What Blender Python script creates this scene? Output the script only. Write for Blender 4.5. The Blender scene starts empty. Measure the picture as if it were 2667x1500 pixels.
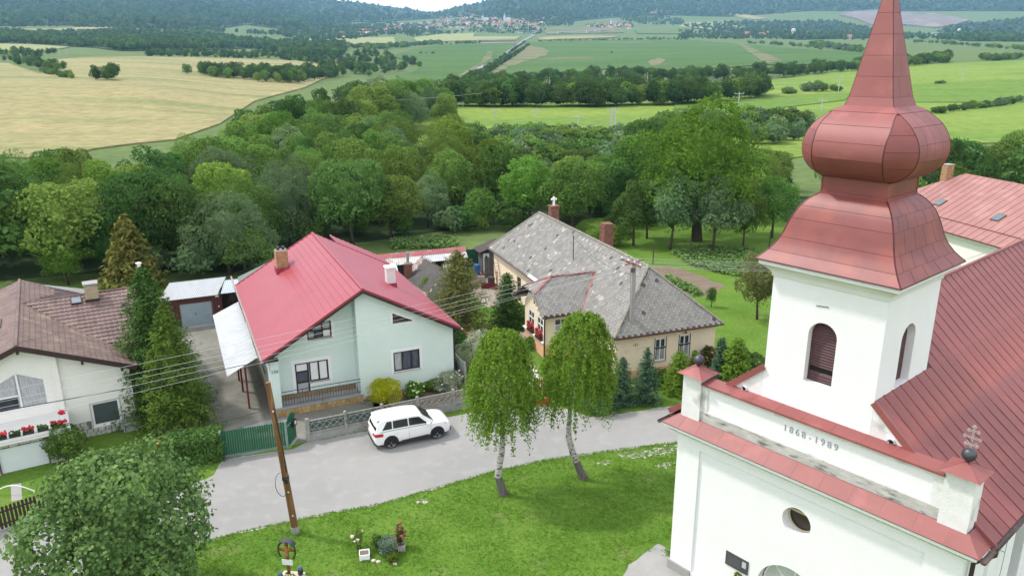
import bpy, bmesh, math, random
import numpy as np
from mathutils import Vector, Matrix, noise as mnoise
from mathutils.geometry import tessellate_polygon
R = math.radians
rnd = random.Random(7)
D = bpy.data
S = bpy.context.scene
COL = S.collection

# ------------------------------------------------------------------ camera, world, sun, exposure
CAM_H = 19.0
FPX, PITCH, ROLL = 1986.0, 0.2982, -0.0044          # focal length in photo pixels, tilt, roll (recovered from the buildings' lines)
_cp, _sp = math.cos(PITCH), math.sin(PITCH)
_F = Vector((0, _cp, -_sp)); _U0 = Vector((0, _sp, _cp)); _X0 = Vector((1, 0, 0))
_X = math.cos(ROLL) * _X0 + math.sin(ROLL) * _U0
_U = -math.sin(ROLL) * _X0 + math.cos(ROLL) * _U0
cam = D.objects.new('camera', D.cameras.new('camera'))
COL.objects.link(cam)
cam.data.sensor_width = 36.0
cam.data.lens = FPX / 2667.0 * 36.0
cam.data.clip_start = 0.5
cam.data.clip_end = 30000
m = Matrix((_X, _U, -_F)).transposed().to_4x4()
m.translation = Vector((0, 0, CAM_H))
cam.matrix_world = m
S.camera = cam

SUN_AZ = Vector((-0.955, 0.297, 0)).normalized()     # horizontal direction towards the sun
SUN_EL = R(53)
W = D.worlds.new('World'); S.world = W; W.use_nodes = True
nt = W.node_tree
bg = nt.nodes['Background']
sky = nt.nodes.new('ShaderNodeTexSky'); sky.sky_type = 'NISHITA'; sky.sun_disc = False
sky.sun_elevation = SUN_EL
sky.sun_rotation = math.atan2(SUN_AZ.x, SUN_AZ.y)
sky.altitude = 300; sky.air_density = 1.0; sky.dust_density = 2.5; sky.ozone_density = 1.0
# thin white cloud over the whole sky, as in the strip the photograph shows
wtc = nt.nodes.new('ShaderNodeTexCoord'); wno = nt.nodes.new('ShaderNodeTexNoise'); wno.inputs['Scale'].default_value = 3.0; wno.inputs['Detail'].default_value = 6
nt.links.new(wtc.outputs['Generated'], wno.inputs['Vector'])
wmr = nt.nodes.new('ShaderNodeMapRange'); wmr.inputs[1].default_value = 0.3; wmr.inputs[2].default_value = 0.65; wmr.inputs[3].default_value = 0.62; wmr.inputs[4].default_value = 0.95
nt.links.new(wno.outputs[0], wmr.inputs[0])
wmx = nt.nodes.new('ShaderNodeMix'); wmx.data_type = 'RGBA'; wmx.inputs[7].default_value = (7.0, 7.1, 7.35, 1)
nt.links.new(wmr.outputs[0], wmx.inputs[0]); nt.links.new(sky.outputs[0], wmx.inputs[6])
nt.links.new(wmx.outputs[2], bg.inputs[0]); bg.inputs[1].default_value = 0.15
sun = D.objects.new('sun', D.lights.new('sun', 'SUN')); COL.objects.link(sun)
sun.data.energy = 2.0; sun.data.angle = R(4.0); sun.data.color = (1.0, 0.955, 0.89)
sdir = -(SUN_AZ * math.cos(SUN_EL) + Vector((0, 0, math.sin(SUN_EL))))
sun.rotation_euler = sdir.to_track_quat('-Z', 'Y').to_euler()
sun.location = (-40, 20, 60)
S.view_settings.view_transform = 'Standard'; S.view_settings.look = 'None'
S.view_settings.exposure = 0.88; S.view_settings.gamma = 1.0
S.view_settings.use_curve_mapping = False
S.cycles.max_bounces = 6; S.cycles.diffuse_bounces = 3; S.cycles.glossy_bounces = 2
S.cycles.transmission_bounces = 3; S.cycles.transparent_max_bounces = 6; S.cycles.volume_bounces = 1
S.cycles.use_denoising = True

def ray(x, y):
    return _X * (x - 1333.5) + _F * FPX - _U * (y - 750)
def gp(x, y, z=0.0):
    """world point at height z seen at photo pixel x, y"""
    d = ray(x, y); t = (z - CAM_H) / d.z
    return Vector((0, 0, CAM_H)) + d * t

# ------------------------------------------------------------------ helpers
def tag(o, label=None, cat=None, group=None, kind=None):
    if label: o['label'] = label
    if cat: o['category'] = cat
    if group: o['group'] = group
    if kind: o['kind'] = kind
    return o
def thing(name, label, cat, loc=(0, 0, 0), rz=0.0, group=None):
    o = D.objects.new(name, None); COL.objects.link(o)
    o.location = loc; o.rotation_euler = (0, 0, rz); o.empty_display_size = 0.2
    return tag(o, label, cat, group)
def kids(o): return [c for c in o.children]
def copy_tree(o, parent=None):
    c = o.copy(); COL.objects.link(c)
    if parent: c.parent = parent
    for k in kids(o): copy_tree(k, c)
    return c
def inst(me, name, parent=None, loc=(0, 0, 0), rot=(0, 0, 0), scale=(1, 1, 1)):
    o = D.objects.new(name, me); COL.objects.link(o)
    o.location = loc; o.rotation_euler = rot; o.scale = scale
    if parent: o.parent = parent
    return o
V = Vector
class MB:
    """collects shapes into one mesh"""
    def __init__(s): s.v = []; s.f = []; s.mi = []; s.cur = 0
    def add(s, vs, fs):
        b = len(s.v); s.v += [tuple(p) for p in vs]
        for f in fs: s.f.append([b + i for i in f]); s.mi.append(s.cur)
        return s
    def quad(s, a, b, c, d): return s.add([a, b, c, d], [(0, 1, 2, 3)])
    def poly(s, ps): return s.add(ps, [tuple(range(len(ps)))])
    def obox(s, o, x, y, z):
        """box from corner o along edge vectors x, y, z"""
        o, x, y, z = V(o), V(x), V(y), V(z)
        p = [o, o + x, o + x + y, o + y, o + z, o + x + z, o + x + y + z, o + y + z]
        fs = [(0, 3, 2, 1), (4, 5, 6, 7), (0, 1, 5, 4), (1, 2, 6, 5), (2, 3, 7, 6), (3, 0, 4, 7)]
        if x.cross(y).dot(z) < 0: fs = [f[::-1] for f in fs]
        return s.add(p, fs)
    def box(s, x0, x1, y0, y1, z0, z1): return s.obox((x0, y0, z0), (x1 - x0, 0, 0), (0, y1 - y0, 0), (0, 0, z1 - z0))
    def beam(s, a, b, w, h, up=(0, 0, 1)):
        a, b = V(a), V(b); d = (b - a); u = V(up)
        sd = d.cross(u)
        if sd.length < 1e-6: sd = V((1, 0, 0))
        sd.normalize(); u = sd.cross(d).normalized()
        return s.obox(a - sd * w / 2 - u * h / 2, d, sd * w, u * h)
    def slab(s, ps, t, n=None):
        """polygon ps extruded by t against its normal"""
        ps = [V(p) for p in ps]
        if n is None:
            n = V((0, 0, 0))
            for i in range(len(ps)):
                a, b = ps[i], ps[(i + 1) % len(ps)]
                n += V(((a.y - b.y) * (a.z + b.z), (a.z - b.z) * (a.x + b.x), (a.x - b.x) * (a.y + b.y)))
            n.normalize()
        n = V(n); k = len(ps); q = [p - n * t for p in ps]
        return s.add(ps + q, [tuple(range(k)), tuple(range(2 * k - 1, k - 1, -1))] + [(i, k + i, k + (i + 1) % k, (i + 1) % k) for i in range(k)])
    def tube(s, pts, r, n=6, cap=True):
        pts = [V(p) for p in pts]; rs = r if isinstance(r, (list, tuple)) else [r] * len(pts)
        rings = []; u = None
        for i, p in enumerate(pts):
            d = (pts[min(i + 1, len(pts) - 1)] - pts[max(i - 1, 0)]).normalized()
            if u is None:
                u = d.orthogonal().normalized()
            else:
                u = (u - d * u.dot(d))
                u = u.normalized() if u.length > 1e-6 else d.orthogonal().normalized()
            w = d.cross(u)
            rings.append([p + (u * math.cos(2 * math.pi * k / n) + w * math.sin(2 * math.pi * k / n)) * rs[i] for k in range(n)])
        fs = []
        for i in range(len(pts) - 1):
            for k in range(n):
                fs.append((i * n + k, i * n + (k + 1) % n, (i + 1) * n + (k + 1) % n, (i + 1) * n + k))
        if cap: fs += [tuple(range(n))[::-1], tuple((len(pts) - 1) * n + k for k in range(n))]
        return s.add([p for r_ in rings for p in r_], fs)
    def lathe(s, prof, n=12, c=(0, 0, 0)):
        c = V(c); vs = []
        for r, z in prof:
            vs += [c + V((r * math.cos(2 * math.pi * k / n), r * math.sin(2 * math.pi * k / n), z)) for k in range(n)]
        fs = []
        for i in range(len(prof) - 1):
            for k in range(n): fs.append((i * n + k, i * n + (k + 1) % n, (i + 1) * n + (k + 1) % n, (i + 1) * n + k))
        fs += [tuple(range(n))[::-1], tuple((len(prof) - 1) * n + k for k in range(n))]
        return s.add(vs, fs)
    def ball(s, c, r, n=8, m=5, sz=1.0):
        return s.lathe([(max(r * math.sin(math.pi * i / m), 1e-3), -r * sz * math.cos(math.pi * i / m)) for i in range(m + 1)], n, c)
    def blob(s, c, r, seed=0, sub=1, jit=0.25, sq=1.0):
        bm = bmesh.new(); bmesh.ops.create_icosphere(bm, subdivisions=sub, radius=r)
        rr = random.Random(seed)
        vs = [V(c) + V((v.co.x, v.co.y, v.co.z * sq)) * (1 + rr.uniform(-jit, jit)) for v in bm.verts]
        fs = [tuple(v.index for v in f.verts) for f in bm.faces]; bm.free()
        return s.add(vs, fs)
    def wall(s, O, U, Vv, N, outer, holes=(), depth=0.12):
        """flat wall with openings; (u,v) polygons, reveals run inwards by depth"""
        O, U, Vv, N = V(O), V(U), V(Vv), V(N)
        loops = [list(outer)] + [list(h) for h in holes]
        tri = tessellate_polygon([[V((a, b, 0)) for a, b in l] for l in loops])
        flat = [p for l in loops for p in l]
        P = [O + U * a + Vv * b for a, b in flat]
        fs = []
        for t in tri:
            a, b, c = (P[i] for i in t)
            fs.append(tuple(t) if (b - a).cross(c - a).dot(N) > 0 else tuple(t)[::-1])
        s.add(P, fs)
        for h in holes:
            k = len(h); p = [O + U * a + Vv * b for a, b in h]; q = [x - N * depth for x in p]
            cen = sum(p, V()) / k
            for i in range(k):
                j = (i + 1) % k
                f = [p[i], p[j], q[j], q[i]]
                if (f[1] - f[0]).cross(f[2] - f[0]).dot(cen - (p[i] + p[j]) / 2) < 0: f = f[::-1]
                s.quad(*f)
        return s
    def build(s, name, mat=None, parent=None, smooth=False, kind=None, label=None, mats=None):
        me = D.meshes.new(name); me.from_pydata(s.v, [], s.f)
        for m_ in (mats or [mat]):
            if m_: me.materials.append(m_)
        if mats: me.polygons.foreach_set('material_index', s.mi)
        if smooth: me.polygons.foreach_set('use_smooth', [True] * len(me.polygons))
        me.update()
        o = D.objects.new(name, me); COL.objects.link(o)
        if parent: o.parent = parent
        if kind: o['kind'] = kind
        if label: o['label'] = label
        return o
def smooth_angle(o, a=40):
    me = o.data
    me.polygons.foreach_set('use_smooth', [True] * len(me.polygons))
    bm = bmesh.new(); bm.from_mesh(me)
    bmesh.ops.remove_doubles(bm, verts=bm.verts, dist=1e-4)
    for e in bm.edges:
        if len(e.link_faces) == 2 and e.calc_face_angle(0) > R(a): e.smooth = False
    bm.to_mesh(me); bm.free(); return o
def arc(cu, cv, r, a0, a1, n=12, rv=None):
    rv = rv or r
    return [(cu + r * math.cos(R(a0 + (a1 - a0) * i / n)), cv + rv * math.sin(R(a0 + (a1 - a0) * i / n))) for i in range(n + 1)]
def rect(u0, u1, v0, v1): return [(u0, v0), (u1, v0), (u1, v1), (u0, v1)]

# ------------------------------------------------------------------ materials
def srgb(r, g, b):
    f = lambda c: (c / 255 / 12.92) if c <= 10 else ((c / 255 + 0.055) / 1.055) ** 2.4
    return (f(r), f(g), f(b))
def mat(name, c, rough=0.7, c2=None, scale=3.0, amt=0.5, bump=0.0, bscale=40.0, metal=0.0, spec=0.4, detail=4.0, coord='Object', stretch=None,
        c3=None, scale3=20.0, lo3=0.6, hi3=0.7, island=0.0, coat=0.0):
    """procedural surface: base colour c broken up by noise towards c2, optional spots c3, fine bump"""
    m_ = D.materials.new(name); m_.use_nodes = True; t = m_.node_tree; N = t.nodes; L = t.links
    b = N['Principled BSDF']; b.inputs['Roughness'].default_value = rough; b.inputs['Metallic'].default_value = metal
    b.inputs['Specular IOR Level'].default_value = spec
    if coat: b.inputs['Coat Weight'].default_value = coat; b.inputs['Coat Roughness'].default_value = 0.08
    tc = N.new('ShaderNodeTexCoord'); src = tc.outputs[coord]
    if stretch:
        mp = N.new('ShaderNodeMapping'); mp.inputs['Scale'].default_value = stretch; L.new(src, mp.inputs[0]); src = mp.outputs[0]
    c2 = c2 or tuple(x * 0.82 for x in c)
    n1 = N.new('ShaderNodeTexNoise'); n1.inputs['Scale'].default_value = scale; n1.inputs['Detail'].default_value = detail; n1.inputs['Roughness'].default_value = 0.62
    L.new(src, n1.inputs['Vector'])
    rp = N.new('ShaderNodeMapRange'); rp.inputs[1].default_value = 0.5 - 0.25; rp.inputs[2].default_value = 0.75; rp.inputs[3].default_value = 0; rp.inputs[4].default_value = amt * 2
    L.new(n1.outputs[0], rp.inputs[0])
    mx = N.new('ShaderNodeMix'); mx.data_type = 'RGBA'; mx.inputs[6].default_value = (*c, 1); mx.inputs[7].default_value = (*c2, 1)
    L.new(rp.outputs[0], mx.inputs[0]); out = mx.outputs[2]
    if c3:
        n3 = N.new('ShaderNodeTexNoise'); n3.inputs['Scale'].default_value = scale3; n3.inputs['Detail'].default_value = 3; L.new(src, n3.inputs['Vector'])
        r3 = N.new('ShaderNodeMapRange'); r3.inputs[1].default_value = lo3; r3.inputs[2].default_value = hi3; L.new(n3.outputs[0], r3.inputs[0])
        m3 = N.new('ShaderNodeMix'); m3.data_type = 'RGBA'; m3.inputs[7].default_value = (*c3, 1); L.new(r3.outputs[0], m3.inputs[0]); L.new(out, m3.inputs[6]); out = m3.outputs[2]
    if island:
        g = N.new('ShaderNodeNewGeometry'); oi = N.new('ShaderNodeObjectInfo')
        ad = N.new('ShaderNodeMath'); ad.operation = 'ADD'; L.new(g.outputs['Random Per Island'], ad.inputs[0]); L.new(oi.outputs['Random'], ad.inputs[1])
        fr = N.new('ShaderNodeMath'); fr.operation = 'FRACT'; L.new(ad.outputs[0], fr.inputs[0])
        mr = N.new('ShaderNodeMapRange'); mr.inputs[3].default_value = 1 - island; mr.inputs[4].default_value = 1 + island; L.new(fr.outputs[0], mr.inputs[0])
        hs = N.new('ShaderNodeHueSaturation'); L.new(mr.outputs[0], hs.inputs['Value']); L.new(out, hs.inputs['Color']); out = hs.outputs[0]
    L.new(out, b.inputs['Base Color'])
    if bump:
        n2 = N.new('ShaderNodeTexNoise'); n2.inputs['Scale'].default_value = bscale; n2.inputs['Detail'].default_value = 3; L.new(src, n2.inputs['Vector'])
        bp = N.new('ShaderNodeBump'); bp.inputs['Strength'].default_value = bump; bp.inputs['Distance'].default_value = 0.03; L.new(n2.outputs[0], bp.inputs['Height']); L.new(bp.outputs[0], b.inputs['Normal'])
    return m_
def leafmat(name, c, c2, var=0.35, trans=0.42, hue=0.022):
    """foliage: each leaf cluster and each tree gets its own shade of green"""
    c, c2 = tuple(x * 1.6 for x in c), tuple(x * 1.62 for x in c2)
    m_ = D.materials.new(name); m_.use_nodes = True; t = m_.node_tree; N = t.nodes; L = t.links
    N.remove(N['Principled BSDF'])
    g = N.new('ShaderNodeNewGeometry'); oi = N.new('ShaderNodeObjectInfo')
    tc = N.new('ShaderNodeTexCoord'); n1 = N.new('ShaderNodeTexNoise'); n1.inputs['Scale'].default_value = 0.9; n1.inputs['Detail'].default_value = 2
    L.new(tc.outputs['Object'], n1.inputs['Vector'])
    ad = N.new('ShaderNodeMath'); ad.operation = 'MULTIPLY_ADD'; ad.inputs[1].default_value = 0.75; L.new(g.outputs['Random Per Island'], ad.inputs[0])
    sb = N.new('ShaderNodeMath'); sb.operation = 'SUBTRACT'; sb.inputs[1].default_value = 0.38; L.new(n1.outputs[0], sb.inputs[0]); L.new(sb.outputs[0], ad.inputs[2])
    mx = N.new('ShaderNodeMix'); mx.data_type = 'RGBA'; mx.inputs[6].default_value = (*c, 1); mx.inputs[7].default_value = (*c2, 1); L.new(ad.outputs[0], mx.inputs[0])
    hs = N.new('ShaderNodeHueSaturation'); L.new(mx.outputs[2], hs.inputs['Color'])
    mv = N.new('ShaderNodeMapRange'); mv.inputs[3].default_value = 1 - var; mv.inputs[4].default_value = 1 + var; L.new(oi.outputs['Random'], mv.inputs[0]); L.new(mv.outputs[0], hs.inputs['Value'])
    r2 = N.new('ShaderNodeMath'); r2.operation = 'MULTIPLY'; r2.inputs[1].default_value = 7.31; L.new(oi.outputs['Random'], r2.inputs[0])
    f2 = N.new('ShaderNodeMath'); f2.operation = 'FRACT'; L.new(r2.outputs[0], f2.inputs[0])
    mh = N.new('ShaderNodeMapRange'); mh.inputs[3].default_value = 0.5 - hue; mh.inputs[4].default_value = 0.5 + hue; L.new(f2.outputs[0], mh.inputs[0]); L.new(mh.outputs[0], hs.inputs['Hue'])
    df = N.new('ShaderNodeBsdfDiffuse'); tr = N.new('ShaderNodeBsdfTranslucent'); L.new(hs.outputs[0], df.inputs[0]); L.new(hs.outputs[0], tr.inputs[0])
    ms = N.new('ShaderNodeMixShader'); ms.inputs[0].default_value = trans; L.new(df.outputs[0], ms.inputs[1]); L.new(tr.outputs[0], ms.inputs[2])
    L.new(ms.outputs[0], N['Material Output'].inputs['Surface'])
    return m_
def glass(name, c=(0.03, 0.035, 0.04)):
    return mat(name, c, 0.08, tuple(x * 1.6 for x in c), 1.5, 0.5, spec=0.6)
M = {}
M['plaster_white'] = mat('plaster_white', (0.80, 0.785, 0.80), 0.9, (0.73, 0.72, 0.725), 1.2, 0.35, 0.35, 28)
M['plaster_dirty'] = mat('plaster_dirty', (0.76, 0.75, 0.75), 0.9, (0.62, 0.61, 0.59), 1.6, 0.5, 0.4, 28, c3=(0.42, 0.42, 0.39), scale3=1.7, lo3=0.57, hi3=0.75)
M['metal_roof'] = mat('painted_metal_roof', srgb(140, 80, 76), 0.55, srgb(128, 70, 67), 0.9, 0.5, 0.06, 3, spec=0.5, c3=srgb(160, 96, 92), scale3=1.1, lo3=0.55, hi3=0.8, island=0.05)
M['metal_roof_old'] = mat('painted_metal_roof_old', srgb(131, 70, 67), 0.5, srgb(118, 60, 58), 1.1, 0.5, 0.06, 3, spec=0.5, c3=srgb(146, 76, 66), scale3=0.8, lo3=0.5, hi3=0.7, island=0.07)
M['seam_dark'] = mat('roof_seam', srgb(88, 34, 36), 0.5, srgb(70, 28, 30), 3)
M['louver'] = mat('louver_brown', srgb(92, 62, 64), 0.6, srgb(78, 50, 52), 6, island=0.1)
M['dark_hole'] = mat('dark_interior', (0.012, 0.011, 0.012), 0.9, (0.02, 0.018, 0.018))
M['zinc'] = mat('zinc_ball', srgb(84, 84, 90), 0.42, srgb(66, 66, 72), 6, metal=0.5)
M['gutter'] = mat('gutter_metal', srgb(110, 92, 88), 0.45, srgb(86, 70, 68), 5, metal=0.3)
M['asphalt'] = mat('asphalt', (0.285, 0.279, 0.266), 0.93, (0.232, 0.228, 0.218), 0.22, 0.5, 0.35, 60, c3=(0.30, 0.294, 0.281), scale3=1.6, lo3=0.5, hi3=0.8, detail=8)
M['concrete'] = mat('concrete', (0.33, 0.325, 0.31), 0.9, (0.25, 0.245, 0.23), 1.2, 0.5, 0.3, 30, detail=8)
M['concrete_dark'] = mat('concrete_stained', (0.24, 0.235, 0.215), 0.92, (0.155, 0.15, 0.12), 0.5, 0.7, 0.3, 30, c3=(0.12, 0.115, 0.10), scale3=1.6, lo3=0.58, hi3=0.72, detail=8)
M['soil'] = mat('soil', (0.19, 0.145, 0.10), 0.95, (0.13, 0.10, 0.07), 1.0, 0.6, 0.6, 14)
M['glass'] = glass('window_glass')
M['white_paint'] = mat('white_paint', (0.8, 0.8, 0.8), 0.45, (0.74, 0.74, 0.74), 3)
M['curtain'] = mat('curtain', (0.55, 0.55, 0.55), 0.9, (0.3, 0.31, 0.33), 9, 0.6, stretch=(3, 3, 0.2))
M['curtain_blue'] = mat('curtain_blue', srgb(96, 104, 116), 0.9, srgb(62, 68, 78), 9, 0.6, stretch=(3, 3, 0.3))
M['brown_wood'] = mat('dark_brown_wood', srgb(62, 44, 42), 0.6, srgb(46, 32, 30), 6, stretch=(1, 1, 0.2))
M['brick'] = mat('yellow_brick', srgb(180, 144, 106), 0.85, srgb(154, 118, 86), 4, 0.6, island=0.18)
M['brick_red'] = mat('red_brick', srgb(136, 92, 76), 0.9, srgb(108, 72, 60), 4, 0.6, island=0.22)
M['mortar'] = mat('mortar', srgb(150, 140, 128), 0.95, srgb(120, 112, 104), 6)
M['black_metal'] = mat('black_metal', (0.02, 0.02, 0.022), 0.45, (0.03, 0.03, 0.03), 5)
M['bark'] = mat('bark', (0.10, 0.08, 0.06), 0.95, (0.06, 0.05, 0.04), 6, 0.6, 0.6, 14, stretch=(1, 1, 0.25))
M['red_flower'] = mat('red_petals', (0.62, 0.02, 0.05), 0.7, (0.45, 0.01, 0.03), 12, island=0.2)
M['pink_flower'] = mat('pale_pink_petals', (0.72, 0.55, 0.56), 0.7, (0.6, 0.42, 0.44), 12)
M['white_flower'] = mat('white_petals', (0.75, 0.74, 0.70), 0.7, (0.65, 0.64, 0.6), 12)
M['terracotta'] = mat('terracotta', srgb(150, 84, 60), 0.8, srgb(120, 64, 46), 5)
L_ = {}
L_['mid'] = leafmat('leaves_mid_green', (0.054, 0.106, 0.022), (0.122, 0.192, 0.042))
L_['dark'] = leafmat('leaves_dark_green', (0.034, 0.076, 0.020), (0.076, 0.132, 0.034))
L_['yellow'] = leafmat('leaves_yellow_green', (0.070, 0.132, 0.022), (0.125, 0.205, 0.036))
L_['bright'] = leafmat('leaves_bright_green', (0.054, 0.118, 0.016), (0.118, 0.205, 0.028))
L_['grey'] = leafmat('leaves_grey_green', (0.062, 0.104, 0.046), (0.118, 0.172, 0.080))
L_['brown'] = leafmat('leaves_brown_green', (0.060, 0.074, 0.026), (0.105, 0.115, 0.040))
L_['far'] = leafmat('leaves_far_woods', (0.028, 0.058, 0.018), (0.058, 0.100, 0.030), 0.3)
# ================================================================== TERRAIN
_cols = [
 (-300, [(200, None), (300, 222), (450, 182), (600, 163), (750, 148), (1000, 118), (1300, 98), (1800, 76), (2200, 58), (3000, 18), (4000, -32), (5200, -78), (7500, -80)]),
 (0, [(200, None), (300, 225), (450, 185), (600, 165), (750, 150), (1000, 120), (1300, 100), (1800, 78), (2200, 60), (3000, 20), (4000, -30), (5200, -75), (7500, -78)]),
 (300, [(220, None), (300, 230), (450, 190), (600, 167), (700, 153), (900, 135), (1300, 112), (1800, 84), (2200, 70), (3000, 30), (4000, -20), (5200, -60), (7500, -60)]),
 (700, [(280, None), (450, 215), (600, 185), (750, 167), (900, 153), (1200, 135), (1600, 114), (2000, 95), (2500, 80), (3000, 60), (4000, 25), (5200, -12), (7500, -14)]),
 (840, [(300, None), (600, 205), (900, 165), (1300, 130), (1800, 108), (2300, 93), (2800, 80), (3500, 58), (4500, 30), (5400, 1), (7500, 0)]),
 (940, [(330, None), (600, 208), (900, 166), (1300, 131), (1800, 109), (2300, 96), (2800, 84), (3500, 66), (4500, 40), (5600, 13), (7500, 13)]),
 (1120, [(350, None), (500, 226), (700, 196), (1000, 161), (1500, 126), (2000, 107), (2600, 93), (3200, 78), (4000, 60), (5000, 47), (6000, 38), (7500, 38)]),
 (1240, [(350, None), (500, 226), (700, 197), (1000, 161), (1500, 126), (1900, 111), (2500, 95), (3000, 80), (3600, 62), (4400, 45), (5400, 16), (7500, 14)]),
 (1330, [(350, None), (500, 226), (700, 198), (1000, 161), (1500, 126), (1800, 113), (2400, 96), (2800, 84), (3300, 66), (3800, 50), (4300, 20), (5000, -10), (7500, -14)]),
 (1600, [(350, None), (500, 224), (700, 200), (1000, 160), (1500, 125), (1900, 110), (2500, 93), (3000, 80), (3600, 62), (4200, 42), (5000, 0), (5800, -30), (7500, -32)]),
 (2000, [(340, None), (500, 215), (650, 190), (1000, 155), (1500, 123), (2000, 106), (2600, 93), (3200, 77), (4000, 48), (4800, 15), (5600, -30), (7500, -32)]),
 (2667, [(320, None), (450, 205), (600, 172), (800, 150), (1200, 131), (1800, 111), (2400, 98), (3000, 82), (3600, 52), (4200, 25), (5200, -30), (7500, -34)]),
 (3100, [(320, None), (450, 203), (600, 170), (800, 149), (1200, 130), (1800, 111), (2400, 98), (3000, 82), (3600, 52), (4200, 25), (5200, -30), (7500, -34)])]
def _row_z(Y, row):
    v = row - 750
    return CAM_H + Y * (-FPX * _sp - v * _cp) / (FPX * _cp - v * _sp)
_tab = []
for x, rows in _cols:
    _tab.append((x, np.array([0] + [y for y, _ in rows]), np.array([0] + [0.0 if r_ is None else _row_z(y, r_) for y, r_ in rows])))
_cx = np.array([t[0] for t in _tab], float)
def hgt(Xw, Yw):
    """terrain height"""
    Xw = np.asarray(Xw, float); Yw = np.asarray(Yw, float)
    r_ = np.hypot(Xw, Yw); az = np.clip(np.arctan2(Xw, np.maximum(Yw, 1e-6)), -0.72, 0.72)
    ye = np.where(Yw > 0, r_ * np.cos(az), 0.0)
    px = np.clip(1333.5 + 2078.0 * np.tan(az), _cx[0], _cx[-1])
    H = np.stack([np.interp(ye, t[1], t[2]) for t in _tab])
    i = np.clip(np.searchsorted(_cx, px) - 1, 0, len(_cx) - 2)
    k = (px - _cx[i]) / (_cx[i + 1] - _cx[i]); k = k * k * (3 - 2 * k)
    n = np.arange(H.shape[1]) if H.ndim > 1 else None
    if n is None: h = H[i] * (1 - k) + H[i + 1] * k
    else: h = H[i, n] * (1 - k) + H[i + 1, n] * k
    a = np.clip((ye - 1800) / 3000, 0, 1)
    h = h + a * (14 * np.sin(Xw / 210 + 1.3) * np.sin(Yw / 260) + 8 * np.sin(Xw / 95) * np.sin(Yw / 130 + 2) + 10 * np.sin((Xw + Yw) / 160))
    return h
def hgt1(x, y): return float(hgt(np.array([x]), np.array([y]))[0])
def ground(px, py, tmax=9000.0):
    """terrain point seen at photo pixel"""
    d = ray(px, py); d = d / d.y
    ys = np.concatenate([np.arange(12, 400, 2.0), np.geomspace(400, tmax, 500)])
    zz = CAM_H + d.z * ys; hh = hgt(d.x * ys, ys); b = zz < hh
    if not b.any(): return None
    i = int(np.argmax(b)); lo, hi = ys[max(i - 1, 0)], ys[i]
    for _ in range(20):
        mid = (lo + hi) / 2
        if CAM_H + d.z * mid < hgt1(d.x * mid, mid): hi = mid
        else: lo = mid
    return V((d.x * hi, hi, hgt1(d.x * hi, hi)))
def ground_many(pxs, pys, tmax=7400.0):
    pxs = np.asarray(pxs, float); pys = np.asarray(pys, float)
    dx = (pxs - 1333.5); dv = pys - 750
    Dx = _X.x * dx + _F.x * FPX - _U.x * dv; Dy = _X.y * dx + _F.y * FPX - _U.y * dv; Dz = _X.z * dx + _F.z * FPX - _U.z * dv
    ax, az = Dx / Dy, Dz / Dy
    lo = np.full(len(pxs), 12.0); hi = np.full(len(pxs), np.nan)
    ys = np.concatenate([np.arange(12, 400, 3.0), np.geomspace(400, tmax, 420)]); prev = ys[0]
    for y in ys:
        nb = np.isnan(hi) & (CAM_H + az * y < hgt(ax * y, np.full(len(pxs), y)))
        hi[nb] = y; lo[nb] = prev; prev = y
    ok = ~np.isnan(hi); hi = np.where(ok, hi, 12.0)
    for _ in range(16):
        mid = (lo + hi) / 2; b = CAM_H + az * mid < hgt(ax * mid, mid); hi = np.where(b, mid, hi); lo = np.where(b, lo, mid)
    return ax * hi, hi, hgt(ax * hi, hi), ok
def inpoly(x, y, poly):
    x = np.asarray(x); y = np.asarray(y); c = np.zeros(x.shape, bool); n = len(poly); j = n - 1
    for i in range(n):
        xi, yi = poly[i]; xj, yj = poly[j]
        c ^= ((yi > y) != (yj > y)) & (x < (xj - xi) * (y - yi) / (yj - yi + 1e-12) + xi)
        j = i
    return c
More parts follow.
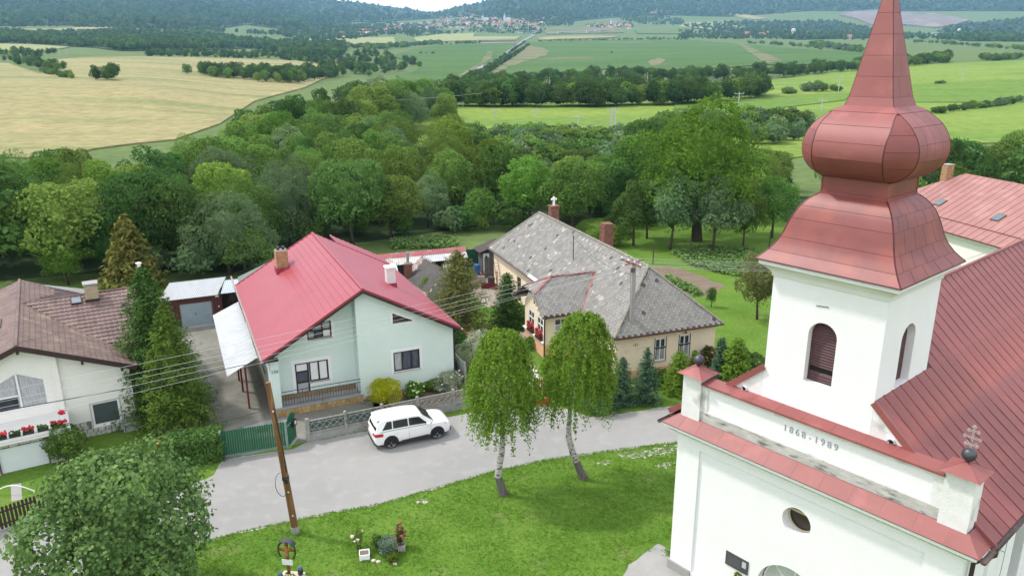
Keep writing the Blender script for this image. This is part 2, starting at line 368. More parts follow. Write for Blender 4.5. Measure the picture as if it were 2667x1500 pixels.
def field_mat(name, c, c2, c3=None, stretch=(1, 1, 1), scale=0.02, fine=0.6, rot=0.0, rows=0.0, row_amt=0.12, lo3=0.56, hi3=0.7, scale3=0.012, bump=0.0):
    """crop or grass in world metres: broad tone changes, drilled rows, fine tufts"""
    m_ = D.materials.new(name); m_.use_nodes = True; t = m_.node_tree; N = t.nodes; L = t.links; b = N['Principled BSDF']
    b.inputs['Roughness'].default_value = 0.95; b.inputs['Specular IOR Level'].default_value = 0.1
    tc = N.new('ShaderNodeNewGeometry'); mp = N.new('ShaderNodeMapping'); mp.inputs['Rotation'].default_value = (0, 0, rot); mp.inputs['Scale'].default_value = stretch
    L.new(tc.outputs['Position'], mp.inputs[0])
    n1 = N.new('ShaderNodeTexNoise'); n1.inputs['Scale'].default_value = scale; n1.inputs['Detail'].default_value = 7; n1.inputs['Roughness'].default_value = 0.6; L.new(mp.outputs[0], n1.inputs['Vector'])
    r1 = N.new('ShaderNodeMapRange'); r1.inputs[1].default_value = 0.36; r1.inputs[2].default_value = 0.64; L.new(n1.outputs[0], r1.inputs[0])
    mx = N.new('ShaderNodeMix'); mx.data_type = 'RGBA'; mx.inputs[6].default_value = (*c, 1); mx.inputs[7].default_value = (*c2, 1); L.new(r1.outputs[0], mx.inputs[0]); out = mx.outputs[2]
    if c3:
        n3 = N.new('ShaderNodeTexNoise'); n3.inputs['Scale'].default_value = scale3; n3.inputs['Detail'].default_value = 5; L.new(mp.outputs[0], n3.inputs['Vector'])
        r3 = N.new('ShaderNodeMapRange'); r3.inputs[1].default_value = lo3; r3.inputs[2].default_value = hi3; L.new(n3.outputs[0], r3.inputs[0])
        m3 = N.new('ShaderNodeMix'); m3.data_type = 'RGBA'; m3.inputs[7].default_value = (*c3, 1); L.new(r3.outputs[0], m3.inputs[0]); L.new(out, m3.inputs[6]); out = m3.outputs[2]
    n2 = N.new('ShaderNodeTexNoise'); n2.inputs['Scale'].default_value = fine; n2.inputs['Detail'].default_value = 6; n2.inputs['Roughness'].default_value = 0.7; L.new(tc.outputs['Position'], n2.inputs['Vector'])
    r2 = N.new('ShaderNodeMapRange'); r2.inputs[1].default_value = 0.3; r2.inputs[2].default_value = 0.7; r2.inputs[3].default_value = 0.72; r2.inputs[4].default_value = 1.28; L.new(n2.outputs[0], r2.inputs[0]); val = r2.outputs[0]
    if rows:
        w = N.new('ShaderNodeTexWave'); w.inputs['Scale'].default_value = rows; w.inputs['Distortion'].default_value = 3.0; w.inputs['Detail'].default_value = 3; w.bands_direction = 'Y'; L.new(mp.outputs[0], w.inputs['Vector'])
        rw = N.new('ShaderNodeMapRange'); rw.inputs[3].default_value = 1 - row_amt; rw.inputs[4].default_value = 1 + row_amt; L.new(w.outputs[1], rw.inputs[0])
        ml = N.new('ShaderNodeMath'); ml.operation = 'MULTIPLY'; L.new(val, ml.inputs[0]); L.new(rw.outputs[0], ml.inputs[1]); val = ml.outputs[0]
    hs = N.new('ShaderNodeHueSaturation'); L.new(val, hs.inputs['Value']); L.new(out, hs.inputs['Color']); L.new(hs.outputs[0], b.inputs['Base Color'])
    if bump:
        bp = N.new('ShaderNodeBump'); bp.inputs['Strength'].default_value = bump; bp.inputs['Distance'].default_value = 0.12; L.new(n2.outputs[0], bp.inputs['Height']); L.new(bp.outputs[0], b.inputs['Normal'])
    return m_
M['meadow'] = field_mat('rough_grass', (0.085, 0.130, 0.040), (0.110, 0.150, 0.048), (0.070, 0.112, 0.034), (1, 2.2, 1), 0.012, 0.35, 0.15)
M['bright'] = field_mat('bright_meadow_grass', (0.135, 0.205, 0.034), (0.170, 0.232, 0.042), (0.115, 0.188, 0.032), (1, 2.6, 1), 0.014, 0.3, 0.1, lo3=0.5, hi3=0.62)
M['lawn'] = field_mat('lawn_grass', (0.080, 0.160, 0.020), (0.110, 0.190, 0.028), (0.155, 0.185, 0.060), (1, 1, 1), 0.35, 5.0, lo3=0.6, hi3=0.78, scale3=0.55, bump=0.6)
M['wheat'] = field_mat('ripening_wheat', (0.27, 0.232, 0.112), (0.225, 0.21, 0.096), (0.165, 0.182, 0.070), (0.35, 2.4, 1), 0.02, 0.25, 0.28, 0.05, 0.05, 0.5, 0.66, 0.02)
M['wheat_pale'] = field_mat('pale_barley', (0.24, 0.25, 0.11), (0.21, 0.235, 0.095), None, (0.4, 2, 1), 0.01, 0.2)
M['crop'] = field_mat('green_crop', (0.047, 0.102, 0.022), (0.068, 0.126, 0.028), (0.12, 0.125, 0.055), (1, 2, 1), 0.006, 0.2, 0.5, 0.10, 0.08, 0.60, 0.72, 0.0045)
M['bare'] = field_mat('dry_crop_soil', (0.175, 0.155, 0.088), (0.135, 0.14, 0.066), (0.075, 0.115, 0.034), (1, 2, 1), 0.014, 0.2, lo3=0.48, hi3=0.6)
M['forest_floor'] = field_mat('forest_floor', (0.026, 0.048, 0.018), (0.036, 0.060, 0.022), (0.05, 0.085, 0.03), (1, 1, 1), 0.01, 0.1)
M['quarry'] = field_mat('quarry_rock', (0.19, 0.15, 0.135), (0.15, 0.12, 0.11), (0.25, 0.21, 0.18), (1, 1, 0.5), 0.02, 0.15)

# one ground sheet, fine near the camera and in front of it, out past the hills
def make_terrain():
    az = np.concatenate([np.radians(np.arange(-180, -45, 7.5)), np.radians(np.arange(-45, 45, 0.5)), np.radians(np.arange(45, 180.1, 7.5))])
    rr = np.concatenate([[0.0], np.arange(6, 300, 7.0), np.geomspace(300, 9500, 150)])
    A, Rr = np.meshgrid(az, rr, indexing='ij'); Xs, Ys = Rr * np.sin(A), Rr * np.cos(A)
    Zs = hgt(Xs.ravel(), Ys.ravel())
    vs = np.stack([Xs.ravel(), Ys.ravel(), Zs], 1); na, nr = len(az), len(rr)
    I = np.arange(na * nr).reshape(na, nr)
    q = np.stack([I[:-1, :-1], I[:-1, 1:], I[1:, 1:], I[1:, :-1]], -1).reshape(-1, 4)
    me = D.meshes.new('ground'); me.from_pydata(vs.tolist(), [], [tuple(f) for f in q.tolist()])
    me.materials.append(M['meadow']); me.polygons.foreach_set('use_smooth', [True] * len(me.polygons)); me.update(); me.flip_normals()
    o = D.objects.new('ground', me); COL.objects.link(o); o['kind'] = 'structure'
    return o
make_terrain()
def resample(poly, step):
    out = []
    for i in range(len(poly)):
        a, b = np.array(poly[i], float), np.array(poly[(i + 1) % len(poly)], float); n = max(1, int(np.hypot(*(b - a)) / step))
        out += [tuple(a + (b - a) * k / n) for k in range(n)]
    return out
from mathutils.geometry import delaunay_2d_cdt
def drape(name, poly_px, mt, lift=0.3, step=9.0, kind='structure', world=None, jag=0.0):
    """sheet lying on the terrain inside an outline given where the photo shows it (or in world x,y)"""
    rr = random.Random(len(name) * 7 + int(poly_px[0][0] if poly_px else 1))
    if world is None:
        p = resample(poly_px, step)
        if jag: p = [(a + rr.uniform(-jag, jag), b + rr.uniform(-jag, jag) * 0.5) for a, b in p]
        x, y, z, ok = ground_many([a for a, _ in p], [b for _, b in p]); bd = [(a, b) for a, b, k in zip(x, y, ok) if k]
        xs = [a for a, _ in poly_px]; ys = [b for _, b in poly_px]
        gx, gy = np.meshgrid(np.arange(min(xs) + step / 2, max(xs), step), np.arange(min(ys) + step / 4, max(ys), step / 2.5)); gx, gy = gx.ravel(), gy.ravel()
        k = inpoly(gx, gy, poly_px); x, y, z, ok = ground_many(gx[k], gy[k]); inner = [(a, b) for a, b, q in zip(x, y, ok) if q]
    else:
        bd = resample(world, step); inner = []
    pts = [V(q) for q in bd + inner]; n = len(bd)
    vs, es, fs, *_ = delaunay_2d_cdt(pts, [(i, (i + 1) % n) for i in range(n)], [list(range(n))], 1, 1e-4)
    hx = hgt(np.array([v.x for v in vs]), np.array([v.y for v in vs]))
    me = D.meshes.new(name); V3 = []
    for v, h in zip(vs, hx):
        d = math.hypot(v.x, v.y); V3.append((v.x, v.y, float(h) + (lift if d < 110 else lift + 0.0009 * (d - 110))))
    me.from_pydata(V3, [], [tuple(f) for f in fs]); me.materials.append(mt); me.polygons.foreach_set('use_smooth', [True] * len(me.polygons)); me.update()
    bm = bmesh.new(); bm.from_mesh(me); bmesh.ops.recalc_face_normals(bm, faces=bm.faces)
    if sum(f.normal.z for f in bm.faces) < 0: bmesh.ops.reverse_faces(bm, faces=bm.faces)
    be = [e for e in bm.edges if len(e.link_faces) == 1]
    for e in be: e.smooth = False
    ex = bmesh.ops.extrude_edge_only(bm, edges=be)['geom']
    for v in ex:
        if isinstance(v, bmesh.types.BMVert): v.co.z -= 0.02 + 0.004 * max(math.hypot(v.co.x, v.co.y) - 60, 0)
        elif isinstance(v, bmesh.types.BMFace): v.smooth = False
    bm.to_mesh(me); bm.free()
    o = D.objects.new(name, me); COL.objects.link(o); o['kind'] = kind
    return o
C1 = lambda *p: [(a / 2.862, b / 2.862) for a, b in p]
C2 = lambda *p: [(880 + a / 2.862, b / 2.862) for a, b in p]
C3 = lambda *p: [(1767 + a / 2.862, b / 2.862) for a, b in p]
drape('wheat_field', C1((-1600, 1250), (-900, 1200), (-250, 1180), (0, 1180), (300, 1190), (470, 1170), (700, 1120), (1000, 1080), (1300, 1050), (1640, 930), (1900, 760), (2270, 660), (2480, 560), (2440, 490), (2200, 460), (1400, 435), (1000, 430), (600, 438), (340, 460), (420, 520), (300, 560), (60, 480), (-250, 470), (-1600, 520)), M['wheat'], 0.3, 14)
drape('barley_field', C1((-1600, 400), (-250, 335), (0, 335), (250, 340), (520, 358), (390, 380), (0, 398), (-250, 400), (-1600, 470)), M['wheat_pale'], 0.5, 10)
drape('straw_field', C1((150, 226), (420, 222), (700, 205), (870, 210), (720, 228), (400, 246)), M['wheat'], 0.6, 10)
drape('crop_field', C2((950, 665), (1040, 590), (1200, 470), (1390, 330), (1560, 316), (2000, 306), (2576, 306)) + C3((200, 316), (400, 332), (900, 372), (1380, 404), (1345, 468), (900, 490), (600, 492), (240, 520)) + C2((2500, 530), (2000, 520), (1650, 560), (1300, 610), (1100, 660), (1000, 680)), M['crop'], 0.4, 12)
drape('crop_field_beside_road', C2((430, 570), (600, 650), (760, 690), (960, 560), (1150, 470), (1335, 332), (1000, 336), (760, 345), (560, 375), (400, 425), (630, 500), (560, 545)), M['crop'], 0.4, 12)
drape('bare_strip', C2((950, 690), (1060, 560), (1210, 470), (1385, 335), (1430, 350), (1570, 380), (1560, 420), (1300, 500), (1120, 580), (1010, 690)), M['bare'], 0.7, 5, jag=3.2)
drape('bare_strip_beside_road', C2((700, 650), (880, 590), (1060, 480), (1110, 400), (1160, 380), (1140, 450), (1000, 540), (800, 650), (760, 700)), M['bare'], 0.7, 5, jag=3.2)
drape('dry_patch', C2((2310, 470), (2400, 440), (2440, 460), (2400, 495), (2330, 500)), M['bare'], 0.7, 4, jag=3)
drape('dry_strip', C3((440, 336), (480, 338), (800, 470), (640, 480)), M['bare'], 0.7, 4, jag=3)
drape('straw_field_by_town', C2((-300, 290), (0, 290), (420, 285), (430, 330), (200, 330), (0, 350), (-250, 340)), M['wheat_pale'], 0.6, 8)
drape('hay_field', C2((560, 290), (760, 262), (1020, 255), (1010, 280), (1360, 280), (1330, 300), (900, 312), (600, 320)), M['wheat_pale'], 0.6, 8)
drape('hay_field_by_town', C2((1480, 295), (1560, 282), (1850, 274), (2100, 278), (2020, 288), (1560, 304)), M['wheat'], 0.7, 6)
drape('pasture', C2((2210, 230), (2400, 210), (2576, 212), (2576, 260), (2230, 256)) , M['meadow'], 0.7, 8)
drape('pale_pasture', C3((0, 180), (340, 170), (500, 212), (300, 232), (0, 205)), M['wheat_pale'], 0.7, 8)
drape('stubble_field', C3((330, 104), (520, 120), (660, 145), (560, 152), (420, 126)), M['wheat'], 0.8, 6)
drape('industrial_yard', C2((1510, 215), (1900, 208), (2150, 215), (2130, 250), (1560, 262)), M['bare'], 0.7, 8)
drape('bright_meadow', [(1020, 350), (1040, 306), (1165, 278), (1780, 264), (1990, 250), (2000, 213), (2240, 182), (2370, 172), (2667, 159), (2900, 150), (2900, 375), (2480, 375), (2090, 410), (1700, 470), (1330, 450), (1030, 430)], M['bright'], 0.2, 14)
drape('green_strip', C3((-40, 775), (600, 735), (1290, 705), (1240, 760), (900, 800), (500, 850), (0, 860)), field_mat('grass_strip', (0.090, 0.165, 0.026), (0.115, 0.188, 0.030), None, (1, 3, 1), 0.02, 0.3), 0.5, 12)
drape('green_strip_behind_spire', C3((1450, 655), (1780, 640), (2200, 622), (2900, 585), (2900, 775), (2400, 775), (1790, 775), (1450, 740)), field_mat('grass_strip_two', (0.088, 0.165, 0.026), (0.125, 0.195, 0.030), None, (1, 3, 1), 0.02, 0.3), 0.5, 12)
drape('quarry', C3((1200, 118), (1300, 95), (1480, 85), (1700, 100), (1800, 125), (1880, 108), (2020, 130), (2170, 160), (2080, 190), (1920, 215), (1760, 200), (1600, 185), (1440, 195), (1330, 150)), M['quarry'], 2.5, 5, jag=1)
# ------------------------------------------------------------------ village ground: lawn, road, yards
def hl(root_loc, deg, a, b):
    c, s = math.cos(R(deg)), math.sin(R(deg)); return (root_loc[0] + a * c - b * s, root_loc[1] + a * s + b * c)
H1 = lambda a, b: hl((-13.0, 37.9), 24.2, a, b)
rr0 = random.Random(5)
drape('lawn', [], M['lawn'], 0.006, 4.0, world=[(-62, 8), (-20, -6), (40, -6), (62, 20), (62, 60), (46, 96), (10, 94), (3, 78), (-20, 64), (-40, 64), (-62, 52)])
road_px_up = [(-260, 1450), (0, 1380), (95, 1347), (250, 1305), (420, 1292), (505, 1262), (560, 1238), (584, 1198), (762, 1171), (808, 1152), (1215, 1080), (1340, 1062), (1430, 1056), (1500, 1078), (1550, 1090), (1770, 1057), (1900, 1035), (2100, 1000), (2320, 960)]
road_px_lo = [(2320, 1045), (2100, 1090), (1770, 1150), (1600, 1172), (1500, 1186), (1420, 1197), (1280, 1229), (1130, 1272), (1000, 1310), (800, 1347), (640, 1382), (560, 1402), (430, 1438), (300, 1490), (100, 1580), (-260, 1730)]
def wpoly(px): return [tuple(gp(x, y, 0.0)[:2]) for x, y in px]
def wob(poly, step, amp):
    out = []
    for x, y in resample(poly, step): out.append((x + rr0.uniform(-amp, amp), y + rr0.uniform(-amp, amp)))
    return out
M['gravel'] = mat('pale_gravel', (0.36, 0.34, 0.30), 0.95, (0.24, 0.235, 0.20), 2.5, 0.6, 0.5, 40, c3=(0.46, 0.44, 0.41), scale3=6, lo3=0.5, hi3=0.65, detail=8)
M['gravel_grass'] = mat('grown_through_gravel', (0.085, 0.150, 0.024), 0.95, (0.13, 0.165, 0.05), 3.0, 0.6, 0.5, 40, c3=(0.40, 0.385, 0.35), scale3=5.5, lo3=0.50, hi3=0.58, detail=8)
drape('road_edge', [], M['gravel'], 0.010, 0.5, world=wob([(x, y) for x, y in wpoly([(x, y - 3) for x, y in road_px_up] + [(x, y + 1) for x, y in road_px_lo])], 0.5, 0.09))
drape('road', [], M['asphalt'], 0.016, 0.6, world=wob(wpoly(road_px_up + road_px_lo), 0.6, 0.05))
drape('driveway', [], M['concrete_dark'], 0.012, 0.8, world=[H1(*q) for q in [(-2.95, -3.75), (-3.2, -1), (-3.7, 4), (-4.6, 10), (-5.4, 17.9), (2.5, 18.6), (0.2, 12), (0.1, 0.1), (4.9, -0.05), (5.6, -0.7), (6.2, -1.3), (4.5, -2.0), (3.2, -2.9), (1.1, -3.5)]])
drape('concrete_patch', [], M['concrete'], 0.017, 0.4, world=wob([H1(*q) for q in [(-1.9, -2.0), (-1.7, -0.6), (-0.3, -0.2), (0.2, -1.1), (-0.3, -2.3)]], 0.4, 0.12))
drape('garden_soil', [], M['soil'], 0.012, 0.8, world=[H1(*q) for q in [(5.3, -0.1), (10.4, -0.1), (12.6, -0.4), (12.4, -3.1), (6.2, -3.2), (5.2, -1.6)]])
drape('yard', [], mat('trodden_yard', srgb(158, 150, 140), 0.95, srgb(126, 116, 102), 0.6, 0.7, 0.4, 20, detail=8), 0.012, 1.0, world=wpoly([(1215, 760), (1235, 715), (1300, 690), (1325, 700), (1345, 780), (1300, 800), (1270, 800)]))
drape('church_apron', [], M['concrete'], 0.014, 0.5, world=wob(wpoly([(1600, 1540), (1640, 1470), (1715, 1417), (1760, 1440), (1900, 1560)]), 0.4, 0.06))
for i, pts in enumerate(([(1602, 1185), (1640, 1175), (1690, 1172), (1735, 1160), (1768, 1158), (1760, 1182), (1700, 1190), (1650, 1196)], [(1555, 1205), (1590, 1197), (1600, 1206), (1570, 1214)], [(1495, 1218), (1515, 1212), (1520, 1222), (1500, 1226)], [(1083, 1300), (1110, 1296), (1118, 1306), (1090, 1314)], [(520, 1255), (560, 1245), (548, 1275), (515, 1290)], [(1700, 1215), (1740, 1200), (1765, 1206), (1730, 1222)])):
    drape('gravel_patch', [], M['gravel_grass'], 0.0108 + i * 0.0002, 0.15, world=wob(wpoly(pts), 0.16, 0.09))
drape('vegetable_bed', [], M['soil'], 0.012, 0.7, world=wob(wpoly([(1660, 700), (1740, 690), (1840, 722), (1885, 745), (1850, 770), (1790, 765), (1720, 735)]), 0.8, 0.25))
drape('pale_paving', [], M['concrete'], 0.013, 0.5, world=wpoly([(28, 1262), (55, 1258), (58, 1300), (30, 1306)]))
# ================================================================== CHURCH
def panel(mb, fn, u0, u1, v0, v1, nu=1, nv=1, h=0.014, flip=False):
    """sheet-metal panel on surface fn(u,v), lifted by h with its rim turned down"""
    g = {}
    for i in range(nu + 1):
        for j in range(nv + 1):
            u = u0 + (u1 - u0) * i / nu; v = v0 + (v1 - v0) * j / nv
            p = V(fn(u, v)); e1 = 1e-3
            n = (V(fn(u + e1, v)) - V(fn(u - e1, v))).cross(V(fn(u, v + e1)) - V(fn(u, v - e1)))
            n = n.normalized() if n.length > 1e-12 else V((0, 0, 1))
            if flip: n = -n
            g[i, j] = (p + n * h, p)
    ids = {k: i for i, k in enumerate(g)}
    n0 = len(ids)
    vs = [g[k][0] for k in g] + [g[k][1] for k in g]; fs = []
    w = (lambda f: f[::-1]) if flip else (lambda f: f)
    for i in range(nu):
        for j in range(nv): fs.append(w((ids[i, j], ids[i + 1, j], ids[i + 1, j + 1], ids[i, j + 1])))
    bd = [(i, 0) for i in range(nu)] + [(nu, j) for j in range(nv)] + [(i, nv) for i in range(nu, 0, -1)] + [(0, j) for j in range(nv, 0, -1)]
    for k in range(len(bd)):
        a, b = ids[bd[k]], ids[bd[(k + 1) % len(bd)]]
        fs.append(w((b, a, a + n0, b + n0)))
    mb.add(vs, fs)
def lerp_tab(tab, t):
    """tab: list of (t, x, y..) ascending in t"""
    if t <= tab[0][0]: return tab[0][1:]
    for a, b in zip(tab, tab[1:]):
        if t <= b[0]:
            k = (t - a[0]) / (b[0] - a[0]); return tuple(p + (q - p) * k for p, q in zip(a[1:], b[1:]))
    return tab[-1][1:]
def text_part(txt, size, mat_, parent, loc, rot, name='digit', pitch=0.2, depth=0.006):
    """lettering, each character a mesh of its own"""
    me_of = {}; n = len(txt); rm = Matrix.Rotation(rot[2], 4, 'Z') @ Matrix.Rotation(rot[0], 4, 'X')
    for i, ch_ in enumerate(txt):
        if ch_ == ' ': continue
        if ch_ not in me_of:
            cu = D.curves.new(name, 'FONT'); cu.body = ch_; cu.size = size; cu.align_x = 'CENTER'; cu.align_y = 'CENTER'; cu.extrude = depth; cu.resolution_u = 3
            t = D.objects.new(name, cu); COL.objects.link(t)
            me = D.meshes.new_from_object(t.evaluated_get(bpy.context.evaluated_depsgraph_get()))
            D.objects.remove(t); me.materials.clear(); me.materials.append(mat_); me_of[ch_] = me
        inst(me_of[ch_], name, parent, V(loc) + rm @ V(((i - (n - 1) / 2) * pitch, 0, 0)), rot)
def seam(mb, pts, r=0.014): mb.tube(pts, r, 4)

ch = thing('church', 'white plastered church with a red onion-dome belfry and red seamed metal roof', 'church', (6.04, 25.02, 0), R(-49.5))
WA, WD = 9.66, 21.0
PW, PD, MR, MRO = M['plaster_white'], M['plaster_dirty'], M['metal_roof'], M['metal_roof_old']
# facade
fa = MB()
circ = [(4.78 + 0.5 * math.cos(2 * math.pi * i / 28), 4.42 + 0.5 * math.sin(2 * math.pi * i / 28)) for i in range(28)]
door = [(3.62, 0.0)] + [(5.98, 0.0)] + arc(4.8, 1.45, 1.18, 0, 180, 18)
X, Y, Z = V((1, 0, 0)), V((0, 1, 0)), V((0, 0, 1))
door = [(3.62, 0.001), (5.98, 0.001)] + arc(4.8, 1.45, 1.18, 0, 180, 18)
fa.wall((0, 0.07, 0), X, Z, -Y, rect(0.9, 8.75, 0.0, 5.5), [circ, door], 0.42)
fa.wall((0, 0, 0), X, Z, -Y, rect(0, WA, 0.0, 6.0), [rect(0.96, 8.65, 0.35, 5.43)], 0.07)
fa.quad((0, 0, 0), (0, 0, 6.3), (0, WD, 6.3), (0, WD, 0))
fa.quad((0, WD, 0), (0, WD, 6.3), (WA, WD, 6.3), (WA, WD, 0))
fa.build('wall', PW, ch)
# side wall with tall arched window recesses
sw = MB(); hs = []
for c in (5.3, 9.6, 13.9, 18.2):
    hs.append([(c - 0.62, 1.9), (c + 0.62, 1.9)] + arc(c, 4.45, 0.62, 0, 180, 10))
sw.wall((WA, 0, 0), Y, Z, X, rect(0, WD, 0, 6.15), hs, 0.34)
for c in (2.35, 7.4, 11.7, 16.0): sw.box(WA, WA + 0.09, c - 0.32, c + 0.32, 0, 5.75)
sw.build('side_wall', PW, ch)
for c in (5.3, 9.6, 13.9, 18.2):
    g = MB(); g.poly([(WA - 0.335, c + u, v) for u, v in [(-0.62, 1.9), (0.62, 1.9)] + arc(0, 4.45, 0.62, 0, 180, 10)])
    gw = g.build('window', M['glass'], ch)
    b = MB(); b.box(WA - 0.33, WA - 0.29, c - 0.03, c + 0.03, 1.9, 5.0)
    for zz in (2.6, 3.3, 4.0, 4.6): b.box(WA - 0.33, WA - 0.295, c - 0.6, c + 0.6, zz - 0.02, zz + 0.02)
    b.build('frame', M['brown_wood'], gw)
    s_ = MB(); s_.slab([(WA - 0.33, c - 0.66, 1.93), (WA + 0.12, c - 0.66, 1.82), (WA + 0.12, c + 0.66, 1.82), (WA - 0.33, c + 0.66, 1.93)], 0.03); s_.build('sill', M['seam_dark'], gw)
pl = MB(); pl.box(-0.07, 0.95, -0.07, 0.1, 0, 0.38); pl.box(-0.07, 0, 0.1, WD, 0, 0.38); pl.box(8.66, WA + 0.07, -0.07, 0.1, 0, 0.38); pl.box(WA, WA + 0.06, 0.1, WD, 0, 0.38); pl.build('plinth', M['concrete'], ch)
def ring_cornice(name, prof, a0, a1, b0, b1, mt, closed=False, parent=ch):
    mb = MB()
    for (d0, z0), (d1, z1) in zip(prof, prof[1:]):
        def c(d, z): return [V((a1 + d, b1 + (d if closed else 0), z)), V((a1 + d, b0 - d, z)), V((a0 - d, b0 - d, z)), V((a0 - d, b1 + (d if closed else 0), z))]
        p, q = c(d0, z0), c(d1, z1)
        for i in range(4 if closed else 3): mb.quad(p[(i + 1) % 4], p[i], q[i], q[(i + 1) % 4])
    return smooth_angle(mb.build(name, mt, parent), 50)
ring_cornice('cornice', [(0.003, 5.72), (0.05, 5.74), (0.05, 5.80), (0.10, 5.84), (0.22, 5.92), (0.32, 6.02), (0.36, 6.05), (0.36, 6.19), (0.0, 6.19)], 0, WA, 0, WD, PW)
# red metal strip over the cornice
edge = 0.43
strip = lambda u, v: V((u, -edge + (edge + 0.03) * v, 6.2 + 0.36 * v))
us = [-0.43, 0.3, 1.0, 1.9, 2.8, 3.72, 4.65, 5.58, 6.5, 7.42, 8.34, 9.2, 10.09]
ub = MB(); ub.slab([(-0.43, -edge, 6.195), (10.09, -edge, 6.195), (9.62, 0.05, 6.575), (0.02, 0.05, 6.575)], 0.03); ub.build('roof_ledge', M['seam_dark'], ch)
for i, (a, b) in enumerate(zip(us, us[1:])):
    mb = MB()
    def fn(u, v, a=a, b=b):
        p = strip(u, v)
        if i == 0: p.x += 0.46 * v * (b - u) / (b - a)
        if i == len(us) - 2: p.x -= 0.46 * v * (u - a) / (b - a)
        return p
    panel(mb, fn, a + 0.008, b - 0.008, 0, 1, 1, 1, 0.016)
    seam(mb, [fn(b, 0), fn(b, 1)], 0.017)
    mb.build('metal_panel', MR, ch)
for sgn, a_in, a_out in ((1, WA - 0.04, 10.09), (-1, 0.04, -0.43)):
    mb = MB(); ff = lambda u, v: V((a_out + (a_in - a_out) * v, u if u > -0.4 else u + (edge + 0.02) * v, 6.2 + 0.36 * v))
    panel(mb, ff, -edge + 0.008, 0.72, 0, 1, 1, 1, 0.016, flip=(sgn < 0)); mb.build('metal_panel', MR, ch)
# parapet with recessed band and date
pp = MB()
pp.wall((0, 0.07, 0), X, Z, -Y, rect(0.82, 8.86, 6.45, 8.0), [rect(1.08, 8.52, 6.98, 7.82)], 0.05)
pp.quad((0.82, 0.56, 6.3), (8.86, 0.56, 6.3), (8.86, 0.56, 8.0), (0.82, 0.56, 8.0))
pp.build('parapet', PD, ch)
sb_ = MB(); sb_.box(0.86, 8.8, 0.055, 0.069, 6.5, 6.93); sb_.build('stained_band', mat('stained_plaster', (0.60, 0.59, 0.56), 0.95, (0.40, 0.39, 0.36), 2.2, 0.7, 0.5, 30, c3=(0.13, 0.13, 0.12), scale3=3.2, lo3=0.54, hi3=0.72, stretch=(0.6, 1, 2.2), detail=8), ch)
pb = MB(); pb.wall((0, 0.12, 0), X, Z, -Y, rect(1.08, 8.52, 6.98, 7.82)); pb.build('parapet_panel', PW, ch)
text_part('1868-1989', 0.30, mat('date_letters', srgb(150, 150, 160), 0.7), ch, (4.87, 0.112, 7.50), (R(90), 0, 0), pitch=0.212)
cu = [0.84, 1.9, 2.75, 3.65, 4.55, 5.5, 6.45, 7.4, 8.84]
for a, b in zip(cu, cu[1:]):
    mb = MB(); fn = lambda u, v: V((u, -0.04 + 0.62 * v, 8.0 + 0.06 * v))
    panel(mb, fn, a + 0.006, b - 0.006, 0, 1, 1, 1, 0.016); seam(mb, [fn(b, 0) + Z * 0.01, fn(b, 1) + Z * 0.01], 0.015)
    mb.box(a + 0.006, b - 0.006, -0.045, -0.035, 7.95, 8.01)
    mb.build('coping_panel', MR, ch)
for k, (a, b) in enumerate(((0.08, 0.84), (8.82, 9.58))):
    mb = MB(); mb.box(a, b, -0.02, 0.62, 6.4, 8.17); mb.box(a - 0.03, b + 0.03, -0.05, 0.65, 8.1, 8.2); pd = mb.build('pedestal', PD, ch)
    m2 = MB(); c = V(((a + b) / 2, 0.3, 0)); h_ = 0.53
    q = [c + V((-h_, -h_, 8.2)), c + V((h_, -h_, 8.2)), c + V((h_, h_, 8.2)), c + V((-h_, h_, 8.2))]; t_ = c + V((0, 0, 8.5))
    for i in range(4): m2.add([q[i], q[(i + 1) % 4], t_], [(0, 1, 2)]); m2.tube([q[i], t_], 0.014, 4)
    m2.poly(q[::-1]); m2.build('cap', MR, pd)
    m3 = MB(); m3.lathe([(0.05, 8.44), (0.06, 8.5)] + [(0.19 * math.sin(math.pi * i / 8), 8.68 - 0.19 * math.cos(math.pi * i / 8)) for i in range(1, 8)] + [(0.01, 8.875)], 14, c)
    smooth_angle(m3.build('ball', M['zinc'], pd), 60)
    if k == 1:
        x = MB(); zc = 8.85
        for dx in (-0.016, 0.016): x.tube([c + V((dx, 0, zc)), c + V((dx, 0, zc + 0.64))], 0.006, 4)
        for hz, hw in ((0.12, 0.13), (0.33, 0.18), (0.52, 0.11)):
            for dz in (-0.02, 0.02): x.tube([c + V((-hw, 0, zc + hz + dz)), c + V((hw, 0, zc + hz + dz))], 0.006, 4)
            for sx in (-1, 1):
                for ox, oz in ((0.03, 0), (0.01, 0.03), (0.01, -0.03)):
                    x.tube([c + V((sx * (hw + ox) + 0.022 * math.cos(t), 0, zc + hz + oz + 0.022 * math.sin(t))) for t in [j * math.pi / 4 for j in range(9)]], 0.005, 4)
        for ox, oz in ((0, 0.04), (0.03, 0.01), (-0.03, 0.01)):
            x.tube([c + V((ox + 0.022 * math.cos(t), 0, zc + 0.64 + oz + 0.022 * math.sin(t))) for t in [j * math.pi / 4 for j in range(9)]], 0.007, 4)
        for sx in (-1, 1): x.tube([c + V((sx * 0.02, 0, zc + 0.12)), c + V((sx * 0.12, 0, zc + 0.22)), c + V((sx * 0.14, 0, zc + 0.14)), c + V((sx * 0.08, 0, zc + 0.13))], 0.007, 4)
        x.build('cross', mat('silver_iron', (0.55, 0.55, 0.56), 0.4, metal=0.3), pd)
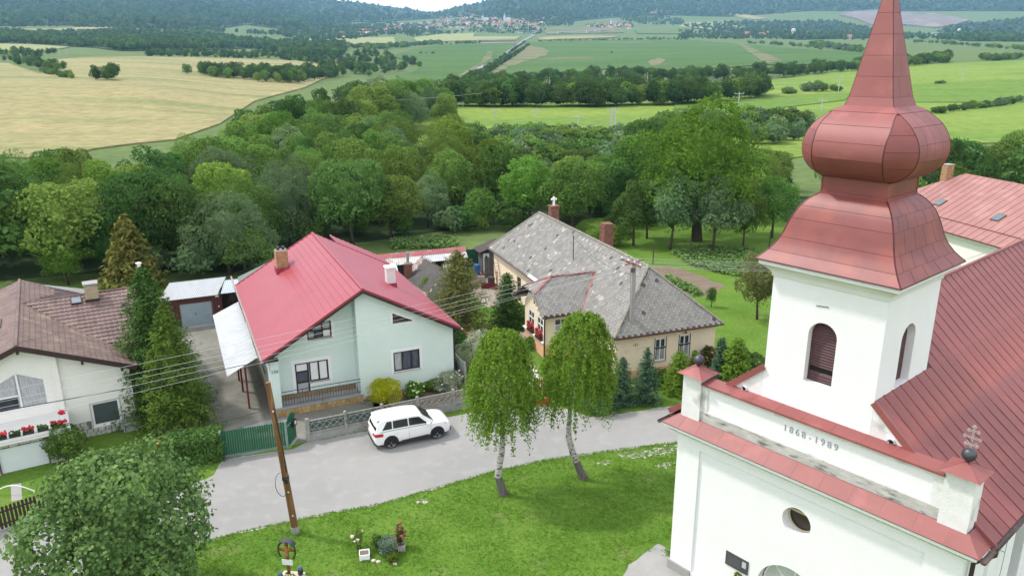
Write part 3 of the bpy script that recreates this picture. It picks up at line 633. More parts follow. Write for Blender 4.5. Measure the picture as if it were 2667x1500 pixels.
# gable wall and tower
TA, TB, TH = (4.65, 2.36), 0, 1.81
a0, a1, b0, b1 = TA[0] - TH, TA[0] + TH, TA[1] - TH, TA[1] + TH
def roof_z(a):
    t = abs(a - 4.65)
    return lerp_tab([(0, 10.85), (1.81, 9.17), (3.1, 8.03), (4.6, 6.86), (5.5, 6.24)], t)[0]
gw_ = MB(); gw_.wall((0, b0 + 0.004, 0), X, Z, -Y, [(0.8, 6.5), (8.5, 6.5), (8.5, roof_z(8.5)), (7.75, roof_z(7.75)), (6.46, 9.12), (a0, 9.12), (1.55, roof_z(1.55)), (0.8, roof_z(0.8))])
gw_.build('gable_wall', PD, ch)
for a, z in ((2.2, 8.13), (7.12, 8.13)):
    mb = MB(); pts = []
    mb.tube([(a, b0 - 0.10, z), (a, b0 + 0.0, z)], 0.105, 14, False); mb.tube([(a, b0 + 0.0, z), (a, b0 - 0.10, z)], 0.085, 14, False); o = mb.build('drain_pipe', PW, ch)
    m2 = MB(); m2.poly([(a + 0.085 * math.cos(t), b0 - 0.02, z + 0.085 * math.sin(t)) for t in [i * math.pi / 7 for i in range(14)]]); m2.build('opening', M['dark_hole'], o)
tw = MB()
fwin = [(4.2, 9.08), (5.12, 9.08)] + arc(4.66, 10.66, 0.46, 0, 180, 14)
swin = [(1.84, 9.2), (2.8, 9.2)] + arc(2.32, 10.7, 0.48, 0, 180, 14)
tw.wall((0, b0, 0), X, Z, -Y, rect(a0, a1, 8.0, 12.5), [fwin], 0.3)
tw.wall((a1, 0, 0), Y, Z, X, rect(b0, b1, 8.0, 12.5), [swin], 0.3)
tw.wall((a0, 0, 0), Y, Z, -X, rect(b0, b1, 8.0, 12.5)); tw.wall((0, b1, 0), X, Z, Y, rect(a0, a1, 8.0, 12.5))
tw.build('tower_wall', PW, ch)
def louvers(O, U, N, c, hw, z0, zs, r, gap):
    """frame and slats of a belfry opening, each slat a sub-part"""
    O, U, N = V(O), V(U), V(N)
    f = MB(); P = lambda u, z, d: O + U * u - N * d + Z * z
    ol = [(c - hw, z0), (c - hw, zs)] + arc(c, zs, hw, 180, 0, 12) + [(c + hw, z0), (c - hw, z0)]
    f.tube([P(u, z, 0.27) for u, z in ol], 0.035, 5); f.poly([P(u, z, 0.31) for u, z in ol[:-1]])
    fr = f.build('louver_frame', M['louver'], ch)
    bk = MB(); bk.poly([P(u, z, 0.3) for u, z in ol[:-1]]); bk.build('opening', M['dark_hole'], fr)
    z = z0 + 0.05
    while z < zs + hw - 0.06:
        if not (gap and gap[0] < z < gap[1]):
            w = hw - 0.02 if z < zs else max(math.sqrt(max(hw * hw - (z - zs) ** 2, 0)) - 0.02, 0.05)
            s_ = MB(); s_.slab([P(c - w, z, 0.225), P(c + w, z, 0.225), P(c + w, z + 0.085, 0.28), P(c - w, z + 0.085, 0.28)], 0.016)
            s_.build('slat', M['louver'], fr)
        z += 0.092
louvers((0, b0, 0), X, -Y, 4.66, 0.46, 9.08, 10.66, 0, (9.33, 9.52))
louvers((a1, 0, 0), Y, X, 2.32, 0.48, 9.2, 10.7, 0, None)
ri = MB(); ri.tube([(4.35, b0 - 0.02, 11.62), (4.75, b0 - 0.02, 11.66)], 0.012, 4); ri.build('iron_bar', M['black_metal'], ch)
ring_cornice('tower_cornice', [(0.002, 12.22), (0.04, 12.25), (0.05, 12.34), (0.10, 12.42), (0.2, 12.52), (0.3, 12.6), (0.36, 12.64), (0.36, 12.76), (0.0, 12.76)], a0, a1, b0, b1, PW, True)
# oculus and portal infill
oc = MB(); oc.poly([(u, 0.5, v) for u, v in circ]); ocw = oc.build('round_window', mat('oculus_glass', srgb(66, 56, 44), 0.3, srgb(44, 38, 32), 4), ch)
of = MB(); of.tube([(4.78 + 0.47 * math.cos(t), 0.46, 4.42 + 0.47 * math.sin(t)) for t in [i * math.pi / 14 for i in range(29)]], 0.035, 5); of.box(4.31, 5.25, 0.42, 0.47, 4.56, 4.64); of.build('frame', mat('oculus_frame', srgb(190, 178, 150), 0.7), ocw)
dr = MB(); dr.poly([(u, 0.47, v) for u, v in door]); dw = dr.build('door', M['brown_wood'], ch)
fl = MB(); fl.poly([(4.8 + u, 0.44, v) for u, v in [(-1.1, 1.5), (1.1, 1.5)] + arc(0, 1.5, 1.1, 0, 180, 14)]); fl.build('fanlight', mat('fanlight_glass', (0.55, 0.56, 0.55), 0.3), dw)
ft = MB(); ft.tube([(4.8 + u, 0.42, v) for u, v in arc(0, 1.5, 1.1, 0, 180, 14)], 0.035, 5); ft.box(3.65, 5.95, 0.39, 0.45, 1.44, 1.5)
for a in (45, 90, 135): ft.tube([(4.8, 0.42, 1.5), (4.8 + 1.1 * math.cos(R(a)), 0.42, 1.5 + 1.1 * math.sin(R(a)))], 0.025, 4)
ft.build('frame', M['white_paint'], dw)
# plaque (its engraved lines are below legibility in the photo) and little picture
pq = MB(); pq.box(2.36, 3.27, 0.035, 0.069, 1.5, 2.04); po = pq.build('plaque', mat('dark_stone_plaque', srgb(82, 78, 86), 0.5, srgb(66, 62, 70), 14, 0.6), ch)
pi = MB(); pi.box(3.03, 3.19, 0.028, 0.034, 1.72, 1.96); pi.build('picture', mat('pale_print', (0.5, 0.52, 0.55), 0.5), po)
ln = MB()
for r_ in range(7):
    for q in range(1): ln.box(2.44, 2.95, 0.031, 0.0345, 1.60 + r_ * 0.055, 1.612 + r_ * 0.055)
ln.build('engraved_line', mat('engraving', srgb(108, 104, 112), 0.6), po)

# ---- tower roof: bell-cast skirt, neck, onion, spire
SK = [(12.80, 2.25), (12.92, 2.13), (13.1, 1.98), (13.35, 1.82), (13.65, 1.70), (14.0, 1.60), (14.2, 1.53), (14.4, 1.445), (14.6, 1.32), (14.74, 1.2), (14.84, 1.09), (14.88, 1.02)]
def side_fn(tab, k):
    def fn(u, z):
        h = lerp_tab(tab, z)[0]; a, b = [(u * h, -h), (h, u * h), (-u * h, h), (-h, -u * h)][k]
        return V((TA[0] + a, TA[1] + b, z))
    return fn
core = MB()
for k in range(4):
    fn = side_fn(SK, k)
    zs = [z for z, _ in SK]
    for z, z2 in zip(zs, zs[1:]): core.quad(fn(-1, z), fn(1, z), fn(1, z2), fn(-1, z2))
core.quad(*[V((TA[0] + x * 2.25, TA[1] + y * 2.25, 12.8)) for x, y in ((-1, -1), (-1, 1), (1, 1), (1, -1))])
core.build('skirt_roof', M['seam_dark'], ch)
rows = [12.80, 13.10, 13.52, 14.12, 14.5, 14.88]
for k in range(4):
    fn = side_fn(SK, k)
    for j, (z0, z1) in enumerate(zip(rows, rows[1:])):
        if k in (0, 2): cuts = [-1, 1]
        else:
            cuts = [-1 + 2 * i / 5 for i in range(6)]
            if j % 2: cuts = [-1] + [-0.8 + 2 * i / 5 for i in range(5)] + [1]
        for u0, u1 in zip(cuts, cuts[1:]):
            mb = MB(); panel(mb, fn, u0 + 0.005 * (u0 > -1), u1 - 0.005 * (u1 < 1), z0 + 0.004, z1 - 0.006, 1, 4, 0.014); smooth_angle(mb.build('metal_panel', MRO, ch), 60)
rim = MB()
for k in range(4):
    for sg in (1,):
        fn = side_fn(SK, k); rim.tube([fn(1, z) for z, _ in SK], 0.028, 5)
for k in range(4): rim.tube([side_fn(SK, k)(-1, 12.80), side_fn(SK, k)(1, 12.80)], 0.025, 5)
nk = MB(); nk.box(TA[0] - 0.99, TA[0] + 0.99, TA[1] - 0.99, TA[1] + 0.99, 14.8, 15.5)
nk.build('neck', MRO, ch); nr = MB()
for sx, sy, ex, ey in ((-1, -1, 1, -1), (1, -1, 1, 1), (1, 1, -1, 1), (-1, 1, -1, -1)):
    nr.beam((TA[0] + sx * 1.0, TA[1] + sy * 1.0, 14.93), (TA[0] + ex * 1.0, TA[1] + ey * 1.0, 14.93), 0.06, 0.1)
    nr.tube([(TA[0] + sx * 0.995, TA[1] + sy * 0.995, 14.9), (TA[0] + sx * 0.995, TA[1] + sy * 0.995, 15.45)], 0.02, 4)
nr.build('neck_flashing', MRO, ch)
ON = [(15.42, 1.0, 0), (15.45, 1.10, 0.14), (15.54, 1.29, 0.31), (15.7, 1.49, 0.47), (15.95, 1.655, 0.61), (16.25, 1.72, 0.67), (16.6, 1.65, 0.60), (16.9, 1.48, 0.43), (17.1, 1.29, 0.28), (17.25, 1.09, 0.13), (17.36, 0.94, 0.0), (17.44, 0.80, 0), (17.5, 0.71, 0)]
def cr(tab, z):   # smooth (Catmull-Rom) lookup
    i = 0
    while i < len(tab) - 2 and z > tab[i + 1][0]: i += 1
    p1, p2 = tab[i], tab[i + 1]; p0 = tab[max(i - 1, 0)]; p3 = tab[min(i + 2, len(tab) - 1)]
    t = (z - p1[0]) / (p2[0] - p1[0]); out = []
    for k in range(1, len(p1)):
        m1 = (p2[k] - p0[k]) / max(p2[0] - p0[0], 1e-6) * (p2[0] - p1[0]); m2 = (p3[k] - p1[k]) / max(p3[0] - p1[0], 1e-6) * (p2[0] - p1[0])
        out.append((2 * t**3 - 3 * t**2 + 1) * p1[k] + (t**3 - 2 * t**2 + t) * m1 + (-2 * t**3 + 3 * t**2) * p2[k] + (t**3 - t**2) * m2)
    return out
def onion_face(k):
    def fn(u, z):
        h, c = cr(ON, z); c = max(c, 0); w = h - c
        a, b = [(u * w, -h), (h, u * w), (-u * w, h), (-h, -u * w)][k]
        return V((TA[0] + a, TA[1] + b, z))
    return fn
def onion_petal(k):
    f0, f1 = onion_face(k), onion_face((k + 1) % 4)
    def fn(u, z):
        p, q = f0(1, z), f1(-1, z)
        r_ = p.lerp(q, (u + 1) / 2); d = V((r_.x - TA[0], r_.y - TA[1], 0))
        return r_ + d.normalized() * 0.05 * (1 - u * u) * (p - q).length
    return fn
ZS = [15.42 + (17.5 - 15.42) * i / 26 for i in range(27)]
core = MB()
for k in range(4):
    f, g_ = onion_face(k), onion_petal(k)
    for z, z2 in zip(ZS, ZS[1:]):
        core.quad(f(-1, z), f(1, z), f(1, z2), f(-1, z2))
        for u0, u1 in ((-1, 0), (0, 1)): core.quad(g_(u0, z), g_(u1, z), g_(u1, z2), g_(u0, z2))
core.build('onion_dome', M['seam_dark'], ch, smooth=True)
for k in range(4):
    rws = [15.42, 15.62, 16.05, 16.52, 16.98, 17.33, 17.5]; f = onion_face(k)
    for j, (z0, z1) in enumerate(zip(rws, rws[1:])):
        cuts = [-1, 1] if k in (0, 2) else [-1, -0.5, 0, 0.5, 1]
        for u0, u1 in zip(cuts, cuts[1:]):
            mb = MB(); panel(mb, f, u0 + 0.006 * (u0 > -1), u1 - 0.006 * (u1 < 1), z0 + 0.004 * (j > 0), z1 - 0.006, 1, 5, 0.014); smooth_angle(mb.build('metal_panel', MR if j > 1 else MRO, ch), 60)
    g_ = onion_petal(k); rws = [15.47, 15.9, 16.35, 16.8, 17.3]
    for z0, z1 in zip(rws, rws[1:]):
        mb = MB(); panel(mb, g_, -0.97, 0.97, z0 + 0.004, z1 - 0.006, 4, 5, 0.014); smooth_angle(mb.build('metal_panel', MRO, ch), 60)
    for s_ in (-1, 1): rim.tube([onion_petal(k)(s_, z) for z in ZS if z <= 17.37], 0.024, 5)
SP = [(17.5, 0.715), (17.62, 0.675), (17.75, 0.635), (21.15, 0.02)]
def spire(k):
    base = side_fn(SP, k)
    def fn(u, z):
        p = base(u, z); t = max(z - 17.5, 0) * 0.045
        return p + V((-t, t * 0.4, 0))
    return fn
core = MB()
for k in range(4):
    f = spire(k); zs = [z for z, _ in SP]
    for z, z2 in zip(zs, zs[1:]): core.quad(f(-1, z), f(1, z), f(1, z2), f(-1, z2))
core.build('spire', M['seam_dark'], ch)
rws = [17.5, 17.75, 18.32, 18.9, 19.48, 20.06, 20.6, 21.1]
for k in range(4):
    f = spire(k)
    for j, (z0, z1) in enumerate(zip(rws, rws[1:])):
        cuts = [-1, 1] if k in (0, 2) or j < 1 or j > 2 else ([-1, -0.35, 0.55, 1] if j == 1 else [-1, 0.0, 1])
        for u0, u1 in zip(cuts, cuts[1:]):
            mb = MB(); panel(mb, f, u0 + 0.008, u1 - 0.008, z0 + 0.003, z1 - 0.005, 1, 2, 0.012); mb.build('metal_panel', MR, ch)
    rim.tube([f(1, z) for z, _ in SP], 0.017, 5)
rim.build('roof_rib', M['seam_dark'], ch)
fb = MB(); tp = spire(0)(0, 21.1); fb.ball(tp + V((0, 0, 0.1)), 0.14, 10, 7); fb.tube([tp, tp + V((0, 0, 0.9))], 0.02, 5); fb.tube([tp + V((-0.22, 0, 0.65)), tp + V((0.22, 0, 0.65))], 0.02, 5); fb.build('finial', M['zinc'], ch)

# ---- nave roof: one panel per standing-seam bay
prof = [(4.65, 10.85), (5.5, 10.06), (6.46, 9.17), (7.75, 8.03), (9.25, 6.86), (10.14, 6.22)]
base = MB()
for (p, z), (q, z2) in zip(prof, prof[1:]):
    bs = 0.57 if p > 6.4 else 4.18
    base.quad((p, bs, z), (q, bs, z2), (q, WD + 0.3, z2), (p, WD + 0.3, z))
    base.quad((9.3 - p, WD + 0.3, z), (9.3 - q, WD + 0.3, z2), (9.3 - q, bs, z2), (9.3 - p, bs, z))
base.build('nave_roof', M['seam_dark'], ch)
ptab = [(x, z) for x, z in prof]
def bay_mesh(mirror, a0_=4.66):
    mb = MB(); w = 0.56
    fn = lambda u, a: V((9.3 - a if mirror else a, u, lerp_tab(ptab, a)[0]))
    panel(mb, fn, 0.006, w - 0.006, a0_, 10.13, 1, 8, 0.016, flip=not mirror)
    mb.tube([fn(w, a) + Z * 0.03 for a in (4.65, 5.5, 6.46, 7.75, 9.25, 10.14) if a >= a0_ - 0.02], 0.02, 4)
    for a in (6.2, 7.7, 9.1): mb.tube([fn(0.01, a) + Z * 0.017, fn(w - 0.01, a + 0.0) + Z * 0.017], 0.008, 3)
    return mb
for mir in (False, True):
    o0 = bay_mesh(mir, 6.47).build('metal_panel', MRO if not mir else MR, ch); o0.location = (0, 0.575, 0)
    full = bay_mesh(mir).build('metal_panel', MRO if not mir else MR, ch); full.location = (0, 0.575 + 7 * 0.562, 0)
    for i in [k for k in range(1, 37) if k != 7]: inst(o0.data if i < 7 else full.data, 'metal_panel', ch, (0, 0.575 + i * 0.562, rnd.uniform(-0.004, 0.004)))
rg = MB(); rg.tube([(4.65, 4.2, 10.88), (4.65, WD + 0.3, 10.88)], 0.07, 6)
for mir in (1, -1):
    pts = [(4.65 + mir * (p - 4.65), 0.50, z - 0.03) for p, z in prof if p > 6.4]
    for p, q in zip(pts, pts[1:]): rg.beam(p, q, 0.07, 0.2, up=(0, 0, 1))
rg.build('roof_flashing', MR, ch)
gt = MB()
for s_, aa in ((1, 10.2), (-1, -0.55)):
    n = 7
    for i in range(n):
        t0, t1 = math.pi + math.pi * i / n, math.pi + math.pi * (i + 1) / n
        gt.quad((aa + 0.085 * math.cos(t0), -0.45, 6.2 + 0.085 * math.sin(t0)), (aa + 0.085 * math.cos(t1), -0.45, 6.2 + 0.085 * math.sin(t1)), (aa + 0.085 * math.cos(t1), WD, 6.2 + 0.085 * math.sin(t1)), (aa + 0.085 * math.cos(t0), WD, 6.2 + 0.085 * math.sin(t0)))
    gt.poly([(aa + 0.085 * math.cos(math.pi + math.pi * i / n), -0.45, 6.2 + 0.085 * math.sin(math.pi + math.pi * i / n)) for i in range(n + 1)])
    for i in range(24): gt.box(aa - 0.1, aa + 0.09, 0.2 + i * 0.85, 0.225 + i * 0.85, 6.2, 6.212)
gt.build('gutter', M['gutter'], ch)
dp = MB(); dp.tube([(10.2, 0.55, 6.12), (10.2, 0.55, 5.95), (9.78, 0.35, 5.55), (9.78, 0.35, 0.1)], 0.06, 8); dp.build('downpipe', M['brown_wood'], ch)
wr = MB(); wr.tube([(10.16, 3.5, 6.25), (9.8, 3.3, 5.9), (9.75, 3.3, 0.2)], 0.008, 3)
for z in (1.5, 3, 4.5): wr.tube([(9.66, 3.3, z), (9.78, 3.3, z)], 0.01, 3)
wr.build('lightning_rod', M['black_metal'], ch)
# geranium box of the church? none: small wreath under the plaque
wt = thing('wreath', 'small green wreath with yellow flowers on the church wall under the dark plaque', 'wreath', tuple(ch.matrix_basis @ V((2.95, 0.0, 1.28))), R(-49.5))
wb = MB()
for i in range(40):
    t = rnd.uniform(0, 6.28); wb.blob((0.13 * math.cos(t), rnd.uniform(-0.03, 0.05), 0.13 * math.sin(t)), 0.05, i, 0, 0.4)
wb.build('leaves', L_['mid'], wt); wb = MB()
for i in range(6): wb.blob((rnd.uniform(-.1, .1), -0.05, rnd.uniform(-.1, .1)), 0.03, i, 0, 0.3)
wb.build('flowers', mat('yellow_petals', (0.6, 0.5, 0.08), 0.7), wt)
# ================================================================== shared house pieces
X, Y, Z = V((1, 0, 0)), V((0, 1, 0)), V((0, 0, 1))
def P3(O, U, N):
    O, U, N = V(O), V(U), V(N)
    return lambda u, z, d: O + U * u + N * d + Z * z       # d: outwards
def window(parent, O, U, N, u0, u1, v0, v1, set_in=0.1, fm=None, cols=2, rows=1, pm=None, sill=True, surround=None, splits=None, vs=None, fw=0.07, sm=None):
    p = P3(O, U, N); fm = fm or M['white_paint']; mb = MB()
    def bar(a0, a1, b0, b1, d0, d1): mb.obox(p(a0, b0, d0), V(U) * (a1 - a0), V(N) * (d1 - d0), Z * (b1 - b0))
    d0, d1 = -set_in, -set_in + 0.05
    us = splits or [u0 + (u1 - u0) * i / cols for i in range(cols + 1)]; zs = vs or [v0 + (v1 - v0) * i / rows for i in range(rows + 1)]
    bar(u0, u0 + fw, v0, v1, d0, d1); bar(u1 - fw, u1, v0, v1, d0, d1); bar(u0 + fw, u1 - fw, v0, v0 + fw, d0, d1); bar(u0 + fw, u1 - fw, v1 - fw, v1, d0, d1)
    for u in us[1:-1]: bar(u - fw / 2, u + fw / 2, v0 + fw, v1 - fw, d0, d1 + 0.004)
    for z in zs[1:-1]: bar(u0 + fw, u1 - fw, z - fw / 2, z + fw / 2, d0, d1 + 0.002)
    w = mb.build('window', fm, parent)
    k = 0
    for i in range(len(us) - 1):
        for j in range(len(zs) - 1):
            g = MB(); g.quad(p(us[i] + 0.01, zs[j] + 0.01, d0 + 0.012), p(us[i + 1] - 0.01, zs[j] + 0.01, d0 + 0.012), p(us[i + 1] - 0.01, zs[j + 1] - 0.01, d0 + 0.012), p(us[i] + 0.01, zs[j + 1] - 0.01, d0 + 0.012))
            mm = pm[k % len(pm)] if isinstance(pm, (list, tuple)) else (pm or M['glass'])
            g.build('pane', mm, w); k += 1
    if sill:
        s_ = MB(); s_.slab([p(u0 - 0.05, v0 + 0.01, -set_in), p(u1 + 0.05, v0 + 0.01, -set_in), p(u1 + 0.05, v0 - 0.02, 0.06), p(u0 - 0.05, v0 - 0.02, 0.06)], 0.025, Z); s_.build('sill', sm or M['concrete'], w)
    if surround:
        t, sm_ = surround; q = MB()
        for a0, a1, b0, b1 in ((u0 - t, u0, v0 - t, v1 + t), (u1, u1 + t, v0 - t, v1 + t), (u0, u1, v1, v1 + t), (u0, u1, v0 - t, v0)):
            q.obox(p(a0, b0, 0.0), V(U) * (a1 - a0), V(N) * 0.018, Z * (b1 - b0))
        q.build('surround', sm_, w)
    return w
def brick_chimney(parent, c, w, d, z0, z1, bm_, cap='flat', bl=0.25, bh=0.085, capm=None, name='chimney'):
    """core of mortar with every brick a raised block (joined: too small to pick apart)"""
    core = MB(); core.box(c[0] - w / 2, c[0] + w / 2, c[1] - d / 2, c[1] + d / 2, z0, z1); ch_ = core.build(name, M['mortar'], parent)
    b = MB(); n = int((z1 - z0) / bh); r_ = random.Random(int(c[0] * 31))
    for k in range(n):
        z = z0 + k * bh; off = (k % 2) * bl / 2
        for side in range(4):
            ln = w if side % 2 == 0 else d; a = -ln / 2 - (bl - off if off else 0)
            while a < ln / 2 - 0.02:
                s0, s1 = max(a, -ln / 2), min(a + bl - 0.012, ln / 2)
                if s1 - s0 > 0.03:
                    t = 0.012 + r_.uniform(0, 0.006); zz0, zz1 = z + 0.006, z + bh - 0.006
                    if side == 0: b.box(c[0] + s0, c[0] + s1, c[1] - d / 2 - t, c[1] - d / 2, zz0, zz1)
                    elif side == 2: b.box(c[0] + s0, c[0] + s1, c[1] + d / 2, c[1] + d / 2 + t, zz0, zz1)
                    elif side == 1: b.box(c[0] + w / 2, c[0] + w / 2 + t, c[1] + s0, c[1] + s1, zz0, zz1)
                    else: b.box(c[0] - w / 2 - t, c[0] - w / 2, c[1] + s0, c[1] + s1, zz0, zz1)
                a += bl
    b.build('bricks', bm_, ch_, kind='stuff')
    if cap:
        cb = MB(); cb.box(c[0] - w / 2 - 0.06, c[0] + w / 2 + 0.06, c[1] - d / 2 - 0.06, c[1] + d / 2 + 0.06, z1, z1 + 0.09); cb.build('cap', capm or M['concrete'], ch_)
    return ch_
def stones(parent, O, U, N, u0, u1, v0, v1, size, mt, name='stone', seed=1, skip=()):
    """irregular flat stones set proud of a wall, one object each"""
    r_ = random.Random(seed); p = P3(O, U, N); rows = max(1, round((v1 - v0) / size)); out = []
    hgt_ = (v1 - v0) / rows
    for j in range(rows):
        u = u0 - r_.uniform(0, size * 0.5)
        while u < u1 - 0.04:
            w = size * r_.uniform(0.75, 1.6); a, b = max(u, u0), min(u + w, u1)
            if b - a > 0.06 and not any(a < s1 and b > s0 and v0 + j * hgt_ < s3 and v0 + (j + 1) * hgt_ > s2 for s0, s1, s2, s3 in skip):
                g = 0.012; z0_, z1_ = v0 + j * hgt_ + g, v0 + (j + 1) * hgt_ - g; a += g; b -= g; q = lambda: r_.uniform(-0.025, 0.025) * size / 0.3
                ol = [(a + q(), z0_ + q()), ((a + b) / 2 + q(), z0_ + q()), (b + q(), z0_ + q()), (b + q(), (z0_ + z1_) / 2), (b + q(), z1_ + q()), ((a + b) / 2 + q(), z1_ + q()), (a + q(), z1_ + q()), (a + q(), (z0_ + z1_) / 2)]
                t = r_.uniform(0.012, 0.03); mb = MB(); k = len(ol)
                top = [p(x + (0.012 if x < (a + b) / 2 else -0.012), y, t) for x, y in ol]; bot = [p(x, y, -0.005) for x, y in ol]
                mb.add(top + bot, [tuple(range(k))] + [(i, i + k, (i + 1) % k + k, (i + 1) % k) for i in range(k)])
                out.append(mb.build(name, mt, parent))
            u += w
    return out

# ================================================================== MINT HOUSE, number 150
h1 = thing('house', 'pale mint house with a pink-red metal roof, brick chimney and number 150 on its corner', 'house', (-13.0, 37.9, 0), R(24.2))
mint = mat('mint_plaster', srgb(212, 226, 219), 0.92, srgb(203, 219, 211), 0.8, 0.5, 0.15, 60)
white_t = mat('white_trim_plaster', (0.8, 0.81, 0.81), 0.9, (0.76, 0.77, 0.77), 2)
tin = mat('red_tin_roof', srgb(150, 56, 69), 0.4, srgb(140, 50, 62), 0.6, 0.5, 0.03, 4, spec=0.5)
AW, HL = 10.42, 14.6
RX, RZ, EZ = 5.14, 6.77, 3.55      # ridge and eaves
def rz1(a): return EZ + (RZ - EZ) * (a + 0.36) / (RX + 0.36) if a < RX else RZ - (RZ - 3.70) * (a - RX) / (10.74 - RX)
tri = [(6.84, 4.42), (8.05, 4.42), (6.84, 5.03)]
wb = MB()
wb.wall((0, 0, 0), X, Z, -Y, [(4.76, 0.05), (AW, 0.05), (AW, rz1(AW) - 0.1), (RX, RZ - 0.13), (4.76, rz1(4.76) - 0.1)], [rect(6.77, 8.34, 1.45, 2.65), tri], 0.14)
wb.quad((4.76, 0.9, 0.5), (4.76, 0, 0.5), (4.76, 0, rz1(4.76) - 0.1), (4.76, 0.9, rz1(4.76) - 0.1))
wb.wall((0, 0.9, 0), X, Z, -Y, [(0.0, 0.5), (4.76, 0.5), (4.76, rz1(4.76) - 0.1), (0.0, rz1(0) - 0.12)], [rect(1.38, 2.13, 0.6, 2.55) + [], rect(2.14, 3.22, 1.33, 2.55), rect(2.2, 3.55, 3.84, 4.3)][:2] + [[(2.2, 3.84), (3.55, 3.84), (3.55, 4.8), (3.2, 4.8), (2.2, 4.36)]], 0.12)
wb.box(0, 0.42, 0, 0.9, 0.45, rz1(0.2) - 0.12)
wb.quad((0, 0.9, 0.05), (0, HL, 0.05), (0, HL, rz1(0) - 0.1), (0, 0.9, rz1(0) - 0.1)); wb.quad((AW, 0, 0.05), (AW, 17.4, 0.05), (AW, 17.4, 3.6), (AW, 0, 3.6))
wb.poly([(AW, 17.4, 0.05), (0, 17.4, 0.05), (0, 17.4, 3.4), (RX, 17.4, 5.4), (AW, 17.4, 3.6)])
wb.build('wall', mint, h1)
lw = MB(); lw.box(-0.02, 0.0, 0.95, HL, 0, 0.5); lw.build('stone_base', mat('base_render', srgb(176, 160, 120), 0.9, srgb(150, 132, 96), 3), h1)
for b in (3.2, 6.5, 10): window(h1, (0, 0, 0), Y, -X, b, b + 1.2, 1.4, 2.5, 0.06, M['brown_wood'], 2)
# terrace
tb = MB(); tb.box(0.0, 4.76, 0.0, 0.9, 0.40, 0.5); tb.box(0.0, 4.85, -0.14, 0.0, 0.40, 0.47); tb.build('terrace_slab', M['concrete'], h1)
tk = MB(); tk.box(0.0, 4.82, -0.10, 0.0, 0, 0.40); tk.box(4.82, 8.6, -0.04, 0.0, 0, 0.12); tk.box(0.5, 4.7, 0.88, 0.9, 0.5, 0.78)
sandst = mat('sandstone', srgb(196, 168, 116), 0.9, srgb(168, 138, 90), 3, 0.6, 0.3, 30, island=0.15)
tbase = tk.build('terrace_base', mat('base_mortar', srgb(150, 132, 104), 0.95, srgb(128, 112, 88), 5), h1)
stones(h1, (0, -0.10, 0), X, -Y, 0.0, 4.85, 0.02, 0.40, 0.19, sandst, seed=3)
stones(h1, (0, 0, 0), X, -Y, 5.0, 10.4, 0.02, 0.30, 0.28, sandst, seed=4)
# railing: every baluster its own piece
rl = MB()
rl.tube([(0.42, -0.02, 1.40), (4.80, -0.02, 1.40)], 0.022, 6); rl.tube([(0.42, -0.02, 1.21), (4.80, -0.02, 1.21)], 0.02, 6); rl.tube([(0.42, -0.02, 0.62), (4.80, -0.02, 0.62)], 0.015, 6)
for a in (1.55, 3.6): rl.tube([(a, -0.02, 1.21), (a, -0.02, 1.40)], 0.012, 5)
rl.tube([(2.6, -0.02, 0.47), (2.6, -0.02, 0.62)], 0.014, 5)
ra = rl.build('railing', M['black_metal'], h1)
b0_ = MB(); b0_.tube([(0, 0, 0.62), (0, 0, 1.21)], 0.011, 5); b0_.lathe([(0.011, 0.84), (0.022, 0.9), (0.011, 0.96)], 6); bo = b0_.build('baluster', M['black_metal'], ra); bo.location = (0.48, -0.02, 0)
for i in range(1, 29): inst(bo.data, 'baluster', ra, (0.48 + i * 4.26 / 28, -0.02, 0))
# door and windows
window(h1, (0, 0.9, 0), X, -Y, 1.38, 2.13, 0.6, 2.55, 0.08, M['brown_wood'], 1, 3, [M['curtain'], M['curtain_blue'], M['white_paint']], False, None, vs=[0.6, 1.38, 2.02, 2.55], fw=0.085)
window(h1, (0, 0.9, 0), X, -Y, 2.14, 3.22, 1.33, 2.55, 0.08, M['brown_wood'], 2, 1, [M['white_paint'], M['white_paint']], True, None, sm=M['concrete'], fw=0.085)
sr = MB(); p = P3((0, 0.9, 0), X, -Y)
for a0, a1, c0, c1 in ((1.2, 1.38, 0.6, 2.74), (1.38, 3.4, 2.55, 2.74), (3.22, 3.4, 1.12, 2.55), (2.13, 3.22, 1.12, 1.30), (2.13, 2.2, 0.6, 1.12)): sr.obox(p(a0, c0, 0), X * (a1 - a0), -Y * 0.018, Z * (c1 - c0))
sr.build('surround', white_t, h1)
w = window(h1, (0, 0.9, 0), X, -Y, 2.2, 3.55, 3.84, 4.36, 0.08, M['brown_wood'], 3, 1, [M['curtain'], M['curtain_blue'], M['white_paint']], True, None, splits=[2.2, 2.62, 3.05, 3.55], fw=0.08)
um = MB(); um.slab([(2.2, 0.97, 4.36), (3.55, 0.97, 4.36), (3.55, 0.97, 4.8), (3.2, 0.97, 4.8)], 0.03); um.build('pane', M['curtain'], w)
uf = MB()
for q, r2 in (((2.2, 4.36), (3.2, 4.8)), ((3.2, 4.8), (3.55, 4.8)), ((3.51, 4.36), (3.51, 4.8)), ((3.05, 4.36), (3.05, 4.72))): uf.beam((q[0], 0.95, q[1]), (r2[0], 0.95, r2[1]), 0.05, 0.08, up=(0, 0, 1) if q[0] != r2[0] else (1, 0, 0))
uf.build('frame', M['brown_wood'], w)
s2 = MB(); s2.obox((3.55, 0.9, 3.72), X * 0.12, -Y * 0.018, Z * 1.15); s2.obox((2.08, 0.9, 3.72), X * 1.47, -Y * 0.018, Z * 0.12); s2.build('surround', white_t, w)
window(h1, (0, 0, 0), X, -Y, 6.77, 8.34, 1.45, 2.65, 0.1, M['brown_wood'], 3, 1, [M['curtain'], M['curtain_blue'], M['curtain_blue']], True, (0.15, white_t), splits=[6.77, 7.3, 7.85, 8.34], fw=0.085)
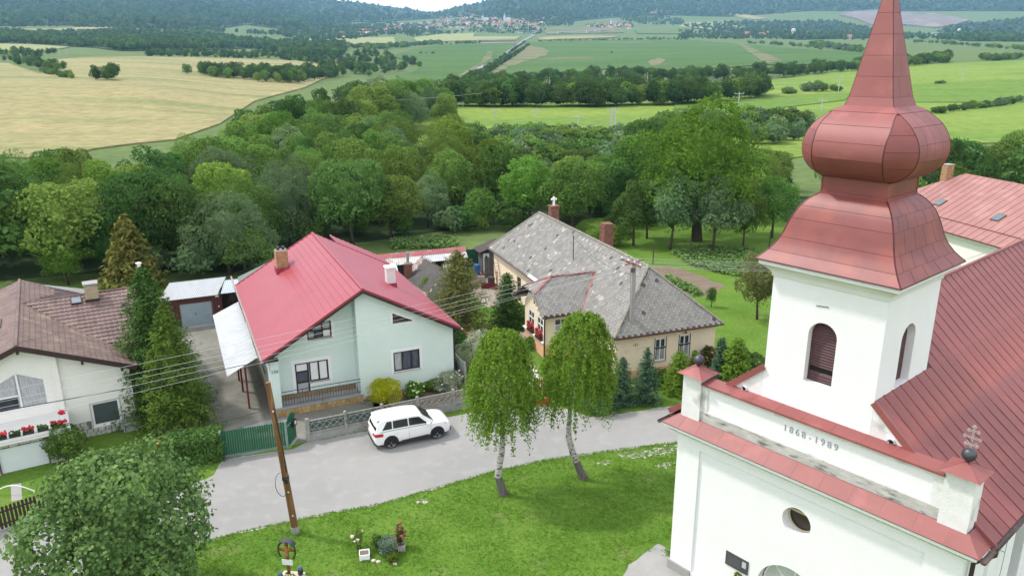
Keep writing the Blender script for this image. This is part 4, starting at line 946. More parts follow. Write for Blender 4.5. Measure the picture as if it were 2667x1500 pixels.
tg = MB(); tg.slab([(6.84, 0.12, 4.42), (8.05, 0.12, 4.42), (6.84, 0.12, 5.03)], 0.02); tgo = tg.build('window', M['brown_wood'], h1)
ts = MB()
for q, r2 in zip(tri, tri[1:] + tri[:1]):
    d = V((r2[0] - q[0], 0, r2[1] - q[1])); n = V((d.z, 0, -d.x)).normalized(); a, b = V((q[0], 0, q[1])), V((r2[0], 0, r2[1])); e = d.normalized() * 0.12
    ts.slab([a - e * 0.6, a - e * 0.6 + n * 0.12, b + e * 0.6 + n * 0.12, b + e * 0.6], 0.018, V((0, 1, 0)))
ts.build('surround', white_t, tgo)
tb2 = MB(); tb2.box(6.84, 8.0, -0.03, 0.1, 4.40, 4.425); tb2.build('sill', M['concrete'], tgo)
text_part('150', 0.26, M['black_metal'], h1, (0.2, -0.008, 2.65), (R(90), 0, 0), pitch=0.13)
# roof: two tin slopes of pressed tiles (rows of steps, ribs) as sheets, one object per sheet
def tin_sheet(a0, z0, a1, z1, b0, b1, nrow, parent, m_=tin):
    """pressed-metal sheet running from eave (a0,z0) up to ridge (a1,z1), stepped every tile row, ribbed across"""
    mb = MB(); d = V((a1 - a0, 0, z1 - z0)); L0 = d.length; d.normalize(); n = V((-d.z, 0, d.x)); n = n if n.z > 0 else -n
    o = V((a0, 0, z0)); nb = max(1, round((b1 - b0) / 0.19)); vs = []; fs = []
    prof = []
    for k in range(nrow):
        s0, s1 = L0 * k / nrow, L0 * (k + 1) / nrow
        prof += [(s0, 0.05), (s1 - 0.006, 0.006)]
    cols = []
    for i in range(nb * 4 + 1): cols.append((b0 + (b1 - b0) * i / (nb * 4), 0.007 * (0.5 + 0.5 * math.cos(2 * math.pi * i / 4)) ** 2))
    for s_, h in prof:
        for b, hb in cols: vs.append(o + d * s_ + n * (h + hb) + V((0, b, 0)))
    m_c = len(cols)
    up = (a1 - a0) > 0
    for i in range(len(prof) - 1):
        for j in range(m_c - 1):
            f = (i * m_c + j, i * m_c + j + 1, (i + 1) * m_c + j + 1, (i + 1) * m_c + j); fs.append(f[::-1] if up else f)
    mb.add(vs, fs); return mb.build('roof_sheet', m_, parent)
und = MB()
und.slab([(-0.36, -0.5, EZ), (RX, -0.5, RZ), (RX, HL, RZ), (-0.36, HL, EZ)], 0.09); und.slab([(RX, -0.5, RZ), (10.74, -0.5, 3.70), (10.74, 17.7, 3.70), (7.0, 17.7, rz1(7.0)), (7.0, HL, rz1(7.0)), (RX, HL, RZ)], 0.09)
und.build('roof', mat('roof_underside', srgb(70, 58, 56), 0.8, srgb(56, 46, 44), 4), h1)
nS = 13; wS = (HL + 0.5) / nS
for i in range(nS):
    b0, b1 = -0.5 + i * wS, -0.5 + (i + 1) * wS - 0.004
    tin_sheet(-0.38, EZ - 0.01, RX, RZ, b0, b1, 17, h1); tin_sheet(10.76, 3.69, RX, RZ, b0, b1, 17, h1)
for i in range(2): tin_sheet(10.76, 3.69, 6.95, rz1(6.95), HL + i * 1.55, HL + (i + 1) * 1.55 - 0.02, 11, h1)
rg = MB(); rg.tube([(RX, -0.52, RZ + 0.02), (RX, HL, RZ + 0.02)], 0.085, 8)
rg.tube([(7.0, HL, rz1(7.0) + 0.03), (7.0, 17.7, rz1(7.0) + 0.03)], 0.07, 6)
for a0, z0, a1, z1 in ((-0.38, EZ, RX, RZ), (10.76, 3.70, RX, RZ)):
    rg.beam((a0, -0.5, z0 + 0.02), (a1, -0.5, z1 + 0.02), 0.05, 0.11); rg.beam((a0, HL, z0 + 0.02), (a1, HL, z1 + 0.02), 0.05, 0.11)
rg.build('ridge_cap', tin, h1)
fs_ = MB()
for a0, z0, a1, z1 in ((-0.34, EZ - 0.1, RX, RZ - 0.11), (10.7, 3.59, RX, RZ - 0.11)): fs_.beam((a0, -0.46, z0), (a1, -0.46, z1), 0.03, 0.17)
fs_.obox((-0.3, -0.42, EZ - 0.16), X * 0.72, Y * 1.3, Z * 0.06)
fs_.build('fascia', M['brown_wood'], h1)
def gutter(parent, a, b0, b1, z, r=0.065, axis='y'):
    g = MB(); n = 6
    for i in range(n):
        t0, t1 = math.pi * (1 + i / n), math.pi * (1 + (i + 1) / n)
        g.quad((a + r * math.cos(t0), b0, z + r * math.sin(t0)), (a + r * math.cos(t1), b0, z + r * math.sin(t1)), (a + r * math.cos(t1), b1, z + r * math.sin(t1)), (a + r * math.cos(t0), b1, z + r * math.sin(t0)))
    for e in (b0, b1): g.poly([(a + r * math.cos(math.pi * (1 + i / n)), e, z + r * math.sin(math.pi * (1 + i / n))) for i in range(n + 1)])
    return g
gg = gutter(h1, 10.84, -0.55, 17.6, 3.64).build('gutter', mat('pale_gutter', srgb(176, 160, 156), 0.5, srgb(140, 120, 116), 4, metal=0.2), h1)
inst(gg.data, 'gutter', h1, (-11.3, 0, -0.14))
dpp = MB(); dpp.tube([(10.8, -0.1, 3.6), (10.5, 0.05, 3.3), (10.5, 0.05, 0.1)], 0.045, 6); dpp.build('downpipe', M['brown_wood'], h1)
dpp = MB(); dpp.tube([(-0.44, -0.05, 3.42), (-0.08, 0.1, 3.1), (-0.08, 0.1, 0.3)], 0.045, 6); dpp.build('downpipe', white_t, h1)
c1 = brick_chimney(h1, (2.5, 11.5), 0.74, 0.8, 4.9, 6.55, M['brick'], None)
fb = MB(); fb.box(2.5 - 0.46, 2.5 + 0.46, 11.5 - 0.52, 11.5 + 0.5, 4.9, 5.42); fb.build('flashing', tin, c1)
pt = MB()
for a in (2.33, 2.66): pt.tube([(a, 11.5, 6.5), (a, 11.5, 6.78)], 0.1, 8)
pt.build('pot', M['zinc'], c1)
cb = MB(); cb.box(7.96, 8.5, 5.05, 5.55, 4.6, 6.2); c2 = cb.build('chimney', mat('white_chimney', (0.7, 0.7, 0.68), 0.9, (0.6, 0.6, 0.57), 4), h1)
cc = MB(); cc.box(7.9, 8.56, 4.99, 5.61, 6.2, 6.3); cc.box(8.1, 8.36, 5.17, 5.43, 6.3, 6.31); cc.build('cap', white_t, c2)
fb = MB(); fb.box(7.9, 8.56, 4.99, 5.62, 4.6, 5.24); fb.build('flashing', tin, c2)
# white carport roof on red posts along the west side
cp = thing('carport', 'white corrugated carport roof on red steel posts beside the mint house', 'carport', (-13.0, 37.9, 0), R(24.2))
mb = MB(); n = 74
for i in range(n):
    y0, y1 = 0.25 + (11.2 - 0.25) * i / n, 0.25 + (11.2 - 0.25) * (i + 1) / n; k0, k1 = 0.018 * math.sin(i * 1.6), 0.018 * math.sin((i + 1) * 1.6); sk = 1.35
    mb.quad((-2.2, y0, 2.72 + k0), (-2.2, y1, 2.72 + k1), (-0.46, y1 + sk, 3.02 + k1), (-0.46, y0 + sk, 3.02 + k0))
mb.build('roof', mat('white_corrugated_sheet', (0.43, 0.45, 0.46), 0.55, (0.36, 0.38, 0.39), 0.8, 0.5, c3=(0.50, 0.51, 0.52), scale3=1.5), cp)
for (a, b) in ((-1.17, 1.75), (-1.27, 4.23), (-1.32, 5.97), (-1.4, 8.6)):
    mb = MB(); mb.box(a - 0.05, a + 0.05, b - 0.05, b + 0.05, 0, 2.82); mb.build('post', mat('red_oxide_post', srgb(128, 44, 40), 0.6, srgb(100, 34, 32), 4) if b < 2 else D.materials['red_oxide_post'], cp)
mb = MB(); mb.box(-1.4, -1.2, 1.2, 11, 2.76, 2.83); mb.build('beam', D.materials['red_oxide_post'], cp)
# ================================================================== CREAM HOUSE, number 151
h2 = thing('house', 'old cream house with a grey lichen-spotted slate roof and number 151', 'house', (6.08, 42.38, 0), R(20))
cream = mat('cream_plaster', srgb(234, 217, 192), 0.92, srgb(224, 206, 180), 1.0, 0.5, 0.2, 50, c3=srgb(206, 192, 170), scale3=1.4, lo3=0.6, hi3=0.75)
peach = mat('peach_plaster', srgb(222, 176, 138), 0.92, srgb(206, 158, 122), 1.0, 0.5, 0.2, 50)
slate_m = mat('grey_slate', srgb(132, 130, 125), 0.88, srgb(112, 110, 106), 1.6, 0.6, 0.25, 40, c3=srgb(166, 164, 154), scale3=2.6, lo3=0.60, hi3=0.70, island=0.13)
EZ2, RZ2, RX2 = 3.0, 6.25, 3.47
BL = 22.6
wb = MB()
wins = [(2.78, 3.53), (4.48, 5.23)]
wb.wall((0, 0, 0), X, Z, -Y, rect(0.1, 7.05, 0.55, 2.62), [rect(a, b, 0.95, 2.4) for a, b in wins], 0.16)
wb.wall((0.1, 0, 0), Y, Z, -X, rect(0, BL, 0.0, 2.62), [rect(12.2, 13.1, 1.1, 2.2), rect(16.0, 16.9, 0.1, 2.1)], 0.15)
wb.quad((7.05, 0, 0), (7.05, BL, 0), (7.05, BL, 3), (7.05, 0, 3)); wb.quad((7.05, BL, 0), (0.1, BL, 0), (0.1, BL, 3), (7.05, BL, 3))
wb.build('wall', cream, h2)
bb = MB(); bb.box(0.07, 7.08, -0.03, 0.05, 0, 0.55); bb.box(0.08, 7.07, -0.02, 0.04, 2.62, 3.0); bb.box(0.06, 0.12, 0.05, BL, 2.62, 3.0); bb.build('peach_band', peach, h2)
for a, b in wins:
    w = window(h2, (0, 0, 0), X, -Y, a, b, 0.95, 2.4, 0.07, M['white_paint'], 2, 2, None, True, None, vs=[0.95, 1.8, 2.4], sm=M['concrete'])
    gr = MB()
    for i in range(3): gr.box(a + 0.14 + i * 0.07, a + 0.16 + i * 0.07, -0.01, 0.0, 1.0, 1.72); gr.box(b - 0.30 + i * 0.07, b - 0.28 + i * 0.07, -0.01, 0.0, 1.0, 1.72)
    gr.build('grille', M['white_paint'], w)
    fm = MB(); fm.box(a - 0.05, b + 0.05, -0.02, -0.005, 1.76, 1.84)
    for e in (a - 0.045, b): fm.box(e, e + 0.045, -0.02, -0.004, 0.95, 2.45)
    fm.build('frame', M['black_metal'], w)
window(h2, (0.1, 0, 0), Y, -X, 12.2, 13.1, 1.1, 2.2, 0.08, M['white_paint'], 2)
dd = MB(); dd.box(0.18, 0.24, 16.0, 16.9, 0.1, 2.1); dd.build('door', M['brown_wood'], h2)
text_part('151', 0.25, mat('brown_number', srgb(92, 70, 60), 0.7), h2, (1.44, -0.008, 2.2), (R(90), 0, 0), pitch=0.13)
vt = MB(); vt.add([(4.72, -0.05, 2.5), (5.02, -0.05, 2.5), (4.87, -0.05, 2.68)], [(0, 1, 2)]); vt.build('vent', M['terracotta'], h2)
# slate roof: hips front and back. courses of diamond slates
und = MB(); c = [(-0.28, -0.47, EZ2), (7.22, -0.47, EZ2), (7.22, BL + 0.5, EZ2), (-0.28, BL + 0.5, EZ2)]; r0, r1 = (RX2, 2.45, RZ2), (RX2, 20.6, RZ2)
und.add([*c, r0, r1], [(0, 1, 4), (1, 2, 5, 4), (2, 3, 5), (3, 0, 4, 5), (0, 3, 2, 1)])
und.build('roof', mat('roof_battens', srgb(84, 82, 80), 0.9, srgb(66, 64, 62), 3), h2)
slate_meshes = []
for k in range(6):
    r_ = random.Random(k); mb = MB(); s_ = 0.215; q = lambda: r_.uniform(-0.012, 0.012)
    pts = [(-s_ + q(), 0 + q()), (0, -s_ + q()), (s_ + q(), 0), (0, s_ + q())]; e_ = r_.uniform(0, 0.006); lift = [0.007 + e_, 0.010 + e_, 0.007 + e_, 0.005 + e_]
    mb.add([(x, y, l) for (x, y), l in zip(pts, lift)] + [(x, y, l - 0.009) for (x, y), l in zip(pts, lift)], [(0, 1, 2, 3)] + [(i, i + 4, (i + 1) % 4 + 4, (i + 1) % 4) for i in range(4)])
    me = D.meshes.new('slate'); me.from_pydata(mb.v, [], mb.f); me.materials.append(slate_m); slate_meshes.append((me, mb))
def slate_face(tri, keep_objects, stuff_mb, parent, cam_local):
    """cover planar roof face with diamond slates; first edge is the eave"""
    A, B = V(tri[0]), V(tri[1]); u = (B - A).normalized(); n = u.cross(V(tri[-1]) - A).normalized(); n = n if n.z > 0 else -n; v = n.cross(u)
    if v.z < 0: v = -v
    pl = [((V(p) - A).dot(u), (V(p) - A).dot(v)) for p in tri]; W_ = max(p[0] for p in pl); H_ = max(p[1] for p in pl); out = []
    du, dv = 0.40, 0.20; j = 0; y = 0.14
    while y < H_:
        x = (du / 2 if j % 2 else 0) + min(p[0] for p in pl)
        while x < W_:
            if inpoly(np.array([x]), np.array([y]), pl)[0]: out.append((x, y))
            x += du
        y += dv; j += 1
    res = []
    for x, y in out:
        pos = A + u * x + v * y + n * 0.012
        res.append((pos, u, v, n))
    return res
fr = slate_face([c[0], c[1], r0], 0, None, h2, None)
left = slate_face([c[3], c[0], r0, r1], 0, None, h2, None); right = slate_face([c[1], c[2], r1, r0], 0, None, h2, None)
rest = MB(); objs = []
front_left = sorted(left, key=lambda q: q[0].y)
todo = fr + front_left
n_obj = 0
for pos, u, v, n in todo + right:
    k = rnd.randrange(6); mtx = Matrix((u, v, n)).transposed().to_4x4(); mtx.translation = pos
    if rnd.random() < 0.012: continue                  # a slate is missing here and there
    mtx = mtx @ Matrix.Rotation(rnd.gauss(0, 0.03), 4, 'Z')
    if n_obj < 298:
        o = inst(slate_meshes[k][0], 'slate', h2); o.matrix_basis = mtx; n_obj += 1
    else:
        mb = slate_meshes[k][1]; rest.add([mtx @ V(p) for p in mb.v], mb.f)
rest.build('slates', slate_m, h2, kind='stuff')
rc = MB(); lich = mat('ridge_tiles', srgb(150, 148, 140), 0.9, srgb(120, 116, 104), 5, 0.6, c3=srgb(160, 148, 104), scale3=6)
for a, b in ((r0, r1), (c[0], r0), (c[1], r0), (c[3], r1), (c[2], r1)):
    a, b = V(a) + Z * 0.03, V(b) + Z * 0.03; n = int((b - a).length / 0.4)
    for i in range(n):
        p, q = a.lerp(b, i / n), a.lerp(b, (i + 1.08) / n); rc.tube([p, q], [0.075, 0.09], 6)
rc.build('ridge_tiles', lich, h2, kind='stuff')
g = gutter(h2, -0.34, -0.5, BL + 0.5, 2.98, 0.06); g.build('gutter', M['gutter'], h2)
g = MB(); g.tube([(-0.3, -0.54, 2.96), (7.25, -0.54, 2.96)], 0.055, 6); g.build('gutter', M['brown_wood'], h2)
for y0, y1 in ((8.9, 10.4), (11.6, 13.6)): gz = MB(); gz.slab([(-0.3, y0, 3.02), (-0.12, y0, 3.17), (-0.12, y1, 3.17), (-0.3, y1, 3.02)], 0.01); gz.build('eave_flashing', M['white_paint'], h2)
# porch with glazed front
pa = -2.45
pw = MB(); P0, P1 = 4.93, 8.45
pw.wall((pa, 0, 0), Y, Z, -X, [(P0, 0), (P1, 0), (P1, 2.95), (7.75, 3.75), (7.1, 4.3), (6.3, 4.3), (5.7, 3.75), (P0, 2.95)], [rect(5.2, 6.2, 1.12, 2.55), rect(6.75, 7.75, 1.12, 2.55), [(6.5, 3.15), (6.95, 3.15), (6.72, 3.6)]], 0.12)
pw.wall((0, P0, 0), X, Z, -Y, rect(pa, 0.1, 0.9, 2.95), [rect(-1.75, 0.0, 1.75, 2.6)], 0.1); pw.quad((0.1, P1, 0), (pa, P1, 0), (pa, P1, 2.95), (0.1, P1, 2.95))
po = pw.build('porch', cream, h2)
pk = MB(); pk.box(pa - 0.03, pa + 0.06, P0 - 0.03, P1 + 0.03, 0, 1.02); pk.box(pa + 0.06, 0.08, P0 - 0.03, P0 + 0.04, 0, 0.9); pk.build('peach_base', peach, po)
sl = MB(); sl.box(pa - 0.16, pa + 0.05, P0 - 0.05, P1 + 0.05, 1.03, 1.1); sl.build('ledge', M['white_paint'], po)
for y0 in (5.2, 6.75): window(h2, (pa, 0, 0), Y, -X, y0, y0 + 1.0, 1.12, 2.55, 0.06, M['white_paint'], 2, 3, None, False, fw=0.06)
window(h2, (0, P0, 0), X, -Y, -1.75, 0.0, 1.75, 2.6, 0.06, M['white_paint'], 4, 2, [M['curtain'], M['glass']], True, fw=0.05)
vb = MB(); vb.poly([(pa - 0.005 + 0.08, 6.5, 3.15), (pa + 0.075, 6.95, 3.15), (pa + 0.075, 6.72, 3.6)]); vb.build('vent', M['dark_hole'], po)
pr = 6.7
def main_a(z): return -0.28 + (z - EZ2) / (RZ2 - EZ2) * (RX2 + 0.28)
pf = MB()
RT = (pa + 1.15, pr, 4.82); RB = (main_a(4.82) + 0.1, pr, 4.82)
er, el = (pa - 0.42, 4.3, 2.98), (pa - 0.42, 9.1, 2.98); jr, jl = (pa - 0.42, 5.75, 4.0917), (pa - 0.42, 7.65, 4.0917)
er2, el2 = (main_a(2.98) + 0.05, 4.3, 2.98), (main_a(2.98) + 0.05, 9.1, 2.98)
for f in ([er, er2, RB, RT, jr], [RT, RB, el2, el, jl], [jr, RT, jl]): pf.slab([V(p) + Z * 0.12 for p in f], 0.1)
prf = pf.build('porch_roof', D.materials['roof_battens'], h2)
psl = MB(); pobj = 0
for f in ([er, er2, RB, RT, jr], [el2, el, jl, RT, RB], [jr, jl, RT]):
    f = [V(p) + Z * 0.12 for p in f]
    if f[0].y > 9: f = [f[1], f[0], f[4], f[3], f[2]]; f = [V(p) for p in f]
    for pos, u, v, n in slate_face(f, 0, None, h2, None):
        k = rnd.randrange(6); mtx = Matrix((u, v, n)).transposed().to_4x4(); mtx.translation = pos
        if pobj < 130: o = inst(slate_meshes[k][0], 'slate', prf); o.matrix_basis = mtx; pobj += 1
        else: psl.add([mtx @ V(p) for p in slate_meshes[k][1].v], slate_meshes[k][1].f)
psl.build('slates', slate_m, prf, kind='stuff')
rr_ = MB(); up = Z * 0.15
for a, b in ((RT, RB), (RT, jr), (RT, jl)): rr_.beam(V(a) + up, V(b) + up, 0.2, 0.05)
rr_.build('ridge_flashing', M['metal_roof'], prf)
for q in ((er2, RB),):
    vf = MB(); vf.beam(V(q[0]) + Z * 0.16 + X * 0.1, V(q[1]) + Z * 0.16, 0.16, 0.02); vf.build('valley_flashing', M['metal_roof'], prf)
bg_ = MB()
for a, b in ((er, jr), (jr, jl), (jl, el)): bg_.beam(V(a) + Z * 0.06, V(b) + Z * 0.06, 0.03, 0.14)
bg_.build('bargeboard', M['brown_wood'], prf)
g = MB(); g.tube([(pa - 0.45, 4.24, 3.02), (0.0, 4.24, 3.02)], 0.055, 6); g.tube([(pa - 0.1, 4.26, 2.98), (pa - 0.05, 4.82, 2.7), (pa - 0.05, 4.86, 0.1)], 0.045, 6); g.build('gutter', M['brown_wood'], prf)
# two chimneys behind the ridge and a roof pole
k1 = brick_chimney(h2, (4.25, 19.3), 0.66, 0.66, 4.9, 6.95, M['brick_red'], 'flat', capm=M['brick_red'])
fl = MB(); fl.tube([(4.25, 19.3, 7.0), (4.25, 19.3, 7.75)], 0.1, 8); fl.tube([(4.02, 19.3, 7.55), (4.48, 19.3, 7.55)], 0.09, 8); fl.build('flue', M['white_paint'], k1)
k2 = brick_chimney(h2, (4.6, 10.4), 0.72, 0.72, 4.8, 7.05, M['brick_red'], None)
ck = MB(); ck.box(4.18, 5.02, 9.98, 10.82, 7.05, 7.2); ck.box(4.24, 4.96, 10.04, 10.76, 7.2, 7.32); ck.build('cap', M['brick_red'], k2)
rp_ = MB(); rp_.tube([(1.9, 10.2, 4.8), (1.9, 10.2, 6.7)], 0.035, 6); rp_.build('roof_pole', M['bark'], h2)
br = MB(); br.tube([(-0.2, 1.9, 2.6), (0.1, 1.9, 2.6)], 0.01, 4); br.build('bracket', M['black_metal'], h2)
# ================================================================== WHITE HOUSE with brown tiled roof (left edge)
h3 = thing('house', 'off-white house with brown tiled roof, pointed bay window and garage under its flowered balcony', 'house', (-22.257, 35.661, 0), R(31))
offw = mat('off_white_plaster', srgb(234, 232, 226), 0.92, srgb(226, 224, 217), 0.9, 0.5, 0.15, 60)
tile_m = mat('brown_roof_tile', srgb(120, 100, 95), 0.75, srgb(100, 83, 79), 1.2, 0.6, 0.15, 30, c3=srgb(130, 114, 98), scale3=1.0, lo3=0.58, hi3=0.75, island=0.15)
RA, RZ3, RE, EZ3 = -2.09, 5.71, 2.87, 3.62
def fz(a): return RZ3 - (RZ3 - EZ3) * abs(a - RA) / (RE - RA)
bw = [(-3.5, 2.25), (-1.27, 2.25), (-1.27, 3.62), (-2.38, 4.17), (-3.5, 3.62)]
wb = MB()
wb.wall((0, 0, 0), X, Z, -Y, [(-6.7, 0), (2.55, 0), (2.55, fz(2.55) - 0.12), (RA, RZ3 - 0.14), (-6.7, fz(-6.7) - 0.12)], [rect(0.5, 1.84, 0.48, 1.8), bw], 0.13)
wb.quad((2.55, 0, 0), (2.55, 1.4, 0), (2.55, 1.4, 3.7), (2.55, 0, 3.7)); wb.quad((2.55, 1.4, 0), (4.5, 1.4, 0), (4.5, 1.4, 3.75), (2.55, 1.4, 3.75)); wb.poly([(4.5, 1.4, 0), (4.5, 12.4, 0), (4.5, 12.4, 3.7), (4.5, 7.1, 5.6), (4.5, 1.4, 3.7)])
wb.quad((-6.7, 12.4, 0), (-6.7, 0, 0), (-6.7, 0, 3.7), (-6.7, 12.4, 3.7)); wb.poly([(4.5, 12.4, 0), (-6.7, 12.4, 0), (-6.7, 12.4, 3.7), (RA, 12.4, RZ3 - 0.1), (4.5, 12.4, 3.7)])
wb.box(-0.86, -0.6, -0.2, 0.0, 1.85, fz(-0.7) - 0.1)
wb.build('wall', offw, h3)
window(h3, (0, 0, 0), X, -Y, 0.5, 1.84, 0.48, 1.8, 0.08, M['white_paint'], 1, 1, mat('insect_screen', srgb(72, 84, 84), 0.8, srgb(60, 70, 70), 8), True, fw=0.1, sm=M['white_paint'], surround=(0.05, mat('grey_trim', srgb(190, 188, 180), 0.8)))
bo = MB(); bo.poly([(a, 0.09, z) for a, z in bw]); bwo = bo.build('bay_window', M['curtain'], h3)
for pts, mm in (([(-1.32, 2.3), (-2.3, 2.3), (-2.3, 4.1), (-1.32, 3.6)], M['curtain']), ([(-2.5, 2.3), (-3.45, 2.3), (-3.45, 2.95), (-2.5, 2.95)], M['glass']), ([(-2.5, 3.0), (-3.45, 3.0), (-3.45, 3.6), (-2.5, 4.08)], M['curtain'])):
    g = MB(); g.poly([(a, 0.07, z) for a, z in pts]); g.build('pane', mm, bwo)
bf = MB()
for (a, z), (b, z2) in zip(bw, bw[1:] + bw[:1]): bf.beam((a, 0.05, z), (b, 0.05, z2), 0.06, 0.09, up=(0, 0, 1) if a != b else (1, 0, 0))
bf.box(-2.44, -2.35, 0.03, 0.08, 2.25, 4.1); bf.box(-3.5, -2.4, 0.03, 0.075, 2.93, 3.01)
bf.build('frame', M['white_paint'], bwo)
stw = mat('white_field_stone', srgb(206, 204, 198), 0.85, srgb(178, 176, 170), 3, 0.6, 0.2, 30, island=0.08)
mo = MB(); mo.box(-0.55, 0.42, -0.02, 0.0, 0, 0.86); mo.box(0.42, 1.92, -0.02, 0.0, 0, 0.4); mo.box(1.92, 2.57, -0.02, 0.0, 0, 0.86); mo.build('plinth', mat('dark_mortar', srgb(120, 118, 114), 0.95), h3)
stones(h3, (0, -0.02, 0), X, -Y, -0.5, 2.55, 0.0, 0.86, 0.21, stw, seed=8, skip=[(0.42, 1.92, 0.45, 1.0)])
# garage block with balcony on top
gb = MB()
gb.wall((0, -2.1, 0), X, Z, -Y, rect(-8, -0.62, 0, 1.55), [rect(-3.56, -1.6, 0.0, 1.3)], 0.1); gb.quad((-0.62, -2.1, 0), (-0.62, 0, 0), (-0.62, 0, 1.55), (-0.62, -2.1, 1.55))
gbo = gb.build('garage', mat('stone_facing', srgb(150, 148, 142), 0.9, srgb(120, 118, 112), 4), h3)
stones(gbo, (0, -2.1, 0), X, -Y, -1.55, -0.65, 0.0, 1.5, 0.3, stw, seed=5); stones(gbo, (0, -2.1, 0), X, -Y, -4.4, -1.55, 1.32, 1.54, 0.3, stw, seed=6); stones(gbo, (0, -2.1, 0), X, -Y, -4.2, -3.6, 0, 1.3, 0.3, stw, seed=7)
gd = MB(); gd.box(-3.56, -1.6, -2.04, -2.0, 0.02, 1.3); gdo = gd.build('garage_door', mat('pale_door', srgb(214, 220, 222), 0.5, srgb(206, 212, 214), 2), gbo)
gf = MB(); gf.box(-3.6, -3.55, -2.12, -1.98, 0, 1.34); gf.box(-1.61, -1.56, -2.12, -1.98, 0, 1.34); gf.box(-3.6, -1.56, -2.12, -1.98, 1.3, 1.35); gf.build('frame', M['gutter'], gbo)
bl_ = MB(); bl_.box(-8, -0.5, -2.22, 0.0, 1.55, 1.72); bl_.box(-8, -0.47, -2.28, -2.18, 1.66, 1.78); bl_.box(-8, -0.47, -2.34, -2.2, 1.55, 1.62); bl_.box(-8, -0.53, -2.2, -0.01, 1.72, 1.735); bl_.build('balcony', mat('balcony_white', (0.72, 0.71, 0.68), 0.85, (0.66, 0.65, 0.62), 1.5), h3)
# roof: tile courses as stepped, ribbed sheets laid over each slope
def tile_slope(name, poly, eave, up, parent, m_, pitch=0.33, rib=0.23, amp=0.028, step=0.035):
    """tiles over a planar slope cut to polygon poly: courses stepped every pitch, ribs every rib"""
    eave, up = V(eave).normalized(), V(up).normalized(); n = eave.cross(up).normalized(); n = n if n.z > 0 else -n; A = V(poly[0])
    pl = [((V(p) - A).dot(eave), (V(p) - A).dot(up)) for p in poly]; u0, u1 = min(p[0] for p in pl), max(p[0] for p in pl); v0, v1 = min(p[1] for p in pl), max(p[1] for p in pl)
    mb = MB(); nc = int((u1 - u0) / rib) + 1; nr = int((v1 - v0) / pitch) + 1
    for j in range(nr):
        for i in range(nc):
            x0, y0 = u0 + i * rib, v0 + j * pitch
            if not inpoly(np.array([x0 + rib / 2]), np.array([y0 + pitch / 2]), pl)[0]: continue
            P = lambda x, y, h: A + eave * x + up * y + n * h
            t = rnd.uniform(-0.004, 0.004); vs = []
            for y, h in ((y0, 0.004), (y0, step + t), (y0 + pitch, 0.008)):
                for x, a in ((x0, 0.0), (x0 + rib * 0.3, amp), (x0 + rib * 0.6, amp * 0.25), (x0 + rib, 0.0)): vs.append(P(x, y, h + (a if h > 0.005 else 0)))
            f = []
            for r_ in range(2):
                for c in range(3): f.append((r_ * 4 + c, r_ * 4 + c + 1, (r_ + 1) * 4 + c + 1, (r_ + 1) * 4 + c))
            mb.add(vs, f)
    o = mb.build(name, m_, parent, kind='stuff'); bm = bmesh.new(); bm.from_mesh(o.data)
    for f in bm.faces:
        if f.normal.dot(n) < -0.01: f.normal_flip()
    bm.to_mesh(o.data); bm.free(); return o
F0, FB = -0.62, 12.5
vt, vb = (-1.75, 7.1, 5.64), (2.87, 0.93, 3.62)
r3 = MB()
r3.slab([(RA, F0, RZ3), (RE, F0, EZ3), (RE, 0.93, EZ3), (-1.95, 7.1, 5.66), (RE, 12.2, EZ3), (RE, FB, EZ3), (RA, FB, RZ3)], 0.1)
r3.slab([(RA, F0, RZ3), (RA, FB, RZ3), (-7.05, FB, EZ3), (-7.05, F0, EZ3)], 0.1, (-0.38, 0, 0.92))
r3.slab([(-1.95, 7.1, 5.66), (RE, 0.93, EZ3), (4.8, 0.93, EZ3), (4.8, 7.1, 5.72)], 0.1, (0, -0.32, 0.95)); r3.slab([(-1.95, 7.1, 5.66), (4.8, 7.1, 5.72), (4.8, 13.2, EZ3), (RE, 13.2, EZ3)], 0.1, (0, 0.32, 0.95))
roof3 = r3.build('roof', M['brown_wood'], h3)
dn = V((RE - RA, 0, EZ3 - RZ3))
tile_slope('tiles', [(RE, F0, EZ3), (RE, 0.93, EZ3), (-1.95, 7.1, 5.66), (-0.2, 11.2, 4.9), (-0.9, FB, 5.2), (RA, FB, RZ3), (RA, F0, RZ3)], (0, 1, 0), -dn, roof3, mat('worn_brown_tile', srgb(120, 101, 94), 0.8, srgb(102, 85, 79), 1.2, 0.6, 0.15, 30, c3=srgb(130, 116, 102), scale3=1.4, lo3=0.55, hi3=0.75, island=0.14), pitch=0.27, rib=0.24)
tile_slope('tiles', [(-7.05, F0, EZ3), (-7.05, FB, EZ3), (RA, FB, RZ3), (RA, F0, RZ3)], (0, 1, 0), (RA + 7.05, 0, RZ3 - EZ3), roof3, tile_m)
tile_slope('tiles', [(RE, 0.93, EZ3), (4.8, 0.93, EZ3), (4.8, 7.1, 5.72), (-1.95, 7.1, 5.66)], (1, 0, 0), (0, 6.17, 2.07), roof3, tile_m, pitch=0.36, rib=0.25, step=0.05)
rt = MB()
for a, b in (((RA, F0, RZ3), (RA, FB, RZ3)), ((-1.95, 7.1, 5.66), (4.8, 7.1, 5.72)), ((RE, F0, EZ3), (RE, 0.93, EZ3))):
    a, b = V(a), V(b); n = int((b - a).length / 0.36)
    for i in range(n): rt.tube([a.lerp(b, i / n) + Z * 0.03, a.lerp(b, (i + 1.05) / n) + Z * 0.03], [0.075, 0.09], 6)
rt.build('ridge_tiles', tile_m, roof3, kind='stuff')
vl = MB(); vl.beam((RE, 0.93, EZ3 + 0.04), (-1.95, 7.1, 5.70), 0.16, 0.03); vl.build('valley', mat('valley_sheet', srgb(108, 84, 78), 0.6), roof3)
fa3 = MB()
